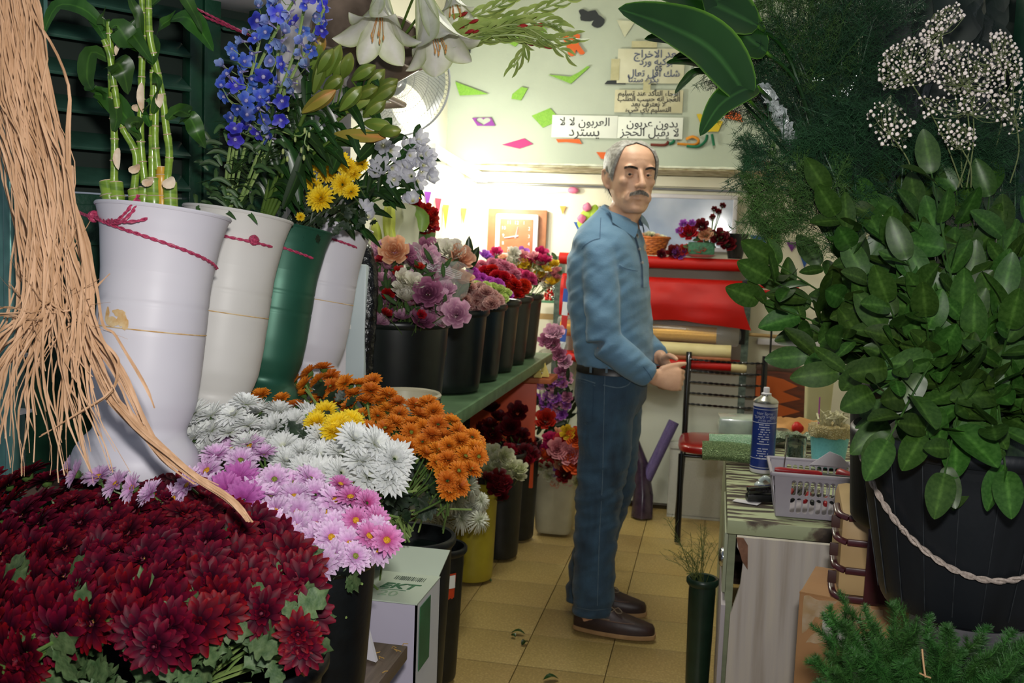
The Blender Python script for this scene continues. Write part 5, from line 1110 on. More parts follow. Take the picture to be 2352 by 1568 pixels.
# arrangement on the rack
q = PY(1610, 590, 5.22); pl = V((q.x, 5.22, Z1)); r = root('plate', pl, 'pink plate under the rose arrangement on the rack', 'plate'); m = M(); m.lathe([(0, 0), (.045, .001), (.075, .014), (.078, .015), (.05, .005), (0, .004)], 28, c=pl); m.build('dish', mat('pink_plate', 'd8a0a4', 'c88e94', rough=.3), r)
m = M(); m.box(pl + V((0, 0, .046)), (.13, .07, .06), bev=.006); tag(m.build('flower_foam', mat('foam_box', '2f6b4a', '25563a', rough=.5, scale=90, bump=.3)), 'dark green block on the pink plate holding roses', 'vase')
for x, y, c_, s_, lab in ((1582, 533, 'red', 1.5, 'bright red rose, leftmost in the rack arrangement'), (1612, 517, 'dark red', 1.1, 'small dark rose at the back of the rack arrangement'), (1620, 538, 'peach', 1.2, 'peach rose in the middle of the rack arrangement'), (1608, 567, 'red', 1.1, 'red rose low in front of the green block'), (1653, 545, 'dark red', 1.5, 'dark red rose at the right of the rack arrangement'), (1672, 560, 'dark red', 1.3, 'lowest dark red rose at the far right of the rack arrangement'), (1570, 513, 'purple', .7, 'purple bloom at the upper left of the rack arrangement'), (1560, 530, 'purple', .6, 'purple bloom left of the bright red rose'), (1590, 512, 'purple', .6, 'purple bloom above the bright red rose'),
    (1548, 578, 'dark red', 1.2, 'dark rose lying on the rack left of the plate'), (1572, 574, 'red', 1., 'red rose lying close to the pink plate'), (1560, 582, 'purple', 1.1, 'violet bloom lying on the rack beside the plate'), (1520, 583, 'dark red', .8, 'small dark rose lying near the basket'), (1637, 498, 'dark red', .5, 'tiny dark bud low on the tall stem'), (1641, 480, 'dark red', .5, 'tiny dark bud left on the tall stem'), (1651, 486, 'dark red', .5, 'tiny dark bud in the middle of the tall stem'), (1660, 472, 'dark red', .5, 'tiny dark bud topmost on the tall stem')):
    o = bpy.data.objects.new('rose', rosemesh(c_, 0)); COL.objects.link(o); p = PY(x, y, 5.19 if y < 560 else 5.2); o.matrix_local = frame(p, V((rng.uniform(-.3, .3), -1, .5)), x, s_); tag(o, lab, 'flower')
r = root('greenery', PY(1630, 550, 5.2), 'thin green stems and leaves in the rack arrangement', 'foliage'); m = M()
for x, y in ((1637, 498), (1641, 480), (1651, 486), (1660, 472), (1653, 545), (1582, 533), (1620, 538)): m.tube(bez([PY(1630, 565, 5.22), PY((x+1632)/2, (y+560)/2, 5.2), PY(x, y, 5.2)], 4), .0022, 5)
m.build('stems', stem_g, r)['kind'] = 'stuff'
for i in range(26): m = M(); a = PY(rng.uniform(1575, 1660), rng.uniform(535, 570), 5.2); e = V((rng.uniform(-1, 1), -.3, rng.uniform(-.5, .8)))*.04; blade(m, [a, a+e*.5, a+e], .018, up=(0, -1, .3)); m.build('leaf', leaf_c, r)
for i, (x, y) in enumerate(((1478, 543), (1492, 540), (1505, 545), (1518, 548), (1525, 552))):
    o = bpy.data.objects.new('rose', rosemesh('cream' if i % 2 else 'peach', 1)); COL.objects.link(o); o.matrix_local = frame(PY(x, y, 5.25), V((0, -.6, 1)), x, .9); tag(o, 'small dry bloom in the orange wicker basket', 'flower', 'dry blooms in the basket')
q = PY(1688, 596, 5.24); m = M(); m.lathe([(0, 0), (.035, 0), (.06, .12), (.062, .125), (.052, .12), (.03, .01), (0, .01)], 24, c=(q.x, 5.26, Z1)); tag(m.build('flowerpot', greypl), 'dark grey flowerpot at the right end of the rack top', 'pot')
# ---- left shelf with the row of black buckets -------------------------
sf = root('bucket_shelf', (-.95, 3.5, 0), 'long green-edged shelf along the left wall carrying the row of black buckets', 'shelf')
SZ = .862
m = M(); m.box((-1.04, 3.555, SZ-.014), (.6, 2.19, .024)); m.build('board', mat('green_board', '4d6a4a', '3b5539', rough=.5, scale=9), sf)
m = M(); m.box((-.733, 3.555, SZ-.02), (.012, 2.19, .04), bev=.003); m.build('edge_strip', mat('green_edge', '5f7d5a', '4b6848', rough=.4), sf)
for y in (2.5, 3.5, 4.5): m = M(); m.box((-1.17, y, (SZ-.03)/2), (.3, .03, SZ-.034)); m.build('support', wood_dark, sf)
BR = []
gbl = mat('bucket_blackgreen', '0d1414', '080d0e', rough=.35, scale=30)
ordn = ['nearest', 'second', 'third', 'fourth', 'fifth', 'furthest']
for i, (Y, rt) in enumerate(((2.83, .152), (3.33, .145), (3.63, .135), (3.9, .125), (4.16, .12), (4.42, .12))):
    c = V((-.75 - rt - .0, Y, SZ)); BR.append(c + V((0, 0, .28))); bucket('bucket', c, rt, rt-.02, .28, gbl, ordn[i] + ' black bucket in the row on the green shelf along the left wall', ribs=0)
tn = mat('pinkmix', 'c0a0a8')
FU = lambda x, y: V((.35, -.6, .8))
# lisianthus bouquet in the nearest bucket
lm_ = [rosemesh('mauve', 0), rosemesh('lilac pink', 1), rosemesh('lilac pink', 2), rosemesh('mauve', 2)]
flowers('lisianthus', 'pink or mauve lisianthus bloom in the nearest bucket of the row', 'lisianthus blooms in the nearest bucket', lm_, [(842, 600), (862, 570), (920, 570), (985, 580), (1015, 620), (1030, 700), (1020, 735), (850, 735)], lambda x, y: 2.8, FU, 26, (.75, 1.1), 3, stem_g, BR[0] + V((0, 0, -.12)), offd=.06)
flowers('lisianthus', 'small red bud among the lisianthus in the nearest bucket', 'small red buds', [rosemesh('red', 1)], [(845, 590), (980, 590), (1000, 730), (850, 730)], lambda x, y: 2.74, FU, 42, (.4, .6), 5, stem_g, BR[0] + V((0, 0, -.12)))
flowers('lisianthus', 'white lisianthus bloom in the nearest bucket of the row', 'white lisianthus blooms', [rosemesh('white', 1)], [(915, 640), (950, 630), (960, 670), (925, 690)], lambda x, y: 2.7, FU, 22, (.8, .95), 7, stem_g, BR[0] + V((0, 0, -.12)))
for x, y, c_ in ((983, 672, 'mauve'), (905, 575, 'peach'), (1048, 720, 'lilac pink')):
    o = bpy.data.objects.new('lisianthus', rosemesh(c_, 1)); COL.objects.link(o); o.matrix_local = frame(P(x, y, 2.68), V((.2, -1, .3)), x, 1.25); tag(o, {'mauve': 'large open mauve lisianthus in front of the plastic sleeve', 'peach': 'peach rose above the lisianthus blooms', 'lilac pink': 'pink bloom drooping over the rim of the second bucket'}[c_], 'flower')
fr_ = root('lisianthus_foliage', BR[0], 'green leaves and buds between the lisianthus blooms of the nearest bucket', 'foliage')
for i in range(110):
    x, y = rng.uniform(842, 1030), rng.uniform(590, 738); a = P(x, y, 2.8 + rng.uniform(-.06, .08)); e = V((rng.uniform(-.5, .7), -.3, rng.uniform(.1, 1))).normalized()*rng.uniform(.03, .06); m = M(); blade(m, [a, a+e*.5, a+e], .012, up=-_f); m.build('leaf', leaf_a, fr_)
# plastic sleeve
slv = mat('plastic_sleeve', 'eef0ea', 'e0e4dc', rough=.15, alpha=.2, scale=20, spec=.8); sl = root('plastic_sleeve', P(1000, 740, 2.9), 'clear plastic sleeve with white printed stripes around flowers beside the lisianthus', 'wrapper')
A0, A1 = P(1000, 760, 2.88), P(985, 560, 2.88); m = M()
def slf(u, v):
    x = 905 + 180*u; top = 520 + 10*sin(u*3) + (u*95 if u > .3 else 28)*1.0; y = 745 - (745 - top)*v; x2 = 990 + (x - 990)*(.45 + .62*v); dd = 2.86 - .09*sin(pi*u)*(.4+.6*v)
    return P(x2, y, dd) + noise.noise_vector(V((u*7, v*5, 1)))*.012
m.grid(slf, 30, 20); m.build('film', slv, sl)
strp = mat('white_print', 'e8eae6', rough=.4, alpha=.75)
for k in range(5):
    m = M(); m.grid(lambda u, v, k=k: V(slf(.05 + .7*u + .02*k + v*.008, .98 - .7*u + .02*k)) + V((0, -.004, 0)), 16, 1); m.build('stripe', strp, sl)
    m = M(); m.grid(lambda u, v, k=k: V(slf(.35 + .55*u, .72 + .05*u + .022*k + v*.012)) + V((0, -.004, 0)), 16, 1); m.build('stripe', strp, sl)
flowers('lisianthus', 'bloom seen through the clear plastic sleeve', 'blooms in the plastic sleeve', [rosemesh('lilac pink', 1), rosemesh('peach', 1), rosemesh('white', 1), rosemesh('mauve', 0)], [(960, 570), (1010, 560), (1060, 580), (1065, 640), (1010, 660), (970, 630)], lambda x, y: 2.9, FU, 26, (.9, 1.3), 9, stem_g, BR[0] + V((.05, .1, -.12)))
for i in range(26):
    a = P(rng.uniform(960, 1075), rng.uniform(600, 730), 2.92); e = V((rng.uniform(-.5, .7), 0, rng.uniform(.2, 1)))*.07; m = M(); blade(m, [a, a+e*.5, a+e], .02, up=-_f); m.build('leaf', leaf_a, sl)
# tall white paper bundle behind with red roses
wp = root('paper_bundle', P(900, 560, 3.3), 'white paper wrap with pale yellow lily buds behind the lisianthus', 'wrapper'); m = M()
def wpf(u, v): return P(842 + 125*u + 8*v, 610 - 170*v + 40*u*v, 3.25 - .1*sin(pi*u)) + noise.noise_vector(V((u*4, v*3, 1)))*.02
m.grid(wpf, 20, 14); m.build('paper', mat('soft_paper', 'd6d6c4', 'c8cab4', rough=.6, scale=5, translu=.3), wp)
for x0, y0, x1, y1 in ((890, 600, 900, 455), (905, 600, 885, 470), (870, 600, 860, 500)): m = M(); bud(m, P(x0, y0, 3.1), P(x1, y1, 3.1), .018); m.build('bud', mat('lily_bud_yellow', 'c4cc58', 'a8b440', rough=.5), wp)
flowers('rose', 'red rose in the round bunch against the bright left wall', 'red roses against the left wall', [rosemesh('red', 0), rosemesh('red', 2)], [(918, 490), (935, 474), (965, 470), (995, 495), (1000, 515), (985, 532), (925, 528)], lambda x, y: 3.35, lambda x, y: V((.3, -1, .4)), 15, (.75, .95), 4)
m = M(); a, b = P(960, 530, 3.42), P(966, 745, 3.45); m.tube([a, b], [.06, .02], 12); tag(m.build('stem_bundle', stem_g), 'green bundled stems under the red rose bunch', 'stems')
m = M(); blade(m, [P(968, 532, 3.2), P(972, 500, 3.2), P(945, 470, 3.2)], .04, up=-_f); tag(m.build('fresh_greenery', mat('fresh_leaf', '7fa040', '6a8c34', rough=.4)), 'fresh green leaf in front of the red rose bunch', 'leaf')
# carnations
def cset(n, a, b): return [carnmesh(n, a, b, v) for v in range(3)]
def dY(Y): return lambda x, y: (lambda v: Y/v.y)(ray(x, y))
gd = [('pale pink and cream', 'pale pink carnation in the second bucket', cset('pale', 'b8686c', 'e2bcb0'), [(1045, 668), (1075, 652), (1110, 662), (1145, 690), (1135, 706), (1050, 706)], 3.28, 16),
 ('lime', 'lime green carnation behind the pale pink ones', cset('lime', 'a8c850', 'd4e488'), [(1060, 662), (1075, 655), (1120, 660), (1168, 672), (1160, 688), (1130, 690)], 3.42, 17),
 ('magenta', 'violet magenta carnation in the third bucket', cset('magenta', 'a02890', 'd85cd0'), [(1066, 645), (1085, 628), (1110, 640), (1140, 655), (1170, 672), (1168, 682), (1110, 660)], 3.6, 15),
 ('red', 'bright red carnation in the fourth bucket', cset('red', '980808', 'd81c14'), [(1105, 625), (1130, 618), (1160, 640), (1205, 655), (1208, 668), (1185, 680), (1150, 662), (1120, 645)], 3.8, 15),
 ('pink', 'light pink carnation behind the red ones', cset('pink', 'd86088', 'f0a0b8'), [(1085, 615), (1110, 602), (1150, 605), (1180, 622), (1185, 645), (1150, 640), (1110, 622)], 4.0, 15),
 ('rose', 'deep rose carnation in the fifth bucket', cset('rose', 'b8205c', 'e0508c'), [(1170, 625), (1195, 620), (1225, 642), (1228, 655), (1200, 658), (1180, 645)], 4.15, 14)]
for g, lab, ms, poly, Y, gap in gd:
    flowers('carnation', lab, g + ' carnations', ms, poly, dY(Y), lambda x, y: V((.3, -.5, .9)), gap*.9, (.85, 1.15), int(Y*10), offd=.03)
mixm = [rosemesh('yellow', 1), rosemesh('peach', 1), rosemesh('white', 1), rosemesh('pink', 1), rosemesh('magenta', 1), rosemesh('cream', 1)]
flowers('rose', 'mixed cut rose or bloom in the furthest bucket and behind the row', 'mixed blooms at the end of the row', mixm, [(1150, 590), (1180, 578), (1240, 590), (1275, 605), (1280, 640), (1262, 655), (1225, 640), (1190, 615)], dY(4.45), lambda x, y: V((.2, -.7, .7)), 14, (.7, 1.1), 21, stem_g, BR[5] + V((0, 0, -.15)))
flowers('rose', 'pink bloom at the back of the row under the clock', 'blooms under the clock', [rosemesh('magenta', 1), rosemesh('pink', 1), rosemesh('purple', 0)], [(1110, 575), (1130, 572), (1150, 585), (1250, 578), (1245, 600), (1120, 600)], dY(4.6), lambda x, y: V((.2, -.7, .7)), 24, (.8, 1.1), 22, stem_g, BR[5] + V((-.05, .1, -.15)))
fr_ = root('row_foliage', BR[4], 'green leaves between the blooms at the end of the bucket row', 'foliage')
for i in range(60):
    x, y = rng.uniform(1130, 1280), rng.uniform(590, 665); a = PY(x, y, 4.5 + rng.uniform(-.05, .05)); e = V((rng.uniform(-.7, .7), -.3, rng.uniform(-.3, .9)))*.05; m = M(); blade(m, [a, a+e*.5, a+e], .022, up=-_f); m.build('leaf', leaf_c, fr_)
m = M(); a = P(1075, 620, 3.0); 
for dx, dz in ((0, .1), (.03, .07)): blade(m, [a, a + V((dx*.5, 0, dz*.5)), a + V((dx, 0, dz))], .03, up=-_f)
tag(m.build('sprig', leaf_l), 'green leaf standing at the right edge of the plastic sleeve', 'leaf')

lb_ = root('lamp', V((-1.22, 4.8, 1.7)), 'bright white fluorescent tube on the left wall under the beam, glaring behind the white flowers', 'lamp'); ta, tb = V((-1.25, 4.42, 1.765)), V((-1.22, 5.3, 1.69))
m = M(); m.tube([ta, tb], .013, 12); m.build('tube', mat('lit_tube', 'fffbe6', emit=14), lb_)
m = M(); m.tube([ta + V((-.05, 0, .005)), tb + V((-.05, 0, .005))], .02, 4); m.build('fitting', whitepl, lb_)
for q in (ta, tb): m = M(); m.box(q + V((-.025, 0, 0)), (.06, .02, .04), bev=.003); m.build('holder', whitepl, lb_)
# ================================================================ floor-level flowers, chair, counter
# wooden ledge with scraps and the orange board
q = P(1228, 1005, 4.62); orb = root('orange_board', (q.x-.06, q.y, 0), 'orange board standing at the end of the bucket shelf', 'board'); a0, a1 = PX(1115, 905, -.93), P(1228, 880, 4.62)
m = M(); m.box((q.x - .15, q.y, .5), (.3, .02, .48), bev=.003); m.build('panel', mat('orange_paint', 'dc5220', 'c8481c', rough=.45, scale=5), orb)
m = M(); m.box((q.x - .25, q.y+.09, .37), (.03, .16, .74)); m.build('foot', wood_dark, orb)
lw_ = P(1225, 868, 4.55); ledge = root('wooden_ledge', (lw_.x, lw_.y, .0), 'small wooden ledge with yellow scraps above the orange board', 'shelf')
m = M(); m.box((lw_.x - .01, lw_.y + .03, .765), (.2, .2, .022), bev=.003); m.build('board', mat('ledge_wood', 'a8582c', '8c4824', rough=.6, scale=6, stretch=(1, 8, 8)), ledge)
m = M(); m.box((lw_.x - .06, lw_.y - .02, .81), (.16, .025, .02), Matrix.Rotation(radians(-28), 3, 'Y'), bev=.002); m.build('tilted_slat', wood_dark, ledge)
for i, (dx, dz) in enumerate(((.0, 0), (.03, .004), (-.02, .002), (.02, .02))):
    m = M(); c = V((lw_.x + dx + .01, lw_.y - .03 + .01*i, .782 + dz)); m.prism([c, c + V((.035, .0, .0)), c + V((.02, 0, .04))], (0, 1, .2), .02); tag(m.build('scrap', mat('yellow_scrap', 'd8c878', 'c8b45c', rough=.6)), 'yellow paper scrap on the wooden ledge', 'scrap', 'yellow scraps on the ledge')
# floor buckets
cY = PZ(1085, 1352, 0) + V((-.03, .1, 0)); bucket('bucket', (cY.x, cY.y, .012), .095, .085, .36, mat('yellow_plastic', 'a89a2c', '988a24', rough=.4, scale=10), 'tall yellow bucket on the floor under the white spider chrysanthemums', n=36)
cK = PZ(1140, 1300, 0) + V((-.02, .12, 0)); bucket('bucket', (cK.x, cK.y, .012), .1, .085, .46, greypl, 'black floor bucket of cream roses right of the yellow bucket')
cK2 = PZ(1180, 1255, 0) + V((-.02, .12, 0)); bucket('bucket', (cK2.x, cK2.y, .012), .1, .085, .46, greypl, 'black floor bucket of dark roses left of the square white bucket')
cW = V((-.69, 4.7, .012)); wbk = root('bucket', cW, 'square white plastic bucket of mixed roses on the floor left of the man', 'bucket'); wpl = mat('dirty_white', 'b8b49a', 'a5a087', rough=.5, scale=9)
def sq(r_, z, n=32, p=5): return [cW + V((r_*abs(cos(a))**(2/p)*(1 if cos(a) > 0 else -1), r_*abs(sin(a))**(2/p)*(1 if sin(a) > 0 else -1), z)) for a in [2*pi*i/n + .01 for i in range(n)]]
m = M(); m.loft([sq(.02, .004), sq(.078, .004), sq(.086, .02), sq(.108, .3)], cap=False); m.loft([sq(.105, .3), sq(.083, .02), sq(.01, .01)], cap=False); m.build('body', wpl, wbk)
m = M(); m.loft([sq(.104, .295), sq(.115, .297), sq(.116, .308), sq(.104, .31), sq(.104, .295)], cap=False); m.build('rim', wpl, wbk)
m = M(); m.box(cW + V((.107, -.01, .22)), (.004, .04, .07)); m.build('label', mat('dark_print'  , '4a5a4e'), wbk)
FUp = lambda x, y: V((.3, -.7, .8))
flowers('rose', 'dark red rose in the bunch below the bucket shelf', 'dark red roses below the shelf', [rosemesh('dark red', 0), rosemesh('dark red', 1)], [(1100, 985), (1130, 930), (1170, 960), (1225, 1030), (1230, 1060), (1190, 1050), (1140, 1035), (1105, 1010)], dY(4.45), FUp, 27, (1.1, 1.5), 31, stem_g, cK2 + V((0, 0, .3)), offd=.05)
flowers('rose', 'deep red rose between the dark roses and the mixed bucket', 'deep red roses', [rosemesh('red', 1), rosemesh('dark red', 2)], [(1165, 1025), (1205, 1030), (1235, 1030), (1225, 1060), (1185, 1060)], dY(4.3), FUp, 22, (1, 1.3), 32)
for x, y, lab in ((1188, 945, 'dark red rose topmost of its bunch'), (1172, 978, 'dark red rose just below the topmost one'), (1253, 963, 'red rose on a long stem leaning right against the purple flowers')):
    o = bpy.data.objects.new('rose', rosemesh('dark red' if x < 1200 else 'red', 0)); COL.objects.link(o); o.matrix_local = frame(PY(x, y, 4.4), V((.1, -1, .6)), x, 1.5); tag(o, lab, 'flower')
flowers('rose', 'cream green rose or hydrangea head in the floor bunch beside the orange flowers', 'cream blooms in the floor bucket', [rosemesh('cream', 1), rosemesh('cream', 2)], [(1085, 1040), (1120, 1030), (1160, 1045), (1200, 1075), (1195, 1095), (1160, 1100), (1120, 1085), (1095, 1080)], dY(4.0), FUp, 19, (1, 1.3), 33, stem_g, cK + V((0, 0, .3)))
flowers('rose', 'maroon rose between the cream blooms and the spider chrysanthemums', 'maroon roses', [rosemesh('dark red', 2)], [(1115, 1095), (1150, 1095), (1160, 1120), (1145, 1140), (1125, 1125)], dY(3.9), FUp, 20, (1.1, 1.3), 34)
# spider chrysanthemums
sp_w = mat('petal_spider', 'ffffff', 'eef0e8', rough=.5, scale=90, ramp=[(0, 'c8d488'), (.3, 'ecefd8'), (1, 'f6f6f0')], translu=.15, attr=.05)
def spider(seed):
    rnd = random.Random(seed); m = M()
    for j in range(5):
        for i in range(26 - 3*j):
            a = 2*pi*i/(26-3*j) + rnd.uniform(-.1, .1); e = -.35 + j*.38 + rnd.uniform(-.1, .1); L = .06*(1-.1*j); pts = []
            for t in (0, .3, .6, .85, 1): pts.append(V((cos(a)*cos(e)*L*t, sin(a)*cos(e)*L*t, sin(e)*L*t + (.02*t - .03*t**3)*(1 if j < 3 else .3))))
            m.tube(pts, [.0015, .0022, .003, .003, .0014], 4, flat=.4, cap=False)
    return m.mesh('petals', sp_w)
spm = [spider(i) for i in range(3)]; ls_ = 'shaggy white spider chrysanthemum over the yellow bucket'
for i, (x, y, s_) in enumerate(((1000, 1165, .95), (1045, 1150, 1), (1090, 1165, 1), (1100, 1195, .85), (1060, 1190, 1), (1015, 1195, .9), (1075, 1120, .9), (1040, 1118, .8), (960, 1150, .9), (975, 1185, .8), (1105, 1150, .7), (1080, 1100, .6))):
    r = root('spider_chrysanthemum', (0, 0, 0), ls_, 'flower', 'white spider chrysanthemums'); o = bpy.data.objects.new('petals', spm[i % 3]); COL.objects.link(o); o.parent = r; o['kind'] = 'stuff'
    m = M(); m.tube([(0, 0, 0), (0, .01, -.06), (0, .02, -.12)], .003, 5); s = m.build('stem', stem_g, r); r.matrix_local = frame(P(x, y, 3.55 + .03*(i % 3)), V(((x-1030)/120, -.8, .6)), i, s_*.95)
q = P(1035, 1195, 3.6)
# mixed roses in the white bucket
mx = [rosemesh(c_, 0) for c_ in ('red', 'pink', 'orange', 'magenta', 'peach', 'red', 'magenta', 'orange')]
flowers('rose', 'mixed coloured rose in the square white bucket', 'mixed roses in the white bucket', mx, [(1225, 1030), (1260, 1000), (1300, 990), (1335, 1000), (1340, 1070), (1320, 1090), (1280, 1075), (1240, 1060)], dY(4.6), FUp, 21, (1.0, 1.4), 35, stem_g, cW + V((0, 0, .1)), offd=.04)
flowers('rose', 'small bloom hanging over the rim of the square white bucket', 'small blooms on the white bucket rim', [rosemesh(c_, 1) for c_ in ('peach', 'purple', 'pink', 'cream', 'dark red')], [(1210, 1075), (1240, 1065), (1320, 1095), (1330, 1110), (1215, 1105)], dY(4.6), lambda x, y: V((.1, -1, .3)), 19, (.7, 1), 36)
for x, y, c_, s_, lab in ((1280, 1030, 'pink', 1.5, 'pale pink rose in the middle of the white bucket bunch'), (1307, 1043, 'pink', 1.6, 'open pink rose low in the white bucket bunch'), (1320, 1060, 'orange', 1.8, 'big orange-red rose beside the knee of the man'), (1322, 1005, 'orange', 1.4, 'orange rose at the top right of the white bucket bunch'), (1303, 993, 'yellow', 1.1, 'yellow rose at the top of the white bucket bunch'), (1295, 1090, 'dark red', 1.2, 'dark red rose lying on the white bucket rim')):
    o = bpy.data.objects.new('rose', rosemesh(c_, 2)); COL.objects.link(o); o.matrix_local = frame(PY(x, y, 4.52), V((.1, -1, .4)), x, s_); tag(o, lab, 'flower')
# purple and green flowers standing in the dark between the rack and the ledge
pf = root('purple_flowers', PY(1275, 1000, 4.95), 'tall bunch of purple and dusty pink flowers with dark leaves behind the mixed roses', 'flower')
m = M()
for i in range(30): a = PY(rng.uniform(1240, 1310), 1080, 4.95); b = PY(rng.uniform(1235, 1315), rng.uniform(860, 960), 4.92); m.tube([a, (a+b)/2 + V((.01, 0, 0)), b], .003, 4)
m.build('stems', stem_g, pf)['kind'] = 'stuff'
for i in range(90):
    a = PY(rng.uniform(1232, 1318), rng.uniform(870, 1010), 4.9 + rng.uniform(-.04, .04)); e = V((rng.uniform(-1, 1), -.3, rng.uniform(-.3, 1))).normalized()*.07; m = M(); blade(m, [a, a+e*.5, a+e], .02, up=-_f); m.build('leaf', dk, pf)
for i in range(34):
    x, y = rng.uniform(1232, 1305), rng.uniform(868, 965); o = put_mesh('bloom', rosemesh(('purple', 'mauve', 'purple', 'lilac pink')[i % 4], 1), pf, frame(PY(x, y, 4.86), V((.1, -1, .4)), i, rng.uniform(.6, .9)), pf.location)
dp_ = root('dusty_roses', PY(1270, 840, 4.95), 'faded pink roses in crumpled grey plastic above the wooden ledge', 'flower')
for i, (x, y) in enumerate(((1266, 760), (1252, 782), (1280, 762), (1290, 855), (1298, 830), (1270, 790), (1300, 870), (1285, 815))): put_mesh('bloom', rosemesh('mauve' if i % 2 else 'lilac pink', 0), dp_, frame(PY(x, y, 4.92), V((0, -1, .5)), i, 1.2), dp_.location)
m = M(); m.grid(lambda u, v: PY(1238 + 70*u, 940 - 140*v, 5.02) + noise.noise_vector(V((u*4, v*5, 7)))*.05, 16, 20); m.build('plastic_wrap', mat('grey_film', '8a9088', '6a7068', rough=.2, alpha=.35, scale=20), dp_)
m = M(); m.tube([PY(1290, 940, 5.0), PY(1275, 800, 5.0), PY(1266, 760, 4.93)], .004, 5); m.build('stem', stem_g, dp_)
# striped pole, glass beads, brackets at the left of the man
m = M(); a, b = PY(1289, 845, 5.12), PY(1303, 632, 5.12); n = 7
sr_ = root('striped_strip', (a.x, 5.12, a.z), 'red, white and blue striped strip leaning on the rack left of the man', 'strip')
for i in range(n):
    p, q = a + (b-a)*i/n, a + (b-a)*(i+1)/n; m = M(); m.box((p+q)/2, (.03, .004, (q-p).length), Matrix.Rotation(radians(4), 3, 'Y')); m.build('band', (hexm('band_red', 'b02424'), hexm('band_white', 'c8ccd4'), hexm('band_blue', '2c50a0'))[i % 3], sr_)
gls = root('glass_shelf', PY(1270, 695, 5.3), 'small green glass shelf with beaded ornaments left of the man', 'shelf')
c = PY(1272, 692, 5.33); m = M(); m.box(c, (.17, .12, .012)); m.build('pane', mat('green_glass', '5a8a6a', rough=.1), gls); m = M(); c2 = PY(1262, 727, 5.33); m.box(c2, (.16, .02, .03)); m.build('bracket', mat('pale_wood', 'b89a68', 'a08454', rough=.6), gls)
for x, mt, lab in ((1260, redp, 'red beaded ornament on the green glass shelf'), (1277, mat('silver_beads', 'c8d0cc', '5a605c', rough=.2, metal=.6, scale=300, kind='voronoi'), 'silver beaded ornament on the green glass shelf')):
    m = M(); p = PY(x, 668, 5.33)
    for i in range(60): e = V((rng.uniform(-1, 1), rng.uniform(-.6, .6), rng.uniform(-1, 1))); m.ball(p + V((e.x*.022, e.y*.02, e.z*.045)), .0075, 5)
    o = m.build('beads', mt); tag(o, lab, 'ornament')
# ---- chair -------------------------------------------------------------
ch = root('chair', (.06, 4.9, 0), 'black tubular metal chair with a red seat and twisted back rods', 'chair'); blk = mat('black_metal', '0e0f11', '16171a', rough=.25, metal=.3, coat=.4); seatm = mat('red_seat', '8c100c', '7c0c0a', rough=.28, coat=.5, scale=4)
xl, xr = -.118, .25
for x, nm_ in ((xl, 'l'), (xr, 'r')):
    m = M(); m.tube(bez([(x - .012, 5.1, .012), (x, 5.09, .42), (x + .0, 5.1, .6), (x + .0, 5.13, .855)], 6), .0145, 12); m.build('back_post', blk, ch)
    m = M(); m.tube([(x + (.004 if x < 0 else -.004), 4.7, .012), (x, 4.74, .42)], .0145, 12); m.build('leg', blk, ch)
    m = M(); m.tube([(x, 4.75, .415), (x, 5.09, .415)], .009, 8); m.build('side_rail', blk, ch)
m = M(); m.tube([(xl, 4.75, .41), (xr, 4.75, .41)], .009, 8); m.build('front_rail', blk, ch)
for i, z in enumerate((.82, .765, .71, .655, .60)):
    pts = resample(bez([(xl, 5.115 - i*.004, z), (.066, 5.135 - i*.004, z - .006), (xr, 5.115 - i*.004, z)], 8), .006); m = cord('', pts, .0055, '', n=1); m.build('back_rod', blk, ch)
m = M()
def seatf(u, v):   # rounded cushion
    return None
rg_ = []
for z, k in ((.425, .9), (.43, .98), (.45, 1.0), (.462, .97), (.468, .85), (.469, .4)):
    rg_.append([V((.066 + .205*k*abs(cos(a))**.45*(1 if cos(a) > 0 else -1), 4.9 + .2*k*abs(sin(a))**.45*(1 if sin(a) > 0 else -1), z)) for a in [2*pi*i/40 + .01 for i in range(40)]])
m.loft(rg_); m.build('seat', seatm, ch)
# glitter boxes, purple rolls behind the chair
gw = mat('white_glitter', 'cfd2c6', 'eceee6', rough=.35, scale=420, kind='voronoi', bump=.7, metal=.25, lo=.1, hi=.5)
gb_ = root('glitter_box', (-.03, 5.2, 0), 'white glitter-covered box on the floor behind the chair', 'box'); p0 = PZ(1533, 1175, 0); m = M(); m.box((p0.x + .15, 5.2, .185), (.3, .05, .34), bev=.003); m.box((p0.x + .15, 5.2, .007), (.3, .05, .012)); m.build('body', gw, gb_); m = M(); m.box((p0.x + .15, 5.2, .37), (.31, .06, .03), bev=.004); m.build('lid', gw, gb_)
pur = mat('purple_glitter', '453a68', '6a5c90', rough=.3, metal=.4, scale=300, kind='voronoi', bump=.5, lo=.1, hi=.5)
a, b = PY(1492, 1085, 5.14), PY(1548, 968, 5.2); m = M(); d = (b-a); a2 = a - d*.35; a2.z = max(a2.z, .05); m.tube([a2, b], .028, 20, cap=False); m.tube([a2, b], .022, 20, cap=False); r = m.build('glitter_roll', pur); tag(r, 'purple glitter roll leaning against the white panel behind the man', 'roll')
a, b = PY(1475, 1165, 5.1), PY(1455, 1010, 5.18); m = M(); m.tube([V((a.x, a.y, .01)), V((a.x, a.y, .12)), V((a.x - .02, 5.16, .26)), b], [.055, .05, .035, .025], 18); displace(m, .008, 30); tag(m.build('wrapped_roll', mat('dark_purple_film', '2c2030', '3c2c40', rough=.25, scale=30, coat=.3)), 'dark purple plastic-wrapped roll standing on the floor behind the man', 'roll')
m = M(); q = PZ(1428, 1185, 0); m.ball(q + V((0, 0, .02)), .02, 10, sq=(1.2, .8, .8)); displace(m, .006, 60); tag(m.build('paper_wad', paper), 'crumpled cream paper wad on the floor behind the leg of the man', 'scrap')
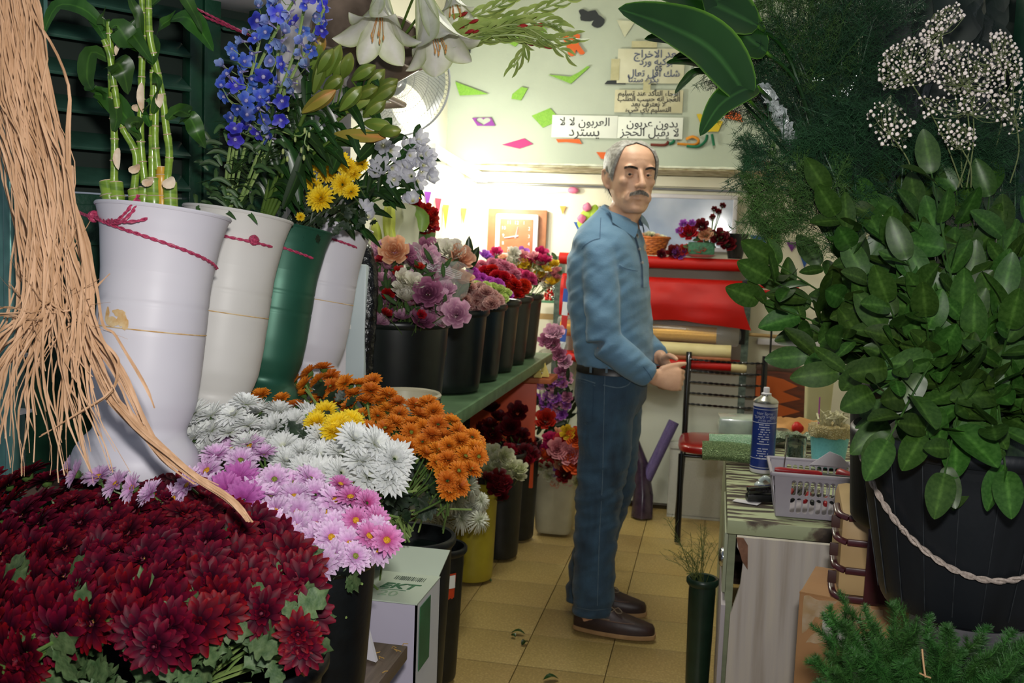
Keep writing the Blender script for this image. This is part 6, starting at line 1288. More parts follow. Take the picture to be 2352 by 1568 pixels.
# leaf litter on the tiles
for i, (x, y, s_) in enumerate(((1190, 1455, .05), (1205, 1478, .045), (1120, 1333, .04), (1265, 1560, .06), (1180, 1462, .03), (1100, 1338, .03))):
    q = PZ(x, y, .007); e = V((cos(i*1.3), sin(i*1.3)*.6, 0))*s_; m = M(); blade(m, [q - e*.5, q + V((0, 0, .012)), q + e*.5 + V((0, 0, .002))], s_*.45, up=(0, 0, 1)); tag(m.build('foliage_scrap', leaf_l), ('curled dark leaf on the tiles left of the shoes', 'second curled leaf just below the first one left of the shoes', 'dark leaf on the tiles beside the yellow bucket', 'leaf at the bottom edge of the floor', 'small leaf bit left of the shoes', 'tiny leaf bit beside the foot of the yellow bucket')[i], 'leaf')
# ---- counter --------------------------------------------------------------
CT = .684; ctp = mat('worn_paint', '8f9a72', 'a5ae88', rough=.6, scale=7, stretch=(1, 6, 1), detail=8, lo=.46, hi=.54, c3='7d8862', bump=.2)
nt = ctp.node_tree  # dark wood shows through along the worn streaks
_rp = [n for n in nt.nodes if n.type == 'VALTORGB'][0].color_ramp.elements
_rp[0].color = srgb('30241c'); _rp[1].color = srgb('5a4c3c'); _rp[2].color = srgb('a2aa86')
cn = root('counter', (.5, 3.3, 0), 'worn green-painted wooden counter with pale wood-grain front board', 'counter')
m = M(); m.box((.5, 3.42, CT-.02), (.88, 1.56, .036), bev=.002); m.build('worktop', ctp, cn)
m = M(); m.box((.075, 3.42, .33), (.02, 1.5, .62)); m.build('side_panel', mat('pale_green_side', '8f9678', '7f866a', rough=.5, scale=6, stretch=(1, 1, 6)), cn)
m = M(); m.box((.92, 3.42, .33), (.02, 1.5, .62)); m.box((.5, 4.16, .33), (.84, .02, .62)); m.build('rear_panel', wood_dark, cn)
for z, h_, col in ((.56, .16, '9aa086'), (.28, .36, 'b0a8ac')):
    m = M(); m.box((.062, 2.9 if z > .5 else 2.86, z), (.012, .46, h_), bev=.002); m.build('drawer_edge', mat('drawer_' + col, col, rough=.4, scale=8), cn)
fb = mat('wood_grain_board', 'c9c1b4', 'a79d92', rough=.45, scale=3, detail=6, stretch=(13, 1, .7), lo=.3, hi=.7, c3='bdb6b0')
m = M(); m.prism([(.085, 2.585, .655), (.47, 2.585, .655), (.47, 2.585, .02), (.075, 2.585, .02), (.08, 2.585, .45), (.1, 2.585, .53), (.104, 2.585, .6), (.086, 2.585, .63)], (0, -1, 0), .018); m.build('front_board', fb, cn)
m = M(); m.prism([(.083, 2.566, .658), (.1, 2.566, .658), (.112, 2.566, .64), (.115, 2.566, .58), (.1, 2.566, .6), (.09, 2.566, .63)], (0, -1, 0), .006); m.build('broken_edge', mat('raw_wood', '8a6450', '6a4a38', rough=.9, scale=40, bump=.4), cn)
m = M(); m.lathe([(0, .012), (.02, .01), (.026, .004), (.026, 0)], 24, Matrix.Rotation(radians(-90), 3, 'Y'), c=(.056, 2.72, .56)); k_ = m.build('knob', mat('chrome', 'c8ccd4', rough=.08, metal=1), cn)
# green pot with sprigs beside the counter
gp = bucket('bucket', (.008, 3.14, .012), .042, .036, .35, mat('dark_green_plastic', '1c3428', '142a1f', rough=.35, scale=20), 'slim dark green pot with thin sprigs at the left side of the counter', n=30)
r = root('sprigs', (.0, 3.14, .25), 'thin dry green sprigs in the slim dark green pot', 'foliage'); m = M()
for i in range(26):
    a = V((.0 + rng.uniform(-.02, .02), 3.12, .34)); e = V((rng.uniform(-.11, .05), rng.uniform(-.05, .05), rng.uniform(.04, .2))); pts = bez([a, a + e*.5 + V((0, 0, .02)), a + e], 4); m.tube(pts, .0009, 3)
    for k in range(9): q = pts[3 + int(rng.random()*5)]; m.tube([q, q + V((rng.uniform(-.03, .02), rng.uniform(-.02, .02), rng.uniform(-.005, .03)))], .0005, 3)
m.build('twigs', mat('sprig_green', '64703a', '4c5a2c', rough=.6), r)['kind'] = 'stuff'
# hairspray can
c = PZ(1749, 1082, CT+.001); cr_ = root('spray_can', c, 'blue and white aerosol hair spray can standing on the counter', 'can'); RR = .0375
blu_ = mat('can_blue', '1c3480', '182c70', rough=.25, coat=.5); 
m = M(); m.lathe([(0, 0), (RR-.002, 0), (RR, .003), (RR, .012)], 36, c=c); m.lathe([(RR, .208), (RR, .218), (RR-.001, .22)], 36, c=c); m.build('white_trim', whitepl, cr_)['kind'] = 'stuff'
m = M(); m.lathe([(RR, .012), (RR, .208)], 36, c=c); m.build('body', blu_, cr_)
m = M(); m.lathe([(RR+.001, .219), (RR+.0015, .222), (RR-.004, .229), (.018, .238), (.0155, .241), (.0155, .244), (0, .245)], 36, c=c); m.build('shoulder', mat('tin', 'a8a8a0', '989890', rough=.25, metal=.8), cr_)
m = M(); m.lathe([(.0155, .243), (.0155, .247), (.0095, .25), (.0095, .262), (.0085, .266), (0, .266)], 24, c=c); m.build('nozzle', whitepl, cr_)
def wraptext(s, size, z, mt, rad=RR+.0003, a0=None):
    a0 = a0 if a0 is not None else atan2(-c.y, -c.x); o = text(s, size, Matrix.Identity(4), mt, 'lettering', cr_); me = o.data
    for v in me.vertices: th = a0 + v.co.x/rad; v.co = V((cos(th)*(rad + .0003), sin(th)*(rad + .0003), z + v.co.y))
    o.matrix_local = Matrix.Identity(4)
wt_ = mat('can_white_print', 'dcdfea', rough=.4)
wraptext('Hair Spray', .0125, .188, wt_); wraptext('ספריי לשיער'[::-1], .014, .176, wt_); wraptext('חזק ומחזיק'[::-1], .009, .166, wt_)
for i in range(15):
    z = .152 - i*.0075; m = M(); 
    if i == 9: continue
    w_ = 1.05 - .25*rng.random(); a0 = atan2(-c.y, -c.x)
    for k in range(9):
        if rng.random() < .85: m.grid(lambda u, v: c + V((cos(a0 - w_/2 + (k+u*.8)*w_/9)*(RR+.0005), sin(a0 - w_/2 + (k+u*.8)*w_/9)*(RR+.0005), z + .0022*v)), 2, 1)
    o = m.build('small_print', wt_, cr_); o['kind'] = 'stuff'
for z in (.2, .158, .046, .018): m = M(); m.lathe([(RR+.0004, z), (RR+.0004, z+.0014)], 36, c=c); m.build('line', wt_, cr_)
# green mesh roll
a, b = P(1612, 1052, 3.33), P(1725, 1040, 3.3); a.z = b.z = CT + .036; m = M(); grm = mat('green_mesh', '2c5a38', 'a8c48c', rough=.25, scale=330, kind='voronoi', metal=.5, bump=1, lo=.1, hi=.6)
for k in range(3): m.tube(bez([a + V((.0, .012*k, 0)), (a+b)/2 + V((0, .01*k, .003)), b + V((0, .01*k, 0))], 5), [.034 - .006*k]*11, 16, flat=.75)
tag(m.build('mesh_roll', grm), 'glittering green mesh roll lying over the counter edge behind the spray can', 'roll')
m = M(); m.tube(bez([a + V((.02, .03, .03)), b + V((.0, .03, .036))], 4), .024, 14, flat=.5); tag(m.build('mesh_roll', mat('pale_green_mesh', '86b890', 'b8d8bc', rough=.25, scale=330, kind='voronoi', metal=.4, bump=.6)), 'pale green folded mesh lying on the green mesh roll', 'roll')
# clear bag and papers behind
q = PZ(1700, 1020, CT); m = M(); m.box((q.x + .02, 3.93, CT + .03), (.2, .16, .06), bev=.01); displace(m, .008, 30); tag(m.build('plastic_packet', mat('packet', 'a8b4a8', '8a9890', rough=.2, scale=12, coat=.5)), 'flat grey-green plastic packet at the far left end of the counter', 'packet')
q = V((.25, 3.75, CT+.001)); m = M(); m.grid(lambda u, v: q + V((-.06 + .2*u, .1*v, .03 + .05*v + .03*sin(u*5)*(1-v) + .02*noise.noise(V((u*5, v*4, 3))))), 12, 8); tag(m.build('brown_paper', mat('kraft', 'b8864e', 'a0723c', rough=.7, scale=10)), 'torn orange-brown paper on the counter behind the spray can', 'paper')
m = M(); m.grid(lambda u, v: q + V((-.1 + .22*u, -.08 + .09*v, .045*sin(pi*min(1, v+.2)) + .018*noise.noise(V((u*8, v*6, 9))) + .006)), 20, 10); tag(m.build('glitter_net', mat('glitter_net', '7f9478', 'c0ccb8', rough=.25, scale=300, kind='voronoi', metal=.5, bump=.8)), 'crumpled pale glitter netting between the spray can and the turquoise pot', 'netting')
m = M(); m.ball(q + V((.06, .0, .06)), .022, 10); displace(m, .006, 60); tag(m.build('red_bow', redp), 'small red ribbon bow behind the glass mug', 'ribbon')
# glass mug
c = PZ(1825, 1062, CT+.001); gm = root('glass_mug', c, 'clear glass mug with a handle beside the spray can', 'mug'); glass = mat('clear_glass', 'eef6f8', rough=.03, trans=1, spec=.6)
m = M(); m.lathe([(0, .0), (.03, .0), (.034, .006), (.035, .085), (.0345, .087), (.032, .086), (.031, .012), (0, .01)], 12, c=c); m.build('body', glass, gm)
m = M(); m.tube(bez([c + V((.034, -.01, .07)), c + V((.06, -.015, .065)), c + V((.062, -.015, .035)), c + V((.034, -.01, .02))], 6), .005, 8); m.build('handle', glass, gm)
# turquoise pot
c = PZ(1903, 1075, CT+.001) + V((.0, .03, 0)); tp = root('flowerpot', c, 'turquoise speckled pot filled with glittery cream material on the counter', 'pot')
m = M(); m.lathe([(0, 0), (.042, 0), (.05, .005), (.062, .11), (.064, .125), (.058, .122), (.045, .01), (0, .01)], 36, c=c); m.build('body', mat('turquoise', '7fd0d8', '6fc0c8', rough=.35, scale=160, lo=.3, hi=.7, c3='7accd4'), tp)
m = M(); m.lathe([(.0635, .1), (.067, .118), (.066, .135), (.05, .14), (.03, .13), (0, .135)], 36, c=c); displace(m, .006, 70); m.build('glitter_crust', mat('gold_glitter', 'c0a868', 'dcd0a8', rough=.3, scale=350, kind='voronoi', metal=.4, bump=.8), tp)
m = M()
for i in range(40): e = V((rng.uniform(-1, 1), rng.uniform(-1, 1), 0))*.03; p = c + e + V((0, 0, .135)); m.tube([p, p + V((rng.uniform(-.02, .02), rng.uniform(-.02, .02), rng.uniform(.015, .045))), p + V((rng.uniform(-.03, .03), rng.uniform(-.03, .03), rng.uniform(.01, .05)))], .003, 4, flat=.3)
o = m.build('shreds', mat('cream_shred', 'd0ccb0', 'b8b490', rough=.5), tp); o['kind'] = 'stuff'
m = M(); m.tube([c + V((-.035, .02, .12)), c + V((-.036, .03, .22))], .0025, 6); tag(m.build('straw', mat('magenta_plastic', 'a8489c', rough=.4)), 'thin magenta stick standing in the turquoise pot', 'stick')
# plastic basket with oval slots
f0 = PZ(1773, 1186, CT+.001); f0 += V((0, 0, 0)); BW, BD, BH = .205, .2, .115
bk = root('plastic_basket', f0 + V((BW/2, BD/2, 0)), 'light grey plastic basket with oval slots full of red-handled tools on the counter', 'basket'); bpm = mat('grey_plastic', 'a9a3ae', '9b959f', rough=.4, scale=8)
def slotted(nm_, w_, h_, ns, place, m0):
    c = bpy.data.curves.new('f', 'CURVE'); c.dimensions = '2D'; c.fill_mode = 'BOTH'; c.extrude = .0014
    def sp_(q):
        s = c.splines.new('POLY'); s.points.add(len(q)-1); s.use_cyclic_u = True
        for i, p in enumerate(q): s.points[i].co = (p[0], p[1], 0, 1)
    sp_([(m0[0], 0), (w_-m0[0], 0), (w_, h_), (0, h_)])
    pit = (w_ - .05)/ns
    for j in range(2):
        for i in range(ns):
            cx_, cy_ = .042 + (i+.5)*(w_-.06)/ns, .033 + j*.048; sp_([(cx_ + .0064*cos(a), cy_ + .0064*sin(a) + (.0145 if sin(a) > 0 else -.0145)) for a in [-2*pi*k/16 + .01 for k in range(16)]])
    o = bpy.data.objects.new('t', c); COL.objects.link(o); me = bpy.data.meshes.new_from_object(o.evaluated_get(bpy.context.evaluated_depsgraph_get())); bpy.data.objects.remove(o); me.materials.clear(); me.materials.append(bpm)
    o = bpy.data.objects.new(nm_, me); COL.objects.link(o); o.parent = bk; o.matrix_local = Matrix.Translation(-bk.location) @ place
tl_ = radians(8)
slotted('side', BW, BH, 9, Matrix.Translation(f0 + V((0, .014, 0))) @ Matrix.Rotation(pi/2 + tl_, 4, 'X'), (.01,))
slotted('side', BW, BH, 9, Matrix.Translation(f0 + V((0, BD - .014, 0))) @ Matrix.Rotation(pi/2 - tl_, 4, 'X'), (.01,))
slotted('side', BD, BH, 8, Matrix.Translation(f0 + V((.01, 0, 0))) @ Matrix.Rotation(pi/2, 4, 'Z') @ Matrix.Rotation(pi/2 - tl_, 4, 'X'), (.014,))
slotted('side', BD, BH, 8, Matrix.Translation(f0 + V((BW-.01, 0, 0))) @ Matrix.Rotation(pi/2, 4, 'Z') @ Matrix.Rotation(pi/2 + tl_, 4, 'X'), (.014,))
m = M(); m.box(f0 + V((BW/2, BD/2, .004)), (BW-.02, BD-.03, .004)); m.build('base', bpm, bk)
m = M(); R0 = [f0 + V(p) for p in ((-.008, -.004, BH), (BW+.006, -.004, BH), (BW+.006, BD+.004, BH), (-.008, BD+.004, BH))]
for a, b in zip(R0, R0[1:] + R0[:1]): m.box((a+b)/2, (abs(a.x-b.x)+.008, abs(a.y-b.y)+.008, .01), bev=.003)
m.build('rim', bpm, bk)
rh = mat('red_handle', '9c1420', '84101a', rough=.35); stl = mat('steel', '9a9ca0', '808286', rough=.25, metal=.9)
def tool(a, b, r_, lab, hd=.6, mt=rh):
    a = V(a) + f0; b = V(b) + f0; t = root('tool', a, lab, 'tool'); k = a + (b-a)*hd; m = M(); m.tube([a, a + (k-a)*.1, a + (k-a)*.5, a + (k-a)*.9, k], [r_*.7, r_, r_*.85, r_, r_*.6], 10); m.build('handle', mt, t); m = M(); m.tube([k, b], [r_*.35, r_*.25], 8); m.build('shaft', stl, t)
tool((.0, .01, BH+.008), (.2, .03, BH+.0), .008, 'long red-handled screwdriver lying across the front of the basket')
tool((.16, .06, BH), (.225, .04, BH-.01), .016, 'fat red plier handle at the right end of the basket', .9)
tool((.02, .05, .03), (.03, .04, .2), .004, 'thin steel blade standing up at the left corner of the basket', .5, stl)
for i in range(12):
    tool((.03 + .018*i, .03 + .012*(i % 4), .03 + .006*(i % 3)), (.07 + .014*i, .14, .07 - .005*i if i < 8 else .05), .008, 'red or black handled tool inside the grey basket', .6, blackpl if i % 3 else rh)
    list(COL.objects)[-3 if False else -1]
for o in COL.objects:
    if o.get('label', '').startswith('red or black handled'): o['group'] = 'tools inside the basket'
m = M(); q = f0 + V((.15, .15, BH)); m.prism([q + V((-.05, 0, 0)), q + V((.06, 0, 0)), q + V((.03, .0, .03)), q + V((0, 0, .04))], (0, 1, .3), .001); tag(m.build('paper_slip', whitepl), 'white paper slip sticking out of the grey basket', 'paper')
# stapler and slip on the counter
q = PZ(1732, 1150, CT+.001); st = root('stapler', q, 'black stapler lying left of the grey basket', 'stapler'); m = M(); RSt = Matrix.Rotation(radians(14), 3, 'Z'); m.box(q + V((.015, .0, .012)), (.075, .03, .02), RSt, bev=.004); m.build('base', blackpl, st); m = M(); m.box(q + V((.018, .0, .034)), (.08, .028, .02), RSt @ Matrix.Rotation(radians(-6), 3, 'Y'), bev=.006); m.build('top', mat('glossy_black', '0d0e10', rough=.12, coat=.5), st)
m = M(); m.box(q + V((-.02, -.018, .0)), (.07, .035, .001), Matrix.Rotation(radians(-20), 3, 'Z')); tag(m.build('paper_slip', whitepl), 'small white paper slip under the stapler', 'paper')
m = M(); q2 = PZ(1745, 1105, CT+.03); m.tube(bez([q2, q2 + V((.015, 0, .012)), q2 + V((.035, .0, .0))], 5), .007, 8); m.ball(q2 + V((.0, 0, -.012)), .016, 10, sq=(1, 1, .8)); tag(m.build('tape_cutter', mat('clear_grey', 'b8c4c4', '98a8a8', rough=.1, coat=.6)), 'small clear plastic clip between the spray can and the basket', 'clip')
# box with orange flame pattern and cream square pot at the far end
a, b = PY(1738, 842, 5.36), PY(1852, 985, 5.36); w_ = b.x-a.x; fx = root('printed_box', ((a.x+b.x)/2, 5.36, 0), 'tall brown and orange zigzag printed box against the back wall right of the chair', 'box'); H_ = a.z
flm = mat('brown_print', '6a3018', '4c2414', rough=.5, scale=14, stretch=(1, 1, 6)); m = M(); m.box(((a.x+b.x)/2, 5.36, H_/2), (w_, .1, H_-.02), bev=.002); m.build('body', flm, fx)
m = M(); zz = [(a.x + .0, .3), (a.x + w_*.55, .3)]
z = .31; k = 0
while z < a.z - .04: zz.append((a.x + w_*(.85 if k % 2 == 0 else .5) - .02*(k % 3 == 0), z)); z += .032; k += 1
zz += [(a.x + w_*.3, a.z-.04), (a.x + .0, a.z-.03)]; m.prism([(x, 5.309, z) for x, z in zz], (0, -1, 0), .001); m.build('zigzag_print', mat('orange_print', 'b85824', rough=.5), fx, smooth=False)
m = M(); m.box(((a.x+b.x)/2, 5.36, a.z - .0), (w_+.006, .104, .022), bev=.002); m.build('lid', mat('brown_lid', '5a4438', '4a382e', rough=.5), fx)
c = PY(1876, 960, 3.95); c.z = CT+.001; ps = root('flowerpot', c, 'cream square pot half hidden by the ruscus leaves', 'pot')
def sq2(r_, z): return [c + V((r_*abs(cos(a))**.3*(1 if cos(a) > 0 else -1), r_*abs(sin(a))**.3*(1 if sin(a) > 0 else -1), z)) for a in [2*pi*i/32 + .01 for i in range(32)]]
Hp = PY(1876, 832, 3.95).z - CT; m = M(); m.loft([sq2(.01, 0), sq2(.042, 0), sq2(.052, Hp)], cap=False); m.loft([sq2(.049, Hp), sq2(.04, .02)], cap=False); m.build('body', mat('cream_pot', 'bfb98e', 'b0aa80', rough=.4, scale=6), ps); m = M(); m.loft([sq2(.049, Hp-.012), sq2(.058, Hp-.012), sq2(.058, Hp), sq2(.049, Hp), sq2(.049, Hp-.012)], cap=False); m.build('rim', MATS['cream_pot'], ps)
# ================================================================ right-hand foreground
rp = random.Random(41)
wst = mat('worn_black_bucket', '101317', '0a0c0f', rough=.42, scale=8, stretch=(1, 1, .25), bump=.08, bscale=60, c3='13161a')
RBt = P(2262, 1010, 1.5); RBb = P(2280, 1440, 1.5); hb = RBt.z - RBb.z
RBc = V((RBt.x, RBt.y + .06, RBb.z)); rb = bucket('bucket', RBc, .172, .118, hb, wst, 'large scuffed black bucket with a rope handle full of ruscus at the right', n=72)
m = M()
for k in range(20):
    a = 2*pi*k/20
    for j in range(1): z0, z1 = .02, hb - .03; p = lambda z: V((cos(a)*(.118 + .054*z/hb + .0006), sin(a)*(.118 + .054*z/hb + .0006), z)) + RBc; m.tube([p(z0), p(z1)], .0008, 4, cap=False)
o = m.build('highlight_line', mat('highlight_grey', '2a2e31', '101316', rough=.5, scale=60, lo=.3, hi=.7), rb); o['kind'] = 'stuff'  # paler lines painted as highlights down the bucket wall
# rope handle hanging across the front of the bucket
ropem = mat('rope', 'a89a90', '877a70', rough=.85, scale=300)
pp_ = []
for i in range(25):
    t = i/24; a = -2.95 + t*2.8; z = hb*.93 - .165*sin(pi*t)**.75; pp_.append(RBc + V((cos(a)*(.122 + .054*z/hb + .006), sin(a)*(.122 + .054*z/hb + .006), z)))
m = cord('', resample(pp_, .0035), .0042, '', n=1); m.build('rope_handle', ropem, rb)
m = M(); m.box(RBc + V((.09, .05, -.415)), (.26, .26, .82), bev=.01); tag(m.build('stand_box', mat('dark_grey_box', '4a484c', '3a383c', rough=.7, scale=10)), 'dark grey box under the rope-handled bucket at the right edge', 'box')
c2 = P(2118, 1208, 1.9); b2 = bucket('bucket', (c2.x, c2.y, c2.z), .145, .128, .27, wst, 'second scuffed black bucket behind the rope-handled one', n=60)
# woven plastic box
a = P(1922, 1225, 2.0); bb = root('woven_box', (a.x + .2, a.y + .15, .705), 'beige and maroon woven-look plastic box under the buckets at the right', 'box')
bei = mat('beige_plastic', 'b89a6c', 'a88a5e', rough=.4, scale=8); mrn = mat('maroon_plastic', '4a1c24', '3c161d', rough=.3, coat=.3)
X0, Y0, W_, D_, Z0, Z1_ = a.x, a.y, .34, .3, .705, c2.z - .005; Rb = Matrix.Rotation(radians(-4), 3, 'Z')
def bp(x, y, z): return V((X0, Y0, 0)) + Rb @ V((x, y, z))
m = M(); m.box(bp(W_/2, D_/2, (Z0+Z1_)/2), (W_-.012, D_-.012, Z1_-Z0), Rb, bev=.02); m.build('shell', bei, bb)
nr = 3; hz = (Z1_-Z0)/nr
for j in range(nr+1):
    z = Z0 + hz*j; m = M(); m.box(bp(W_/2, -.002, min(z, Z1_-.008)), (W_-.04, .01, .013), Rb, bev=.003); m.build('band', mrn, bb)
    m = M(); m.tube(bez([bp(.02, -.002, min(z, Z1_-.008)), bp(.002, .012, min(z, Z1_-.008) + .004), bp(-.002, .05, min(z, Z1_-.008) + .012)], 5), .007, 8, flat=.5); m.build('band', mrn, bb)
for x in (.078, .18, .275):
    m = M(); m.box(bp(x, -.005, (Z0+Z1_)/2), (.042, .008, Z1_-Z0), Rb, bev=.002); m.build('upright', mrn, bb)
for j in range(nr):
    m = M(); m.box(bp(.0, .03, Z0 + hz*(j+.55)), (.02, .008, hz*.45), Rb, bev=.002); m.build('slot', mat('slot_brown', '3a1a14', rough=.6), bb)
# cardboard box
cb0 = P(1838, 1335, 2.06); cbx = root('cardboard_box', (cb0.x + .12, cb0.y + .1, 0), 'brown taped cardboard box with torn top and pen scribble under the woven box', 'box')
cdb = mat('cardboard_brown', 'a5794c', '946a40', rough=.7, scale=4, stretch=(1, 1, 3), bump=.08, coat=.15)
Rc = Matrix.Rotation(radians(-14), 3, 'Z')
def cp(x, y, z): return V((cb0.x, cb0.y, 0)) + Rc @ V((x, y, z))
m = M(); m.box(cp(.15, .1, .347), (.3, .2, .694), Rc, bev=.004); m.build('body', cdb, cbx)
m = M(); m.quad(cp(0, 0, .696), cp(.12, -.003, .696), cp(.14, .05, .70), cp(.01, .06, .70), .004); m.quad(cp(.1, 0, .696), cp(.3, -.002, .696), cp(.3, .06, .70), cp(.12, .06, .70), .004); m.build('flap', cdb, cbx)
m = M(); m.grid(lambda u, v: cp(.01 + .15*u, -.004 - .006*sin(u*9 + v*5), .69 - .10*v*(1-.5*u) + .01*noise.noise(V((u*7, v*5, 3)))), 24, 12); m.build('tape', mat('clear_tape', 'c8b080', 'e8dcc0', rough=.12, alpha=.35, scale=30, bump=.4), cbx)
m = M(); m.grid(lambda u, v: cp(.05 + .11*u, -.012 - .01*sin(u*4), .67 - .05*v - .05*u + .012*noise.noise(V((u*9, v*3, 8)))), 16, 5); m.build('torn_paper', mat('white_torn', 'c8c4bc', 'b0aca4', rough=.6, scale=20), cbx)
for l in ([(0, .0), (.01, -.03), (.004, -.07), (.012, -.1)], [(-.01, -.06), (.004, -.075), (-.004, -.12), (.0, -.15)], [(.02, .0), (.022, -.05), (.018, -.1)]):
    m = M(); m.tube(bez([cp(.05 + x, -.001, .53 + z) for x, z in l], 4), .0012, 4); m.build('scribble', ink, cbx)
# ruscus ------------------------------------------------------------
lfr = mat('leaf_ruscus', 'ffffff', 'c4d4bc', rough=.42, scale=14, ramp=[(0, '304c1c'), (.8, '36541f'), (1, '4a6c2c')], translu=.12, attr=.3, spec=.4)
stm = mat('stem_ruscus', '33521f', '243e18', rough=.4)
def rleaf(i):
    m = M(); L = 1.0; W_ = (.5, .57, .46, .54)[i]; c = (.1, -.12, .22, .02)[i]
    pts = [V((0, 0, 0)), V((.06, 0, 0))] + [V((t, 0, c*t*t*.6 + .02*sin(t*5))) for t in (.2, .35, .5, .65, .8, .92, 1.0)]
    blade(m, resample(bez(pts, 3), .08), W_, up=(0, 0, 1), fold=(.18, .3, .12, .35)[i], prof=lambda t: .05 if t < .05 else sin(pi*min(1, ((t-.05)/.95)**.8))**.7*(1 if t < .6 else 1 - .25*((t-.6)/.4)))
    return m.mesh('leaf', lfr)
RL = [rleaf(i) for i in range(4)]
def ruscus(tip, base, lab, n=11, bend=.12, Lf=.075):
    base = V(base); tip = V(tip); d = tip-base; r = root('ruscus_branch', base, lab, 'foliage', 'ruscus branches in the rope-handled bucket'); mid_ = base + d*.5 + V((0, 0, bend*d.length + (.05 if tip.z < base.z + .1 else 0)))
    pts = bez([base, base + (mid_-base)*.5 + V((0, 0, .02)), mid_, tip], 6); m = M(); m.tube(pts, [.003*(1-.6*i/len(pts)) for i in range(len(pts))], 5); m.build('stem', stm, r); K = len(pts)-1
    for i in range(n):
        t = .38 + .62*(i+.5)/n; k = min(K-1, int(t*K)); q = pts[k] + (pts[k+1]-pts[k])*(t*K-k); dd = (pts[k+1]-pts[k]).normalized()
        az = i*2.4 + rp.uniform(-.5, .5); s1 = dd.orthogonal().normalized(); s1 = Quaternion(dd, az) @ s1; to = (CAM - q).normalized()
        e = (dd*rp.uniform(.4, .9) + s1*rp.uniform(.6, 1) + to*.25).normalized(); 
        up_ = (to + V((0, 0, .7)) + V([rp.uniform(-.7, .7) for _ in range(3)])).normalized(); sd = e.cross(up_).normalized(); up_ = sd.cross(e)
        mt_ = Matrix((e, -sd, up_)).transposed().to_4x4(); L = Lf*rp.uniform(.75, 1.2)*(1 if i < n-2 else .8)
        put_mesh('leaf', RL[rp.randrange(4)], r, Matrix.Translation(q) @ mt_ @ Matrix.Scale(L, 4), r.location)
    e = (pts[-1]-pts[-2]).normalized(); to = (CAM-tip).normalized(); sd = e.cross(to).normalized(); mt_ = Matrix((e, -sd, sd.cross(e))).transposed().to_4x4(); put_mesh('leaf', RL[0], r, Matrix.Translation(tip) @ mt_ @ Matrix.Scale(Lf, 4), r.location)
bsr = RBc + V((0, 0, hb*.75)); bs2 = c2 + V((0, 0, .2))
reg = [(1900, 470), (1960, 400), (2130, 380), (2200, 410), (2330, 400), (2400, 420), (2400, 900), (2330, 1050), (2150, 1080), (2080, 1000), (2020, 980), (1985, 880), (1900, 850), (1800, 780), (1790, 700), (1800, 640), (1880, 600)]
seen = scatter(reg, 74, 3000, rp)
for i, (x, y) in enumerate(seen):
    d = 1.44 + .35*max(0, (800-y)/400) + rp.uniform(-.06, .08) + (.25 if x < 1900 else 0); tip = P(x, y, d)
    ruscus(tip, (bs2 if (x < 1980 and y < 800) else bsr) + V((rp.uniform(-.06, .06), rp.uniform(-.06, .06), 0)), 'glossy green ruscus branch in the mass above the roped bucket' + zone(x, y, seen).replace('back', 'upper').replace('front', 'lower'), 10 if y < 900 else 8, bend=.12 if y < 800 else .3)
for x, y, lab in ((1768, 640, 'ruscus branch reaching furthest left, beside the red rods'), (1745, 690, 'ruscus branch below the furthest-left one'), (1900, 440, 'ruscus branch standing up beside the fern at the upper left of the mass'), (2140, 400, 'topmost ruscus branch below the tiny white flowers'), (2170, 1085, 'ruscus branch hanging lowest over the bucket front'), (2040, 1010, 'ruscus branch drooping over the left rim of the rope-handled bucket'), (2310, 1080, 'ruscus branch drooping over the right of the rope-handled bucket'), (1775, 600, 'dark thin ruscus branch above the furthest-left one')):
    d = 1.7 if x < 1950 else (1.62 if y < 500 else 1.36); ruscus(P(x, y, d), bs2 if x < 1950 else bsr, lab, 10, bend=.1 if y < 800 else .35)
m = M(); m.lathe([(0, 0), (.12, 0), (.14, .05), (.06, .12), (0, .13)], 16, c=bsr); displace(m, .02, 20); o = m.build('stem_mass', dk, rb)
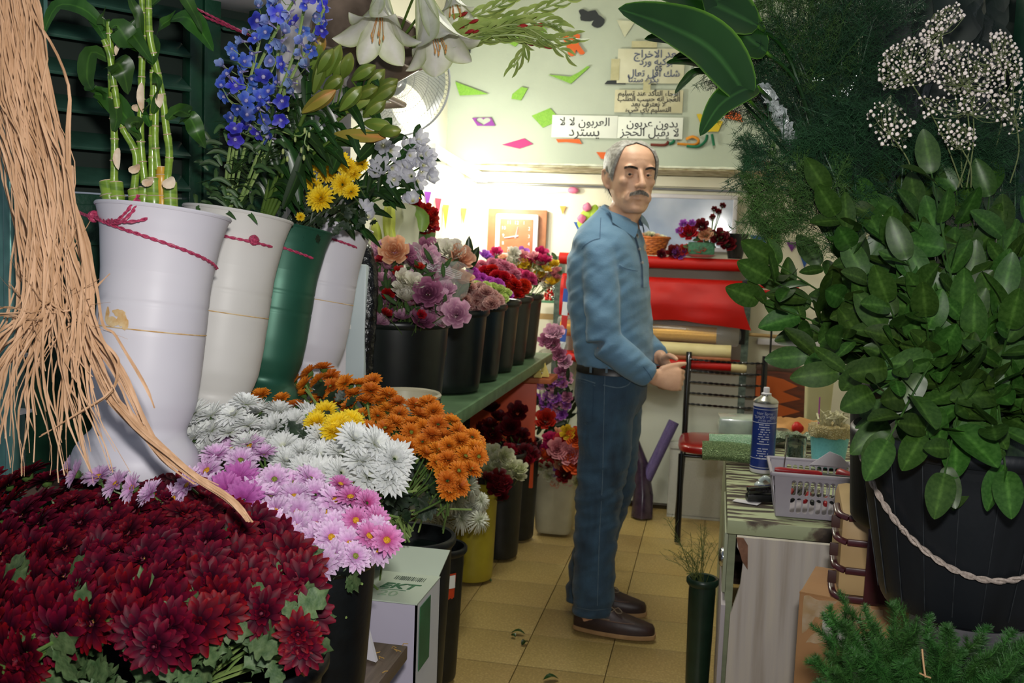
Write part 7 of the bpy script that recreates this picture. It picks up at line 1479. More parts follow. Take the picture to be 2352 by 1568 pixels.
# asparagus fern --------------------------------------------------------
fern = mat('fern_green', '2b5230', '1b3c24', rough=.55, scale=20, translu=.1); fern2 = mat('fern_light', '47692f', '35542a', rough=.55, scale=20, translu=.1)
def fernstem(base, tip, lab, mt, w_=.16, dens=34, droop=.0, seed=0, nl=.02):
    rnd = random.Random(seed); base, tip = V(base), V(tip); r = root('asparagus_fern', base, lab, 'foliage', None); d = tip-base
    pts = bez([base, base + d*.4 + V((0, 0, .05)), base + d*.75 + V((0, 0, .03)), tip + V((0, 0, -droop))], 8); m = M(); m.tube(pts, .0014, 4); m.build('stem', mt, r); K = len(pts)-1; m = M()
    for i in range(dens):
        t = .12 + .88*i/dens; k = min(K-1, int(t*K)); q = pts[k].lerp(pts[k+1], t*K-k); dd = (pts[k+1]-pts[k]).normalized(); L = w_*(sin(pi*min(1, t*.85+.15))**.6)*rnd.uniform(.6, 1.1)
        s1 = Quaternion(dd, rnd.uniform(0, 6.28)) @ dd.orthogonal().normalized(); e = (dd*.7 + s1).normalized(); b = q + e*L + V((0, 0, -.02*L)); m.tube([q, (q+b)/2 + V((0, 0, .01)), b], .0006, 3, cap=False)
        for j in range(10):
            u = .15 + .85*j/10; p = q.lerp(b, u); s2 = Quaternion(e, rnd.uniform(0, 6.28)) @ e.orthogonal().normalized(); e2 = (e*.8 + s2).normalized(); L2 = L*.38*(1.1-u); b2_ = p + e2*L2
            s3 = e2.orthogonal().normalized()*.0006; m.add([p - s3, p + s3, b2_], [(0, 1, 2)])
            for h in range(7):
                v = p.lerp(b2_, (h+.5)/7); e3 = (e2*.6 + Quaternion(e2, rnd.uniform(0, 6.28)) @ e2.orthogonal().normalized()).normalized()*nl*rnd.uniform(.5, 1); s4 = e3.orthogonal().normalized()*.0006; m.add([v - s4, v + s4, v + e3], [(0, 1, 2)])
    m.build('needles', mt, r, smooth=False)['kind'] = 'stuff'
fb_ = P(1960, 620, 2.0); wh = ['left', 'upper left', 'topmost left', 'top', 'upper middle', 'right', 'lower left', 'lowest left', 'lower middle', 'low right', 'middle', 'far right', 'second lower left', 'second top', 'back middle', 'back right', 'back left', 'front low', 'front middle']
for i, (x0, y0, x, y, mt, w_) in enumerate(((1900, 420, 1670, 175, fern, .13), (1900, 420, 1690, 90, fern, .15), (1900, 400, 1750, -10, fern2, .16), (1910, 400, 1850, -40, fern2, .17), (1920, 400, 1940, -40, fern, .17), (1930, 420, 2020, 0, fern, .16), (1950, 640, 1720, 330, fern, .12), (1960, 660, 1735, 420, fern2, .13), (1960, 640, 1860, 300, fern, .14), (2060, 560, 2080, 300, fern, .13), (1900, 420, 1820, 130, fern, .17), (2200, 560, 2260, 320, fern, .12), (1950, 640, 1760, 500, fern2, .11), (1900, 400, 1790, 60, fern, .17), (1920, 420, 1900, 100, fern, .18), (1930, 430, 1980, 130, fern, .17), (1900, 430, 1760, 200, fern, .15), (2150, 600, 2180, 340, fern, .11), (1960, 640, 1960, 250, fern, .12))):
    fernstem(P(x0, y0, 1.95 if y0 < 500 else 1.8), P(x, y, (2.0 if i in (10, 14, 15, 16) else 1.9) if y0 < 500 else 1.78), 'feathery asparagus fern stem, ' + wh[i] + ' one of the dark feathery mass', mt, w_, 60, seed=i, droop=.02)
# dark leaf mass added behind the ferns as dark backing (bag of wrapped foliage)
bgl = root('wrapped_foliage', P(2200, 400, 2.05), 'dark broad leaves inside a clear crinkled bag behind the tiny white flowers', 'foliage'); dl_ = mat('leaf_very_dark', '14261a', '0c1810', rough=.65, scale=12)
for i in range(120):
    x, y = rp.uniform(1850, 2320), rp.uniform(-20, 420); a = P(x, y + 60, 2.06 + rp.uniform(-.04, .04)); e = V((rp.uniform(-.4, .4), 0, 1)).normalized()*rp.uniform(.08, .16); m = M(); blade(m, [a, a+e*.5+V((.01, -.01, 0)), a+e], .05, up=-_f); m.build('leaf', dl_, bgl)
clr = mat('clear_cellophane', '2c3436', rough=.04, alpha=.03, spec=1.0, bump=.9, bscale=16, scale=10)
m = M(); m.grid(lambda u, v: P(2040 + 290*u, 420 - 450*v, 1.96 - .07*sin(pi*u)) + noise.noise_vector(V((u*5, v*6, 2)))*.03, 40, 50); m.build('bag_film', clr, bgl)
# cellophane-wrapped vase of the fern
cv = P(1915, 300, 1.86); cr3 = root('cellophane_wrap', cv + V((0, 0, -.15)), 'clear crinkled cellophane cone wrapped around the fern stems', 'wrapper'); m = M()
tp_, bt_ = P(1925, 200, 1.88), P(1950, 480, 1.86)
def cw(u, v):
    a = 2*pi*u; c = bt_.lerp(tp_, v); rr4 = .045 + .11*v**.8; return c + V((cos(a)*rr4, sin(a)*rr4*.8, 0)) + noise.noise_vector(V((cos(a)*2.2, sin(a)*2.2, v*4)))*.012 + V((cos(a), sin(a), 0))*.006*noise.noise(V((a*3, v*2, 5)))
m.grid(cw, 90, 30); m.build('film', clr, cr3)
m = M(); m.grid(lambda u, v: P(1735 + 95*v**.8 + 34*u*(1-.4*v), 192 + 190*v, 1.8) + noise.noise_vector(V((u*9, v*22, 4)))*.014, 8, 40); m.build('film_fold', mat('film_highlight', 'd0d6d4', '8a9490', rough=.12, alpha=.6, spec=1, bump=.8, bscale=60, scale=40), cr3)  # crumpled edge coloured pale to stand in for backlight reflected by the film
# gypsophila --------------------------------------------------------------
gyw = mat('gyp_white', 'ece2da', 'd8c8be', rough=.7, scale=300); gys = mat('gyp_stem', '6f7a4c', '55603a', rough=.6)
gm_ = []
for s_ in range(3):
    m = M(); m.ball((0, 0, 0), .0042, 7); displace(m, .0016, 420, s_*9); gm_.append(m)
def gyps(base, reg, n, lab, d, seed):
    rnd = random.Random(seed); base = P(*base, d + .04); r = root('gypsophila_spray', base, lab, 'flower'); st_ = M(); bl = M(); pts = [(P(x, y, d + rnd.uniform(-.07, .07))) for x, y in scatter(reg, n*.8, 5000, rnd)]
    nodes = [base]; xs = [p[0] for p in reg]; ys = [p[1] for p in reg]; cxy = (sum(xs)/len(xs), sum(ys)/len(ys)); 
    hubs = [P(x, y, d + rnd.uniform(-.04, .04)) for x, y in scatter(reg, 30, 1500, rnd)]; h0 = P(cxy[0], cxy[1]*.6 + base.z*0 + .4*max(ys), d)
    st_.tube(bez([base, base.lerp(h0, .5) + V((.01, 0, 0)), h0], 4), .0011, 5)
    for h in hubs: st_.tube(bez([h0, h0.lerp(h, .5) + V((0, 0, -.008)), h], 3), .0006, 4, cap=False)
    for p in pts:
        h = min(hubs + [h0], key=lambda q: (q-p).length); st_.tube([h, h.lerp(p, .6) + V((0, 0, -.003)), p], .0005, 3, cap=False); g = rnd.choice(gm_); s_ = rnd.uniform(.35, .9); bl.add([p + q*s_ for q in g.v], g.f)
    st_.build('stems', gys, r)['kind'] = 'stuff'; bl.build('blossoms', gyw, r)['kind'] = 'stuff'
gyps((2210, 420), [(2110, 80), (2150, 25), (2200, 5), (2215, 40), (2180, 60), (2150, 110), (2120, 110)], 10, 'topmost spray of tiny white flowers at the upper right', 1.72, 1)
gyps((2210, 430), [(2015, 150), (2040, 110), (2090, 85), (2150, 90), (2160, 130), (2140, 190), (2090, 200), (2030, 205), (2018, 180)], 11, 'left spray of tiny white flowers beside the fern', 1.7, 2)
gyps((2220, 430), [(2150, 110), (2200, 95), (2260, 105), (2300, 130), (2310, 190), (2260, 220), (2180, 220), (2140, 180)], 12, 'large middle spray of tiny white flowers', 1.68, 3)
gyps((2260, 430), [(2270, 80), (2300, 65), (2330, 90), (2352, 140), (2340, 190), (2300, 170), (2280, 110)], 12, 'right spray of tiny white flowers against the white tiles', 1.74, 4)
gyps((2200, 430), [(2110, 220), (2200, 225), (2290, 210), (2320, 240), (2300, 280), (2220, 260), (2120, 270)], 14, 'lower middle spray of tiny white flowers', 1.66, 5)
gyps((2100, 430), [(1990, 270), (2010, 235), (2060, 240), (2100, 280), (2080, 340), (2020, 330)], 14, 'small low spray of tiny white flowers at the left above the ruscus', 1.7, 6)
gyps((2230, 430), [(2150, 280), (2200, 275), (2240, 300), (2240, 340), (2190, 345), (2160, 320)], 12, 'small low spray of tiny white flowers above the topmost ruscus', 1.66, 7)
gyps((2320, 420), [(2290, 200), (2350, 170), (2380, 220), (2360, 300), (2320, 310), (2290, 260)], 16, 'sparse spray of tiny white flowers at the right edge', 1.7, 8)
# grassy needles behind the lower gypsophila
for i, (x, y) in enumerate(((2110, 330), (2160, 300), (2230, 290), (2290, 280), (2320, 330))): fernstem(P(x + 10, 560, 1.82), P(x, y, 1.8), 'thin dark grassy stem below the tiny white flowers, number ' + ['one from the left', 'two from the left', 'three from the left', 'two from the right', 'one at the right edge'][i], fern, .06, 26, seed=50+i)
# large hanging leaves at the top ----------------------------------------------
bl_ = mat('leaf_big', 'ffffff', 'a8c098', rough=.28, scale=5, stretch=(1, 1, 1), ramp=[(0, '5a8a24'), (.12, '1f4418'), (.85, '1c3e15'), (1, '35602a')], translu=.12, coat=.15)
blp = lambda t: sin(pi*min(1, t**.8*.97 + .02))**.8
for pts, w_, lab, dp in (([(1720, 230), (1640, 120), (1540, 62), (1420, 20)], .105, 'broad dark green leaf pointing left at the top, largest of the hanging leaves', 1.75), ([(1740, 60), (1640, 10), (1540, -30), (1440, -40)], .12, 'broad leaf above the largest one, cut by the top edge', 1.8), ([(1740, 200), (1700, 210), (1650, 245), (1608, 312)], .05, 'drooping dark leaf pointing down towards the right sign', 1.76), ([(1700, 160), (1650, 130), (1560, 90), (1480, 90)], .05, 'narrow pale leaf below the largest hanging leaf', 1.85), ([(1700, 170), (1640, 150), (1580, 140), (1530, 145)], .03, 'small narrow leaf over the torn paper note', 1.86), ([(1700, 150), (1660, 125), (1590, 125), (1545, 135)], .03, 'second small narrow leaf over the torn paper note', 1.87), ([(1650, 170), (1600, 165), (1570, 190), (1550, 215)], .016, 'narrow curled leaf tip beside the clear film strip', 1.84), ([(1760, 120), (1700, 70), (1640, -10), (1600, -60)], .1, 'dark leaf at the top right of the hanging leaves', 1.82)):
    m = M(); blade(m, resample(bez([P(x, y, dp - .02*i) for i, (x, y) in enumerate(pts)], 6), .012), w_, up=-_f + V((0, 0, .4)), fold=.22, prof=blp); m.tube(bez([P(*pts[0], dp), P(pts[0][0] + 80, pts[0][1] + 90, 1.86), P(1905, 470, 1.9)], 6), [.0035]*13, 6); tag(m.build('broad_foliage', bl_), lab, 'leaf')
m = M(); m.grid(lambda u, v: P(1590 - 45*v + 12*u, 150 + 70*v, 1.83) + noise.noise_vector(V((u*4, v*6, 3)))*.006, 4, 12); tag(m.build('film_strip', mat('film_strip', 'd0d8d4', rough=.1, alpha=.5, spec=1)), 'thin clear film strip hanging beside the paper note', 'wrapper')
# foxtail fern bush at the bottom right -------------------------------------
fx_ = mat('bush_green', '3c6c2c', '24481c', rough=.55, scale=30, translu=.15, attr=.15)
def tail(seed, L=.11):
    rnd = random.Random(seed); m = M(); pts = bez([(0, 0, 0), (.005, 0, L*.4), (-.004, .006, L*.75), (0, 0, L)], 5); m.tube(pts, .0014, 4)
    for i in range(620):
        t = rnd.random(); k = t*(len(pts)-1); q = pts[int(k)].lerp(pts[min(len(pts)-1, int(k)+1)], k-int(k)); a = rnd.uniform(0, 6.28); ln = .019*(sin(pi*min(1, t*.75 + .22))**.5)*rnd.uniform(.6, 1.1); e = V((cos(a), sin(a), rnd.uniform(.3, 1.2))).normalized()*ln; s = e.orthogonal().normalized()*.00045
        m.add([q - s, q + s, q + e + s*.3, q + e - s*.3], [(0, 1, 2, 3)])
    return m.mesh('frond', fx_, smooth=False)
tails = [tail(i) for i in range(4)]; bsh = root('fern_bush', P(2120, 1560, 1.32), 'bushy bright green needle-leaved fern plant at the bottom right', 'plant'); bc_ = P(2130, 1640, 1.38)
breg = [(1890, 1500), (1920, 1430), (1935, 1385), (1960, 1395), (1980, 1440), (2040, 1425), (2090, 1430), (2150, 1470), (2300, 1490), (2360, 1500), (2360, 1640), (1890, 1640)]
for x, y in scatter(breg, 23, 4000, rp):
    p = P(x, y, 1.3 + rp.uniform(-.04, .06)); e = (p - bc_).normalized() + V((rp.uniform(-.4, .4), -.25, .5)); put_mesh('frond', rp.choice(tails), bsh, frame(p - e.normalized()*.06, e, rp.uniform(0, 6), rp.uniform(.6, .95)), bsh.location)
m = M(); m.ball(bc_ + V((0, .04, -.02)), .12, 14, sq=(1.2, .8, .6)); m.build('soil_ball', mat('soil', '241c14', '17120d', rough=.9, scale=60, bump=.5), bsh)
m = M(); m.tube(bez([P(2118, 1490, 1.24), P(2122, 1530, 1.235), P(2126, 1555, 1.23)], 3), .0012, 5); m.tube([P(2126, 1552, 1.23), P(2112, 1545, 1.23)], .001, 4); m.tube([P(2126, 1552, 1.23), P(2138, 1556, 1.23)], .001, 4); m.build('dry_twig', mat('dry_twig', 'a8845c', rough=.8), bsh)
bp_ = bc_; bucket('bucket', (bp_.x, bp_.y + .03, bp_.z - .32), .13, .1, .26, blackpl, 'black pot under the bushy fern at the bottom right', n=40)
tk = P(1780, 1568, 1.75)
m = M(); 
# ================================================================ the man
skin = mat('skin', 'd6aa8e', 'ca9c80', rough=.5, scale=25, detail=5, bump=.06, bscale=260); hairg = mat('hair_grey', 'a8a6a0', '77746e', rough=.55, scale=90); haird = mat('hair_dark', '24201c', '45403a', rough=.6, scale=90)
shirtm = mat('shirt_blue', '6288a6', '567b9a', rough=.8, scale=6, bump=.15, bscale=220, sheen=.2); denim = mat('denim', '263d52', '1a2c3d', rough=.85, scale=9, bump=.25, bscale=400, stretch=(1, 1, .35), c3='2f4c63', sheen=.15)
denl = mat('denim_seam', '5f7280', '4c5f6d', rough=.85, scale=40); beltm = mat('belt_leather', '17120f', '0f0c0a', rough=.4); shoem = mat('shoe_leather', '3a2624', '2a1a19', rough=.45, scale=20, bump=.1); solem = mat('shoe_sole', 'b08c64', '9c7a54', rough=.6); lacem = mat('lace', '8a7a68', '6f6152', rough=.8)
man = root('person', V((-.3, 3.6, .012)), 'grey-haired man with moustache in blue shirt and jeans, hands clasped, turned towards the camera', 'person')
YC = 3.6
def W(px, py, Y=YC): return PY(px, py, Y)
def el(c, a, b, yaw=0, n=32, p=2.3, tilt=0):
    c = V(c); out = []
    for i in range(n):
        t = 2*pi*i/n + .001; x = a*abs(cos(t))**(2/p)*(1 if cos(t) > 0 else -1); y = b*abs(sin(t))**(2/p)*(1 if sin(t) > 0 else -1)
        out.append(c + V((x*cos(yaw) - y*sin(yaw), x*sin(yaw) + y*cos(yaw), tilt*x)))
    return out
def limb(m, pts, rs, n=18, sub=5):
    p = bez(pts, sub); K = len(pts)-1; R_ = []
    for i in range(len(p)):
        t = i/sub; k = min(K-1, int(t)); f = t-k; R_.append(rs[k]*(1-f) + rs[k+1]*f)
    m.tube(p, R_, n)
FY = radians(-3); TY = radians(-16)
# --- head in its own frame
HC = W(1449, 409, 3.585); hf = V((sin(radians(25)), -cos(radians(25)), -.05)).normalized(); hl = V((0, 0, 1)).cross(hf).normalized(); hu = hf.cross(hl)
HS = 1.06
def H(x, y, z): return HC + (hf*x + hl*y + hu*z)*HS
prof = [(-.112, .070, .008, .028), (-.104, .082, -.002, .038), (-.09, .084, -.02, .048), (-.07, .084, -.045, .058), (-.045, .084, -.072, .066), (-.02, .085, -.088, .070), (.0, .084, -.096, .073), (.02, .084, -.1, .0745), (.04, .087, -.101, .075), (.06, .083, -.1, .0735), (.08, .073, -.092, .068), (.095, .058, -.08, .058), (.108, .036, -.06, .043), (.116, .012, -.035, .024), (.118, -.004, -.018, .008)]
def hp(z):
    for i in range(len(prof)-1):
        a, b = prof[i], prof[i+1]
        if a[0] <= z <= b[0]: k = (z-a[0])/(b[0]-a[0]); return [a[j] + (b[j]-a[j])*k for j in (1, 2, 3)]
    return prof[-1][1:] if z > 0 else prof[0][1:]
def hsurf(z, th, off=0):
    xf, xb, w_ = hp(z); cx, a = (xf+xb)/2, (xf-xb)/2; p = 2.25
    return V((cx + (a+off)*abs(cos(th))**(2/p)*(1 if cos(th) > 0 else -1), (w_+off)*abs(sin(th))**(2/p)*(1 if sin(th) > 0 else -1), z))
b = M(); zs = [prof[0][0] + (prof[-1][0]-prof[0][0])*i/40 for i in range(41)]
b.loft([[H(*hsurf(z, 2*pi*i/40 + .001)) for i in range(40)] for z in zs])
def hb_(c, r, sq=(1, 1, 1)): b.ball(H(*c), r*HS, 14, Matrix((hf, hl, hu)).transposed(), sq)
def hcap(pts, rs): b.tube([H(*p) for p in pts], [r*HS for r in rs], 12); [hb_(p, r) for p, r in zip(pts, rs)]
hcap([(.084, 0, .026), (.098, 0, .004), (.110, 0, -.016)], [.008, .0085, .0105]); hb_((.110, 0, -.021), .0128, (1, 1.1, .9))
for s in (-1, 1):
    hb_((.097, s*.0125, -.025), .0088); hb_((.078, s*.034, .034), .012, (.9, 1.6, .7)); hb_((.06, s*.043, -.012), .019, (1, 1, .9)); hb_((.066, s*.03, -.06), .022)
    e0 = [(-.008, s*.075, .012), (-.016, s*.084, .024), (-.028, s*.088, .02), (-.03, s*.088, -.002), (-.02, s*.083, -.022), (-.009, s*.075, -.034)]
    hcap(e0, [.005, .0055, .0055, .005, .0055, .006]); hb_((-.016, s*.077, -.004), .015, (1, .45, 1.6))
hcap([(.084, -.02, -.0545), (.094, 0, -.0525), (.084, .02, -.0545)], [.004, .0055, .004]); hcap([(.082, -.018, -.0635), (.091, 0, -.0645), (.082, .018, -.0635)], [.004, .006, .004]); hb_((.072, 0, -.096), .02, (1, 1.3, .8))
# neck, trunk, arms, legs
neck0 = H(-.03, 0, -.06); NB = W(1422, 512, 3.6)
limb(b, [H(-.02, 0, -.04), H(-.012, 0, -.09), NB, NB + V((0, 0, -.08))], [.06, .056, .058, .07])
ts = [(500, 1428, .055, .06), (530, 1416, .075, .12), (560, 1410, .1, .185), (620, 1402, .112, .185), (700, 1405, .115, .175), (780, 1410, .12, .165), (850, 1408, .115, .165), (900, 1402, .11, .165), (935, 1400, .08, .15)]
b.loft([el(W(px, py), a, w_, TY*(1-i/9)) for i, (py, px, a, w_) in enumerate(ts)])
shR, elR, wrR = W(1378, 582, 3.45), W(1388, 782, 3.375), W(1500, 866, 3.43)
shL, elL, wrL = W(1440, 575, 3.77), W(1450, 765, 3.83), W(1517, 822, 3.6)
limb(b, [shR, (shR+elR)/2, elR], [.055, .046, .04]); limb(b, [elR, (elR+wrR)/2, wrR], [.04, .036, .026])
limb(b, [shL, (shL+elL)/2, elL], [.055, .046, .04]); limb(b, [elL, (elL+wrL)/2, wrL], [.04, .036, .026])
hipR, knR, anR = W(1392, 905, 3.51), W(1378, 1140, 3.51), W(1352, 1415, 3.505)
hipL, knL, anL = W(1412, 905, 3.69), W(1402, 1130, 3.7), W(1340, 1372, 3.71)
limb(b, [hipR, (hipR+knR)/2, knR, (knR+anR)/2, anR], [.085, .072, .052, .048, .036]); limb(b, [hipL, (hipL+knL)/2, knL, (knL+anL)/2, anL], [.085, .072, .052, .048, .036])
for an, dx in ((anR, 0), (anL, 0)): limb(b, [an, V((an.x + .01, an.y, .06)), V((an.x + .1, an.y - .003, .045))], [.033, .028, .022])
# hands: palm and five bent fingers each
def hand(wr, fwd, upn, side, L=.085, curl=(.5, .7, .6), spread=.06, thumb=None):
    fwd = V(fwd).normalized(); upn = V(upn); upn = (upn - fwd*upn.dot(fwd)).normalized(); lat = fwd.cross(upn)*side   # lat points to the thumb side
    q = Matrix((fwd, lat, upn)).transposed(); c = wr + fwd*.045
    rings = []
    for t, w_, h_ in ((-.01, .026, .019), (.01, .03, .018), (.035, .038, .016), (.06, .041, .0145), (.085, .039, .012), (.092, .034, .009)):
        rings.append([wr + fwd*t + lat*(w_*cos(2*pi*i/16)) + upn*(h_*sin(2*pi*i/16)) for i in range(16)])
    b.loft(rings)
    for k, (o, ln, r_) in enumerate(((.029, .070, .0088), (.0098, .080, .0092), (-.0098, .074, .0088), (-.028, .058, .0078))):
        p = wr + fwd*.082 + lat*o; d = (fwd + lat*spread*(1.5-k)).normalized(); pts = [p - fwd*.012, p]; ang = 0
        for j, fr_c in enumerate((.45, .32, .25)):
            ang += curl[j]*(1 + .06*k); e = d*cos(ang) - upn*sin(ang); pts.append(pts[-1] + e*ln*fr_c)
        b.tube(pts, [r_, r_*1.02, r_*.95, r_*.88, r_*.7], 10); b.ball(pts[-1], r_*.72, 8)
        for j in (1, 2, 3): b.ball(pts[j], r_*1.0, 8)
    t0 = wr + fwd*.02 + lat*.026; th = thumb or (.55, .8, .2); e = (fwd*th[0] + lat*th[1] - upn*th[2]).normalized(); t1 = t0 + e*.038; e2 = (e + fwd*.5 - upn*.15).normalized(); t2 = t1 + e2*.03; t3 = t2 + (e2 + fwd*.2).normalized()*.024
    b.tube([t0, t1, t2, t3], [.014, .0115, .0098, .0075], 10); b.ball(t3, .0078, 8); b.ball(t1, .0118, 8); b.ball(t2, .0099, 8)
hand(wrR + V((.005, 0, 0)), (.95, .3, -.08), (.25, -.95, .2), -1, curl=(.8, 1.05, .8), thumb=(.8, .4, .1))
hand(wrL + V((.005, 0, 0)), (.45, -.5, -.6), (.85, .35, .4), 1, curl=(.6, .8, .6), thumb=(.5, .9, -.3))
body = fuse(b, .0038, 6, .5)
Hi = Matrix((hf, hl, hu)); sculpt = []   # (centre, radius, push) in head space
def sc_(c, r, p): sculpt.append((V(c), r, V(p)))
for s in (-1, 1):
    sc_((.09, s*.031, .010), .0125, (-.0125, 0, 0)); sc_((.088, s*.02, .012), .007, (-.004, 0, 0)); sc_((.086, s*.03, -.006), .008, (.0025, 0, 0)); sc_((.084, s*.044, .010), .008, (-.003, 0, 0))
    for t in range(6): k = t/5; sc_((.094 - .012*k, s*(.019 + .02*k), -.026 - .038*k), .0055, (-.0036, 0, 0))
    for t in range(4): k = t/3; sc_((.074 - .004*k, s*(.047 + .004*k), -.03 - .04*k), .006, (-.0025, -s*.0018, 0))
    for t in range(3): sc_((.084, s*(.018 + .012*t), .052 + .002*t), .004, (-.001, 0, 0))
    sc_((.058, s*.058, -.045), .02, (-.004, -s*.004, 0)); sc_((.07, s*.055, .05), .02, (-.002, -s*.002, 0))
for t in range(-4, 5): sc_((.091 - .0006*t*t, t*.0055, -.0596 + .00028*t*t), .0035, (-.0042, 0, 0))
for z in (.056, .066): 
    for t in range(-4, 5): sc_((.084, t*.011, z + .0015*cos(t)), .0035, (-.0011, 0, 0))
sc_((.088, 0, -.076), .008, (-.0035, 0, 0)); sc_((.09, 0, .028), .006, (-.002, 0, 0))
for i, p in enumerate(body.v):
    if (p - HC).length < .17:
        q = Hi @ (p - HC)/HS; dlt = V((0, 0, 0))
        for c, r, ps in sculpt:
            d2 = (q-c).length_squared
            if d2 < 9*r*r: dlt += ps*math.exp(-d2/(r*r)*1.1)
        body.v[i] = p + (hf*dlt.x + hl*dlt.y + hu*dlt.z)*HS
bod = body.build('body', skin, man, smooth='all')
eyew = mat('eye_white', 'a89c92', '9c9088', rough=.2, coat=.5); iris = mat('iris', '1c120c', '120b08', rough=.15, coat=.6)
RH = Matrix((hf, hl, hu)).transposed()
for s in (-1, 1):
    m = M(); c = H(.0705, s*.031, .0105); m.ball(c + hf*.0002, .0122*HS, 18); e = m.build('eye', eyew, bod)
    g = (hf*.93 + hl*(-.28 if True else 0) + hu*.0).normalized(); m = M(); m.ball(c + g*.0080, .0066*HS, 12); m.build('iris', iris, bod)
    for zz, tilt in ((.0075, 1), (-.0085, -1)):   # eyelids
        def lid(u, v):
            w_ = (u-.5)*2*1.35; k = max(0, 1-(w_/.92)**2); e_ = tilt*((.17 if tilt > 0 else .12)*k + 1.0*v) + .03; return H(.0705, s*.031, .0105) + (RH @ V((cos(w_)*cos(e_), sin(w_)*cos(e_), sin(e_))))*(.0131*HS)
        m = M(); m.grid(lid, 16, 6); m.build('eyelid', skin, bod)
def tufts(name, n, fn, mt, w_=.0005):
    m = M()
    for _ in range(n):
        p, d, L = fn(); d = V(d); s = d.cross(V((rng.uniform(-1, 1), rng.uniform(-1, 1), rng.uniform(-1, 1)))).normalized()*w_; q = p + d.normalized()*L*.5 + (p-HC).normalized()*.0015; e = p + d.normalized()*L; m.add([p - s, p + s, q + s*.8, q - s*.8, e], [(0, 1, 2, 3), (3, 2, 4)])
    o = m.build(name, mt, bod, smooth=False); o['kind'] = 'stuff'; return o
def dirh(x, y, z): return hf*x + hl*y + hu*z
for s in (-1, 1):
    tufts('eyebrow', 420, lambda s=s: (lambda t, r_: (H(.0935 - .012*t*t - .004*t, s*(.012 + .036*t), .029 + .005*sin(t*2.6) + r_), dirh(.35, s*1, .35 - .6*t), .009))(rng.random(), rng.uniform(-.004, .003)), haird, .0005)
tufts('moustache', 900, lambda: (lambda t, r_: (H(.0985 - .010*t*t - .004*abs(t), t*.029, -.040 - .010*abs(t)**1.5 + r_), dirh(.3, t*.8, -1), .0105))(rng.uniform(-1, 1), rng.uniform(-.0035, .004)), mat('moustache_grey', 'a09a90', '67615a', rough=.6, scale=200), .0006)
# hair: an under-layer hugging the skull plus strands
def hairline(th):   # lowest height of the hair for an angle from the face (0 = front)
    t = abs(th)
    if t < .75: return .111 - .012*(t/.75)
    if t < 1.3: return .099 - .12*((t-.75)/.55)*1.0
    if t < 1.75: return -.027 + .05*(1-abs(t-1.5)/.25)
    return -.03 - .045*min(1, (t-1.75)/.6)
m = M()
def hr(u, v):
    th = pi*(2*u-1)*.999; z0 = hairline(th); z = z0 + (.1165-z0)*v; ed = min(1, v*6)*(1 if abs(th) > .9 else .45)
    q = hsurf(min(z, .1165), th, .0); n_ = V((cos(th), sin(th), .8*max(0, z)/.1)).normalized(); return H(*(q + n_*(.0035 + .0075*ed*(1 if z < .085 else .55) + .002*noise.noise(V((th*5, z*60, 1))))))
m.grid(hr, 72, 26); m.build('hair_layer', hairg, bod)
def hs_():
    th = rng.uniform(-pi, pi); z0 = hairline(th); z = z0 + (.116 - z0)*rng.random()**.8; q = hsurf(z, th, .007 if abs(th) > .9 and z < .085 else .004)
    if abs(th) < 1.3 or z > .085: d = dirh(-1, .15*sin(th), .08 - .3*abs(sin(th)))
    else: d = dirh(-.55, .12*sin(th), -1)
    return H(*q), d + V([rng.uniform(-.25, .25) for _ in range(3)]), rng.uniform(.012, .024)
tufts('hair_strands', 4200, hs_, mat('hair_light', 'b8b6b0', '6f6c66', rough=.5, scale=160), .0004)
# --- shirt
s_ = M(); st = [(492, 1424, .058, .064), (502, 1420, .068, .088), (515, 1412, .085, .125), (535, 1405, .102, .165), (556, 1400, .115, .188), (600, 1398, .131, .2), (660, 1400, .137, .198), (720, 1404, .138, .194), (780, 1409, .137, .19), (815, 1412, .133, .19), (838, 1414, .128, .187)]
s_.loft([el(W(px, py), a, w_, TY*(1 - i/14), 40, tilt=(-.62, -.45, -.25, -.1)[i] if i < 4 else 0) for i, (py, px, a, w_) in enumerate(st)])
limb(s_, [shR + V((.03, .05, .0)), shR, shR.lerp(elR, .5) + V((-.0, -.01, 0)), elR + V((-.002, 0, -.005))], [.05, .06, .061, .058]); limb(s_, [elR + V((-.002, 0, -.004)), elR.lerp(wrR, .5) + V((0, -.004, -.006)), wrR + V((-.012, 0, .002))], [.058, .054, .04])
limb(s_, [shL + V((0, -.05, 0)), shL, shL.lerp(elL, .5), elL], [.06, .064, .062, .06]); limb(s_, [elL, elL.lerp(wrL, .5), wrL + V((-.006, .004, .01))], [.06, .05, .039])
sh_ = fuse(s_, .006, 8, .6)
for i, p in enumerate(sh_.v):
    armk = 1 if p.y < 3.47 else .55; z = p.z
    w1 = noise.noise(V((p.x*7, p.y*7, p.z*19 + p.x*10)))*.009 + noise.noise(V((p.x*16, p.y*10, p.z*34 - p.x*24)))*.007*armk + noise.noise(V((p.x*30, p.y*24, p.z*50)))*.0015
    e = math.exp(-((p - elR).length/.09)**2); n = V((p.x + .29, p.y - 3.6, 0)).normalized()
    sh_.v[i] = p + n*w1
    if z < .985: sh_.v[i] += V((0, 0, .012*noise.noise(V((p.x*9, p.y*9, 0)))))
shirt = sh_.build('shirt', shirtm, man, smooth='all')
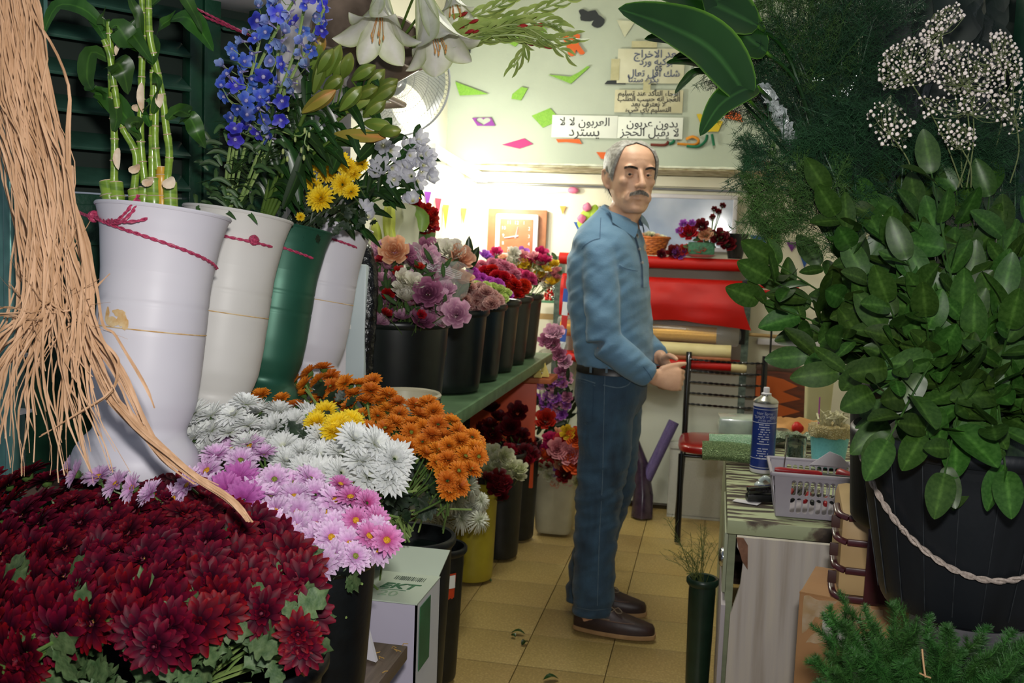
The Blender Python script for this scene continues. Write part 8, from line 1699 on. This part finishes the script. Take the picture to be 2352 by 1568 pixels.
# collar wings, placket, buttons, pocket, cuffs
NC = NB + V((.0, 0, .012)); nrm = V((cos(TY-.25), sin(TY-.25), 0)); latn = V((-nrm.y, nrm.x, 0))
m = M()
def coll(u, v):   # band round the neck
    th = -2.75 + 5.5*u; r_ = .070 + .012*v + (.006 if abs(th) > 2 else 0); c = V((cos(th)*r_, sin(th)*r_*1.04, 0)); k = abs(th)/2.75
    return NC + nrm*(-c.x) + latn*c.y + V((0, 0, .045 - .045*k**2 - .045*v*(.5 + .5*k)))
m.grid(coll, 48, 6); m.build('collar_band', shirtm, shirt)
for s in (-1, 1):
    p0 = NC + nrm*.088 + latn*(s*.018) + V((0, 0, -.012)); p1 = NC + latn*(s*.084) + nrm*.0 + V((0, 0, .035)); p2 = NC + nrm*.104 + latn*(s*.05) + V((0, 0, -.062)); p3 = NC + nrm*.05 + latn*(s*.108) + V((0, 0, -.012)); p3b = NC + nrm*.05 + latn*(s*.085) + V((0, 0, -.035))
    m = M(); m.grid(lambda u, v: p0.lerp(p1, u).lerp((p2.lerp(p3, u) if u > .5 else p2.lerp(p3, u)), v) + nrm*.008*sin(pi*v) + V((0, 0, .006*sin(pi*v))), 10, 8); m.build('collar_wing', shirtm, shirt)
    m = M(); m.lathe([(0, .002), (.0045, .002), (.005, 0)], 10, nrm.to_track_quat('Z', 'Y').to_matrix(), c=p2.lerp(p0, .2) + nrm*.008); m.build('button', mat('button_brown', '4a3c34', rough=.4), shirt)
from mathutils.bvhtree import BVHTree
bvh = BVHTree.FromPolygons([tuple(v) for v in sh_.v], sh_.f)
def onshirt(px, py, off=.002):
    o = CAM; d = ray(px, py).normalized(); h = bvh.ray_cast(o, d); return (h[0] - d*off*0 + h[1]*off) if h[0] is not None else None
def ribbon_on(pxs, w_px, name, mt, par, fn=onshirt, off=.0025):
    m = M(); rows = []
    q = bez([V((x, y, 0)) for x, y in pxs], 8)
    for i, p in enumerate(q):
        d = (q[min(i+1, len(q)-1)] - q[max(i-1, 0)]).normalized(); s = V((-d.y, d.x, 0))*w_px/2; a, b_ = fn(p.x - s.x, p.y - s.y, off), fn(p.x + s.x, p.y + s.y, off)
        if a and b_: rows.append((a, b_))
    vs = [z for r_ in rows for z in r_]
    if len(vs) > 3: m.add(vs, [(2*i, 2*i+1, 2*i+3, 2*i+2) for i in range(len(rows)-1)]); return m.build(name, mt, par)
shd = mat('shirt_seam', '3f5f7e', '395674', rough=.8)
ribbon_on([(1455, 522), (1468, 560), (1478, 610), (1480, 660)], 12, 'placket', shirtm, shirt, off=.004)
ribbon_on([(1450, 525), (1462, 560), (1472, 610), (1474, 660)], 1.6, 'seam', shd, shirt, off=.005)
for x, y in ((1461, 545), (1466, 572), (1472, 604)):
    p = onshirt(x, y, .005)
    if p: m = M(); m.lathe([(0, .002), (.005, .0015), (.0055, 0)], 10, (CAM-p).to_track_quat('Z', 'Y').to_matrix(), c=p); m.build('button', mat('button_pale', '8a8478', rough=.3), shirt)
ribbon_on([(1419, 608), (1440, 616), (1462, 620)], 5, 'pocket_flap', shirtm, shirt, off=.005); ribbon_on([(1420, 611), (1440, 619), (1462, 623)], 1.5, 'seam', shd, shirt, off=.006)
for l in ([(1378, 548), (1362, 552), (1345, 562), (1337, 572)], [(1380, 500), (1379, 520), (1378, 548)]): ribbon_on(l, 1.6, 'seam', shd, shirt, off=.0015)
for l in ([(1477, 842), (1492, 862), (1502, 884)],): ribbon_on(l, 1.6, 'cuff_seam', shd, shirt, off=.002)
# --- jeans
j = M(); jt = [(826, 1412, .118, .172), (850, 1410, .122, .176), (880, 1406, .126, .18), (915, 1401, .124, .18), (945, 1398, .1, .165)]
j.loft([el(W(px, py), a, w_, FY, 36, 2.4) for py, px, a, w_ in jt])
limb(j, [W(1394, 900, 3.515), W(1390, 960, 3.51), W(1388, 1040, 3.51), W(1378, 1140, 3.51), W(1368, 1230, 3.505), W(1364, 1320, 3.505), W(1361, 1408, 3.505)], [.1, .098, .09, .083, .076, .074, .077], 24)
limb(j, [W(1415, 900, 3.685), W(1414, 960, 3.69), W(1412, 1040, 3.7), W(1398, 1140, 3.7), W(1372, 1230, 3.71), W(1350, 1310, 3.715), W(1342, 1378, 3.715)], [.1, .096, .088, .08, .074, .072, .074], 24)
jm = fuse(j, .0065, 6, .5)
for i, p in enumerate(jm.v):
    k = 1 + 1.2*math.exp(-((p.z - .48)/.13)**2) + 1.5*math.exp(-((p.z - .08)/.07)**2)
    w1 = (noise.noise(V((p.x*6, p.y*8, p.z*17 + p.x*9)))*.006 + noise.noise(V((p.x*14, p.y*12, p.z*42 - p.x*16)))*.0035)*k + noise.noise(p*40)*.001
    cx_ = -.31 if p.z > .55 else -.34; n = V((p.x - cx_, (p.y - (3.505 if p.y < 3.6 else 3.7))*(1 if p.z < .8 else .5), 0)).normalized(); jm.v[i] = p + n*w1
jeans = jm.build('jeans', denim, man, smooth='all')
bvj = BVHTree.FromPolygons([tuple(v) for v in jm.v], jm.f)
def onj(px, py, off=.002):
    d = ray(px, py).normalized(); h = bvj.ray_cast(CAM, d); return (h[0] + h[1]*off) if h[0] is not None else None
for l, w_ in (([(1326, 868), (1345, 872), (1368, 880)], 2.2), ([(1326, 874), (1345, 878), (1368, 886)], 1.4), ([(1368, 846), (1355, 838), (1334, 836)], 2.2), ([(1334, 868), (1330, 920), (1345, 975)], 1.4), ([(1362, 882), (1358, 930), (1345, 975)], 1.4), ([(1386, 884), (1420, 890), (1444, 882), (1448, 866)], 2.4), ([(1390, 850), (1388, 920), (1386, 1000), (1384, 1100), (1376, 1250), (1372, 1390)], 1.3), ([(1316, 1392), (1360, 1400), (1404, 1396)], 1.3)):
    ribbon_on(l, w_, 'seam', denl, jeans, onj, .0015)
m = M(); 
def pk(u, v): return onj(1328 + 36*u - 3*v, 874 + 92*v + 8*u - (abs(u-.5)*2)*8*v, .003) or onj(1340, 900, .003)
m.grid(pk, 8, 10); m.build('back_pocket', denim, jeans)
m = M(); rr5 = [el(W(1412, 832), .124, .178, FY, 48, 2.4), el(W(1412, 832) + V((0, 0, -.003)), .127, .181, FY, 48, 2.4), el(W(1411, 849), .13, .184, FY, 48, 2.4), el(W(1411, 849), .125, .18, FY, 48, 2.4)]; m.loft(rr5, cap=False); m.build('belt', beltm, jeans)
for px in (1361, 1395, 1440):
    ribbon_on([(px, 826), (px-1, 856)], 5, 'belt_loop', denl, jeans, lambda x, y, o: (lambda q: q + V((0, -.006, 0)) if q else None)(onj(x, y, .008)), .008)
# --- shoes
def shoe(hx, y, tx, ty, lab):
    a = V((hx, y, .012)); b_ = V((tx, ty, .012)); f = (b_-a).normalized(); s = V((-f.y, f.x, 0)); L = (b_-a).length; r = bpy.data.objects.new('shoe', None); COL.objects.link(r); r.parent = man; r.location = a - man.location
    def ringz(z, k, w_, t0=0, t1=1, n=40):
        out = []
        for i in range(n):
            an = 2*pi*i/n; t = .5 - .5*cos(an); x = t0 + (t1-t0)*t; wid = w_*(.62 + .38*sin(min(1, x*1.15)*pi*.62))*abs(sin(an))**.62*(1 if sin(an) > 0 else -1); out.append(a + f*(x*L) + s*wid + V((0, 0, z + (.006*max(0, x-.8)*5*.4))))
        return out
    m = M(); m.loft([ringz(.0, 1, .047), ringz(.006, 1, .049), ringz(.014, 1, .049), ringz(.015, 1, .046)]); m.build('sole', solem, r)
    m = M(); up_ = []
    for z, t0, t1, w_ in ((.013, .01, .985, .046), (.03, .005, .985, .047), (.043, .006, .96, .044), (.052, .01, .88, .04), (.062, .015, .76, .036), (.072, .02, .64, .033), (.082, .025, .56, .032), (.09, .03, .5, .031)): up_.append(ringz(z, 1, w_, t0, t1))
    m.loft(up_); u_ = m.build('upper', shoem, r)
    m = M(); m.tube([a + f*(L*(.985)) + V((0, 0, .03))] + [a + f*(L*(.62 + .36*cos(t))) + s*(.038*sin(t)) + V((0, 0, .05 + .012*(1-cos(t))/2 + (.006 if abs(sin(t)) < .3 else 0)))for t in [pi*i/10 for i in range(1, 10)]], .0022, 5); 
    m = M(); m.tube([a + f*(L*(.52 + .33*cos(t))) + s*(-(.040 if t < 9 else 0)*sin(t)) + V((0, 0, .056 - .004*cos(t))) for t in [pi*i/12 for i in range(13)]], .002, 5); m.build('moc_seam', mat('shoe_thread', '6a5248', rough=.7), r)
    for k in range(3):
        m = M(); c = a + f*(L*(.45 + .09*k)) + V((0, 0, .088 - .013*k)); m.tube(bez([c - s*.028 + V((0, 0, -.01)), c + V((.004, 0, .004)), c + s*.028 + V((0, 0, -.01))], 5), .0028, 6); m.build('lace', lacem, r)
    c = a + f*(L*.5) + V((0, 0, .09)) - s*.012
    for sg in (-1, 1):
        m = M(); m.tube(bez([c, c + f*.015*sg - s*.012 + V((0, 0, .012)), c + f*.03*sg - s*.02, c + f*.012*sg - s*.014 + V((0, 0, -.006)), c], 5), .002, 5); m.build('lace_bow', lacem, r)
    m = M(); m.tube([a + f*(L*(.04 + .42*t)) - s*(.036 + .004*sin(t*3)) + V((0, 0, .062 + .003*sin(t*4))) for t in [i/10 for i in range(11)]], .0024, 6); m.build('side_cord', lacem, r)
shoe(-.435, 3.51, -.14, 3.49, 'near'); shoe(-.452, 3.72, -.185, 3.705, 'far')
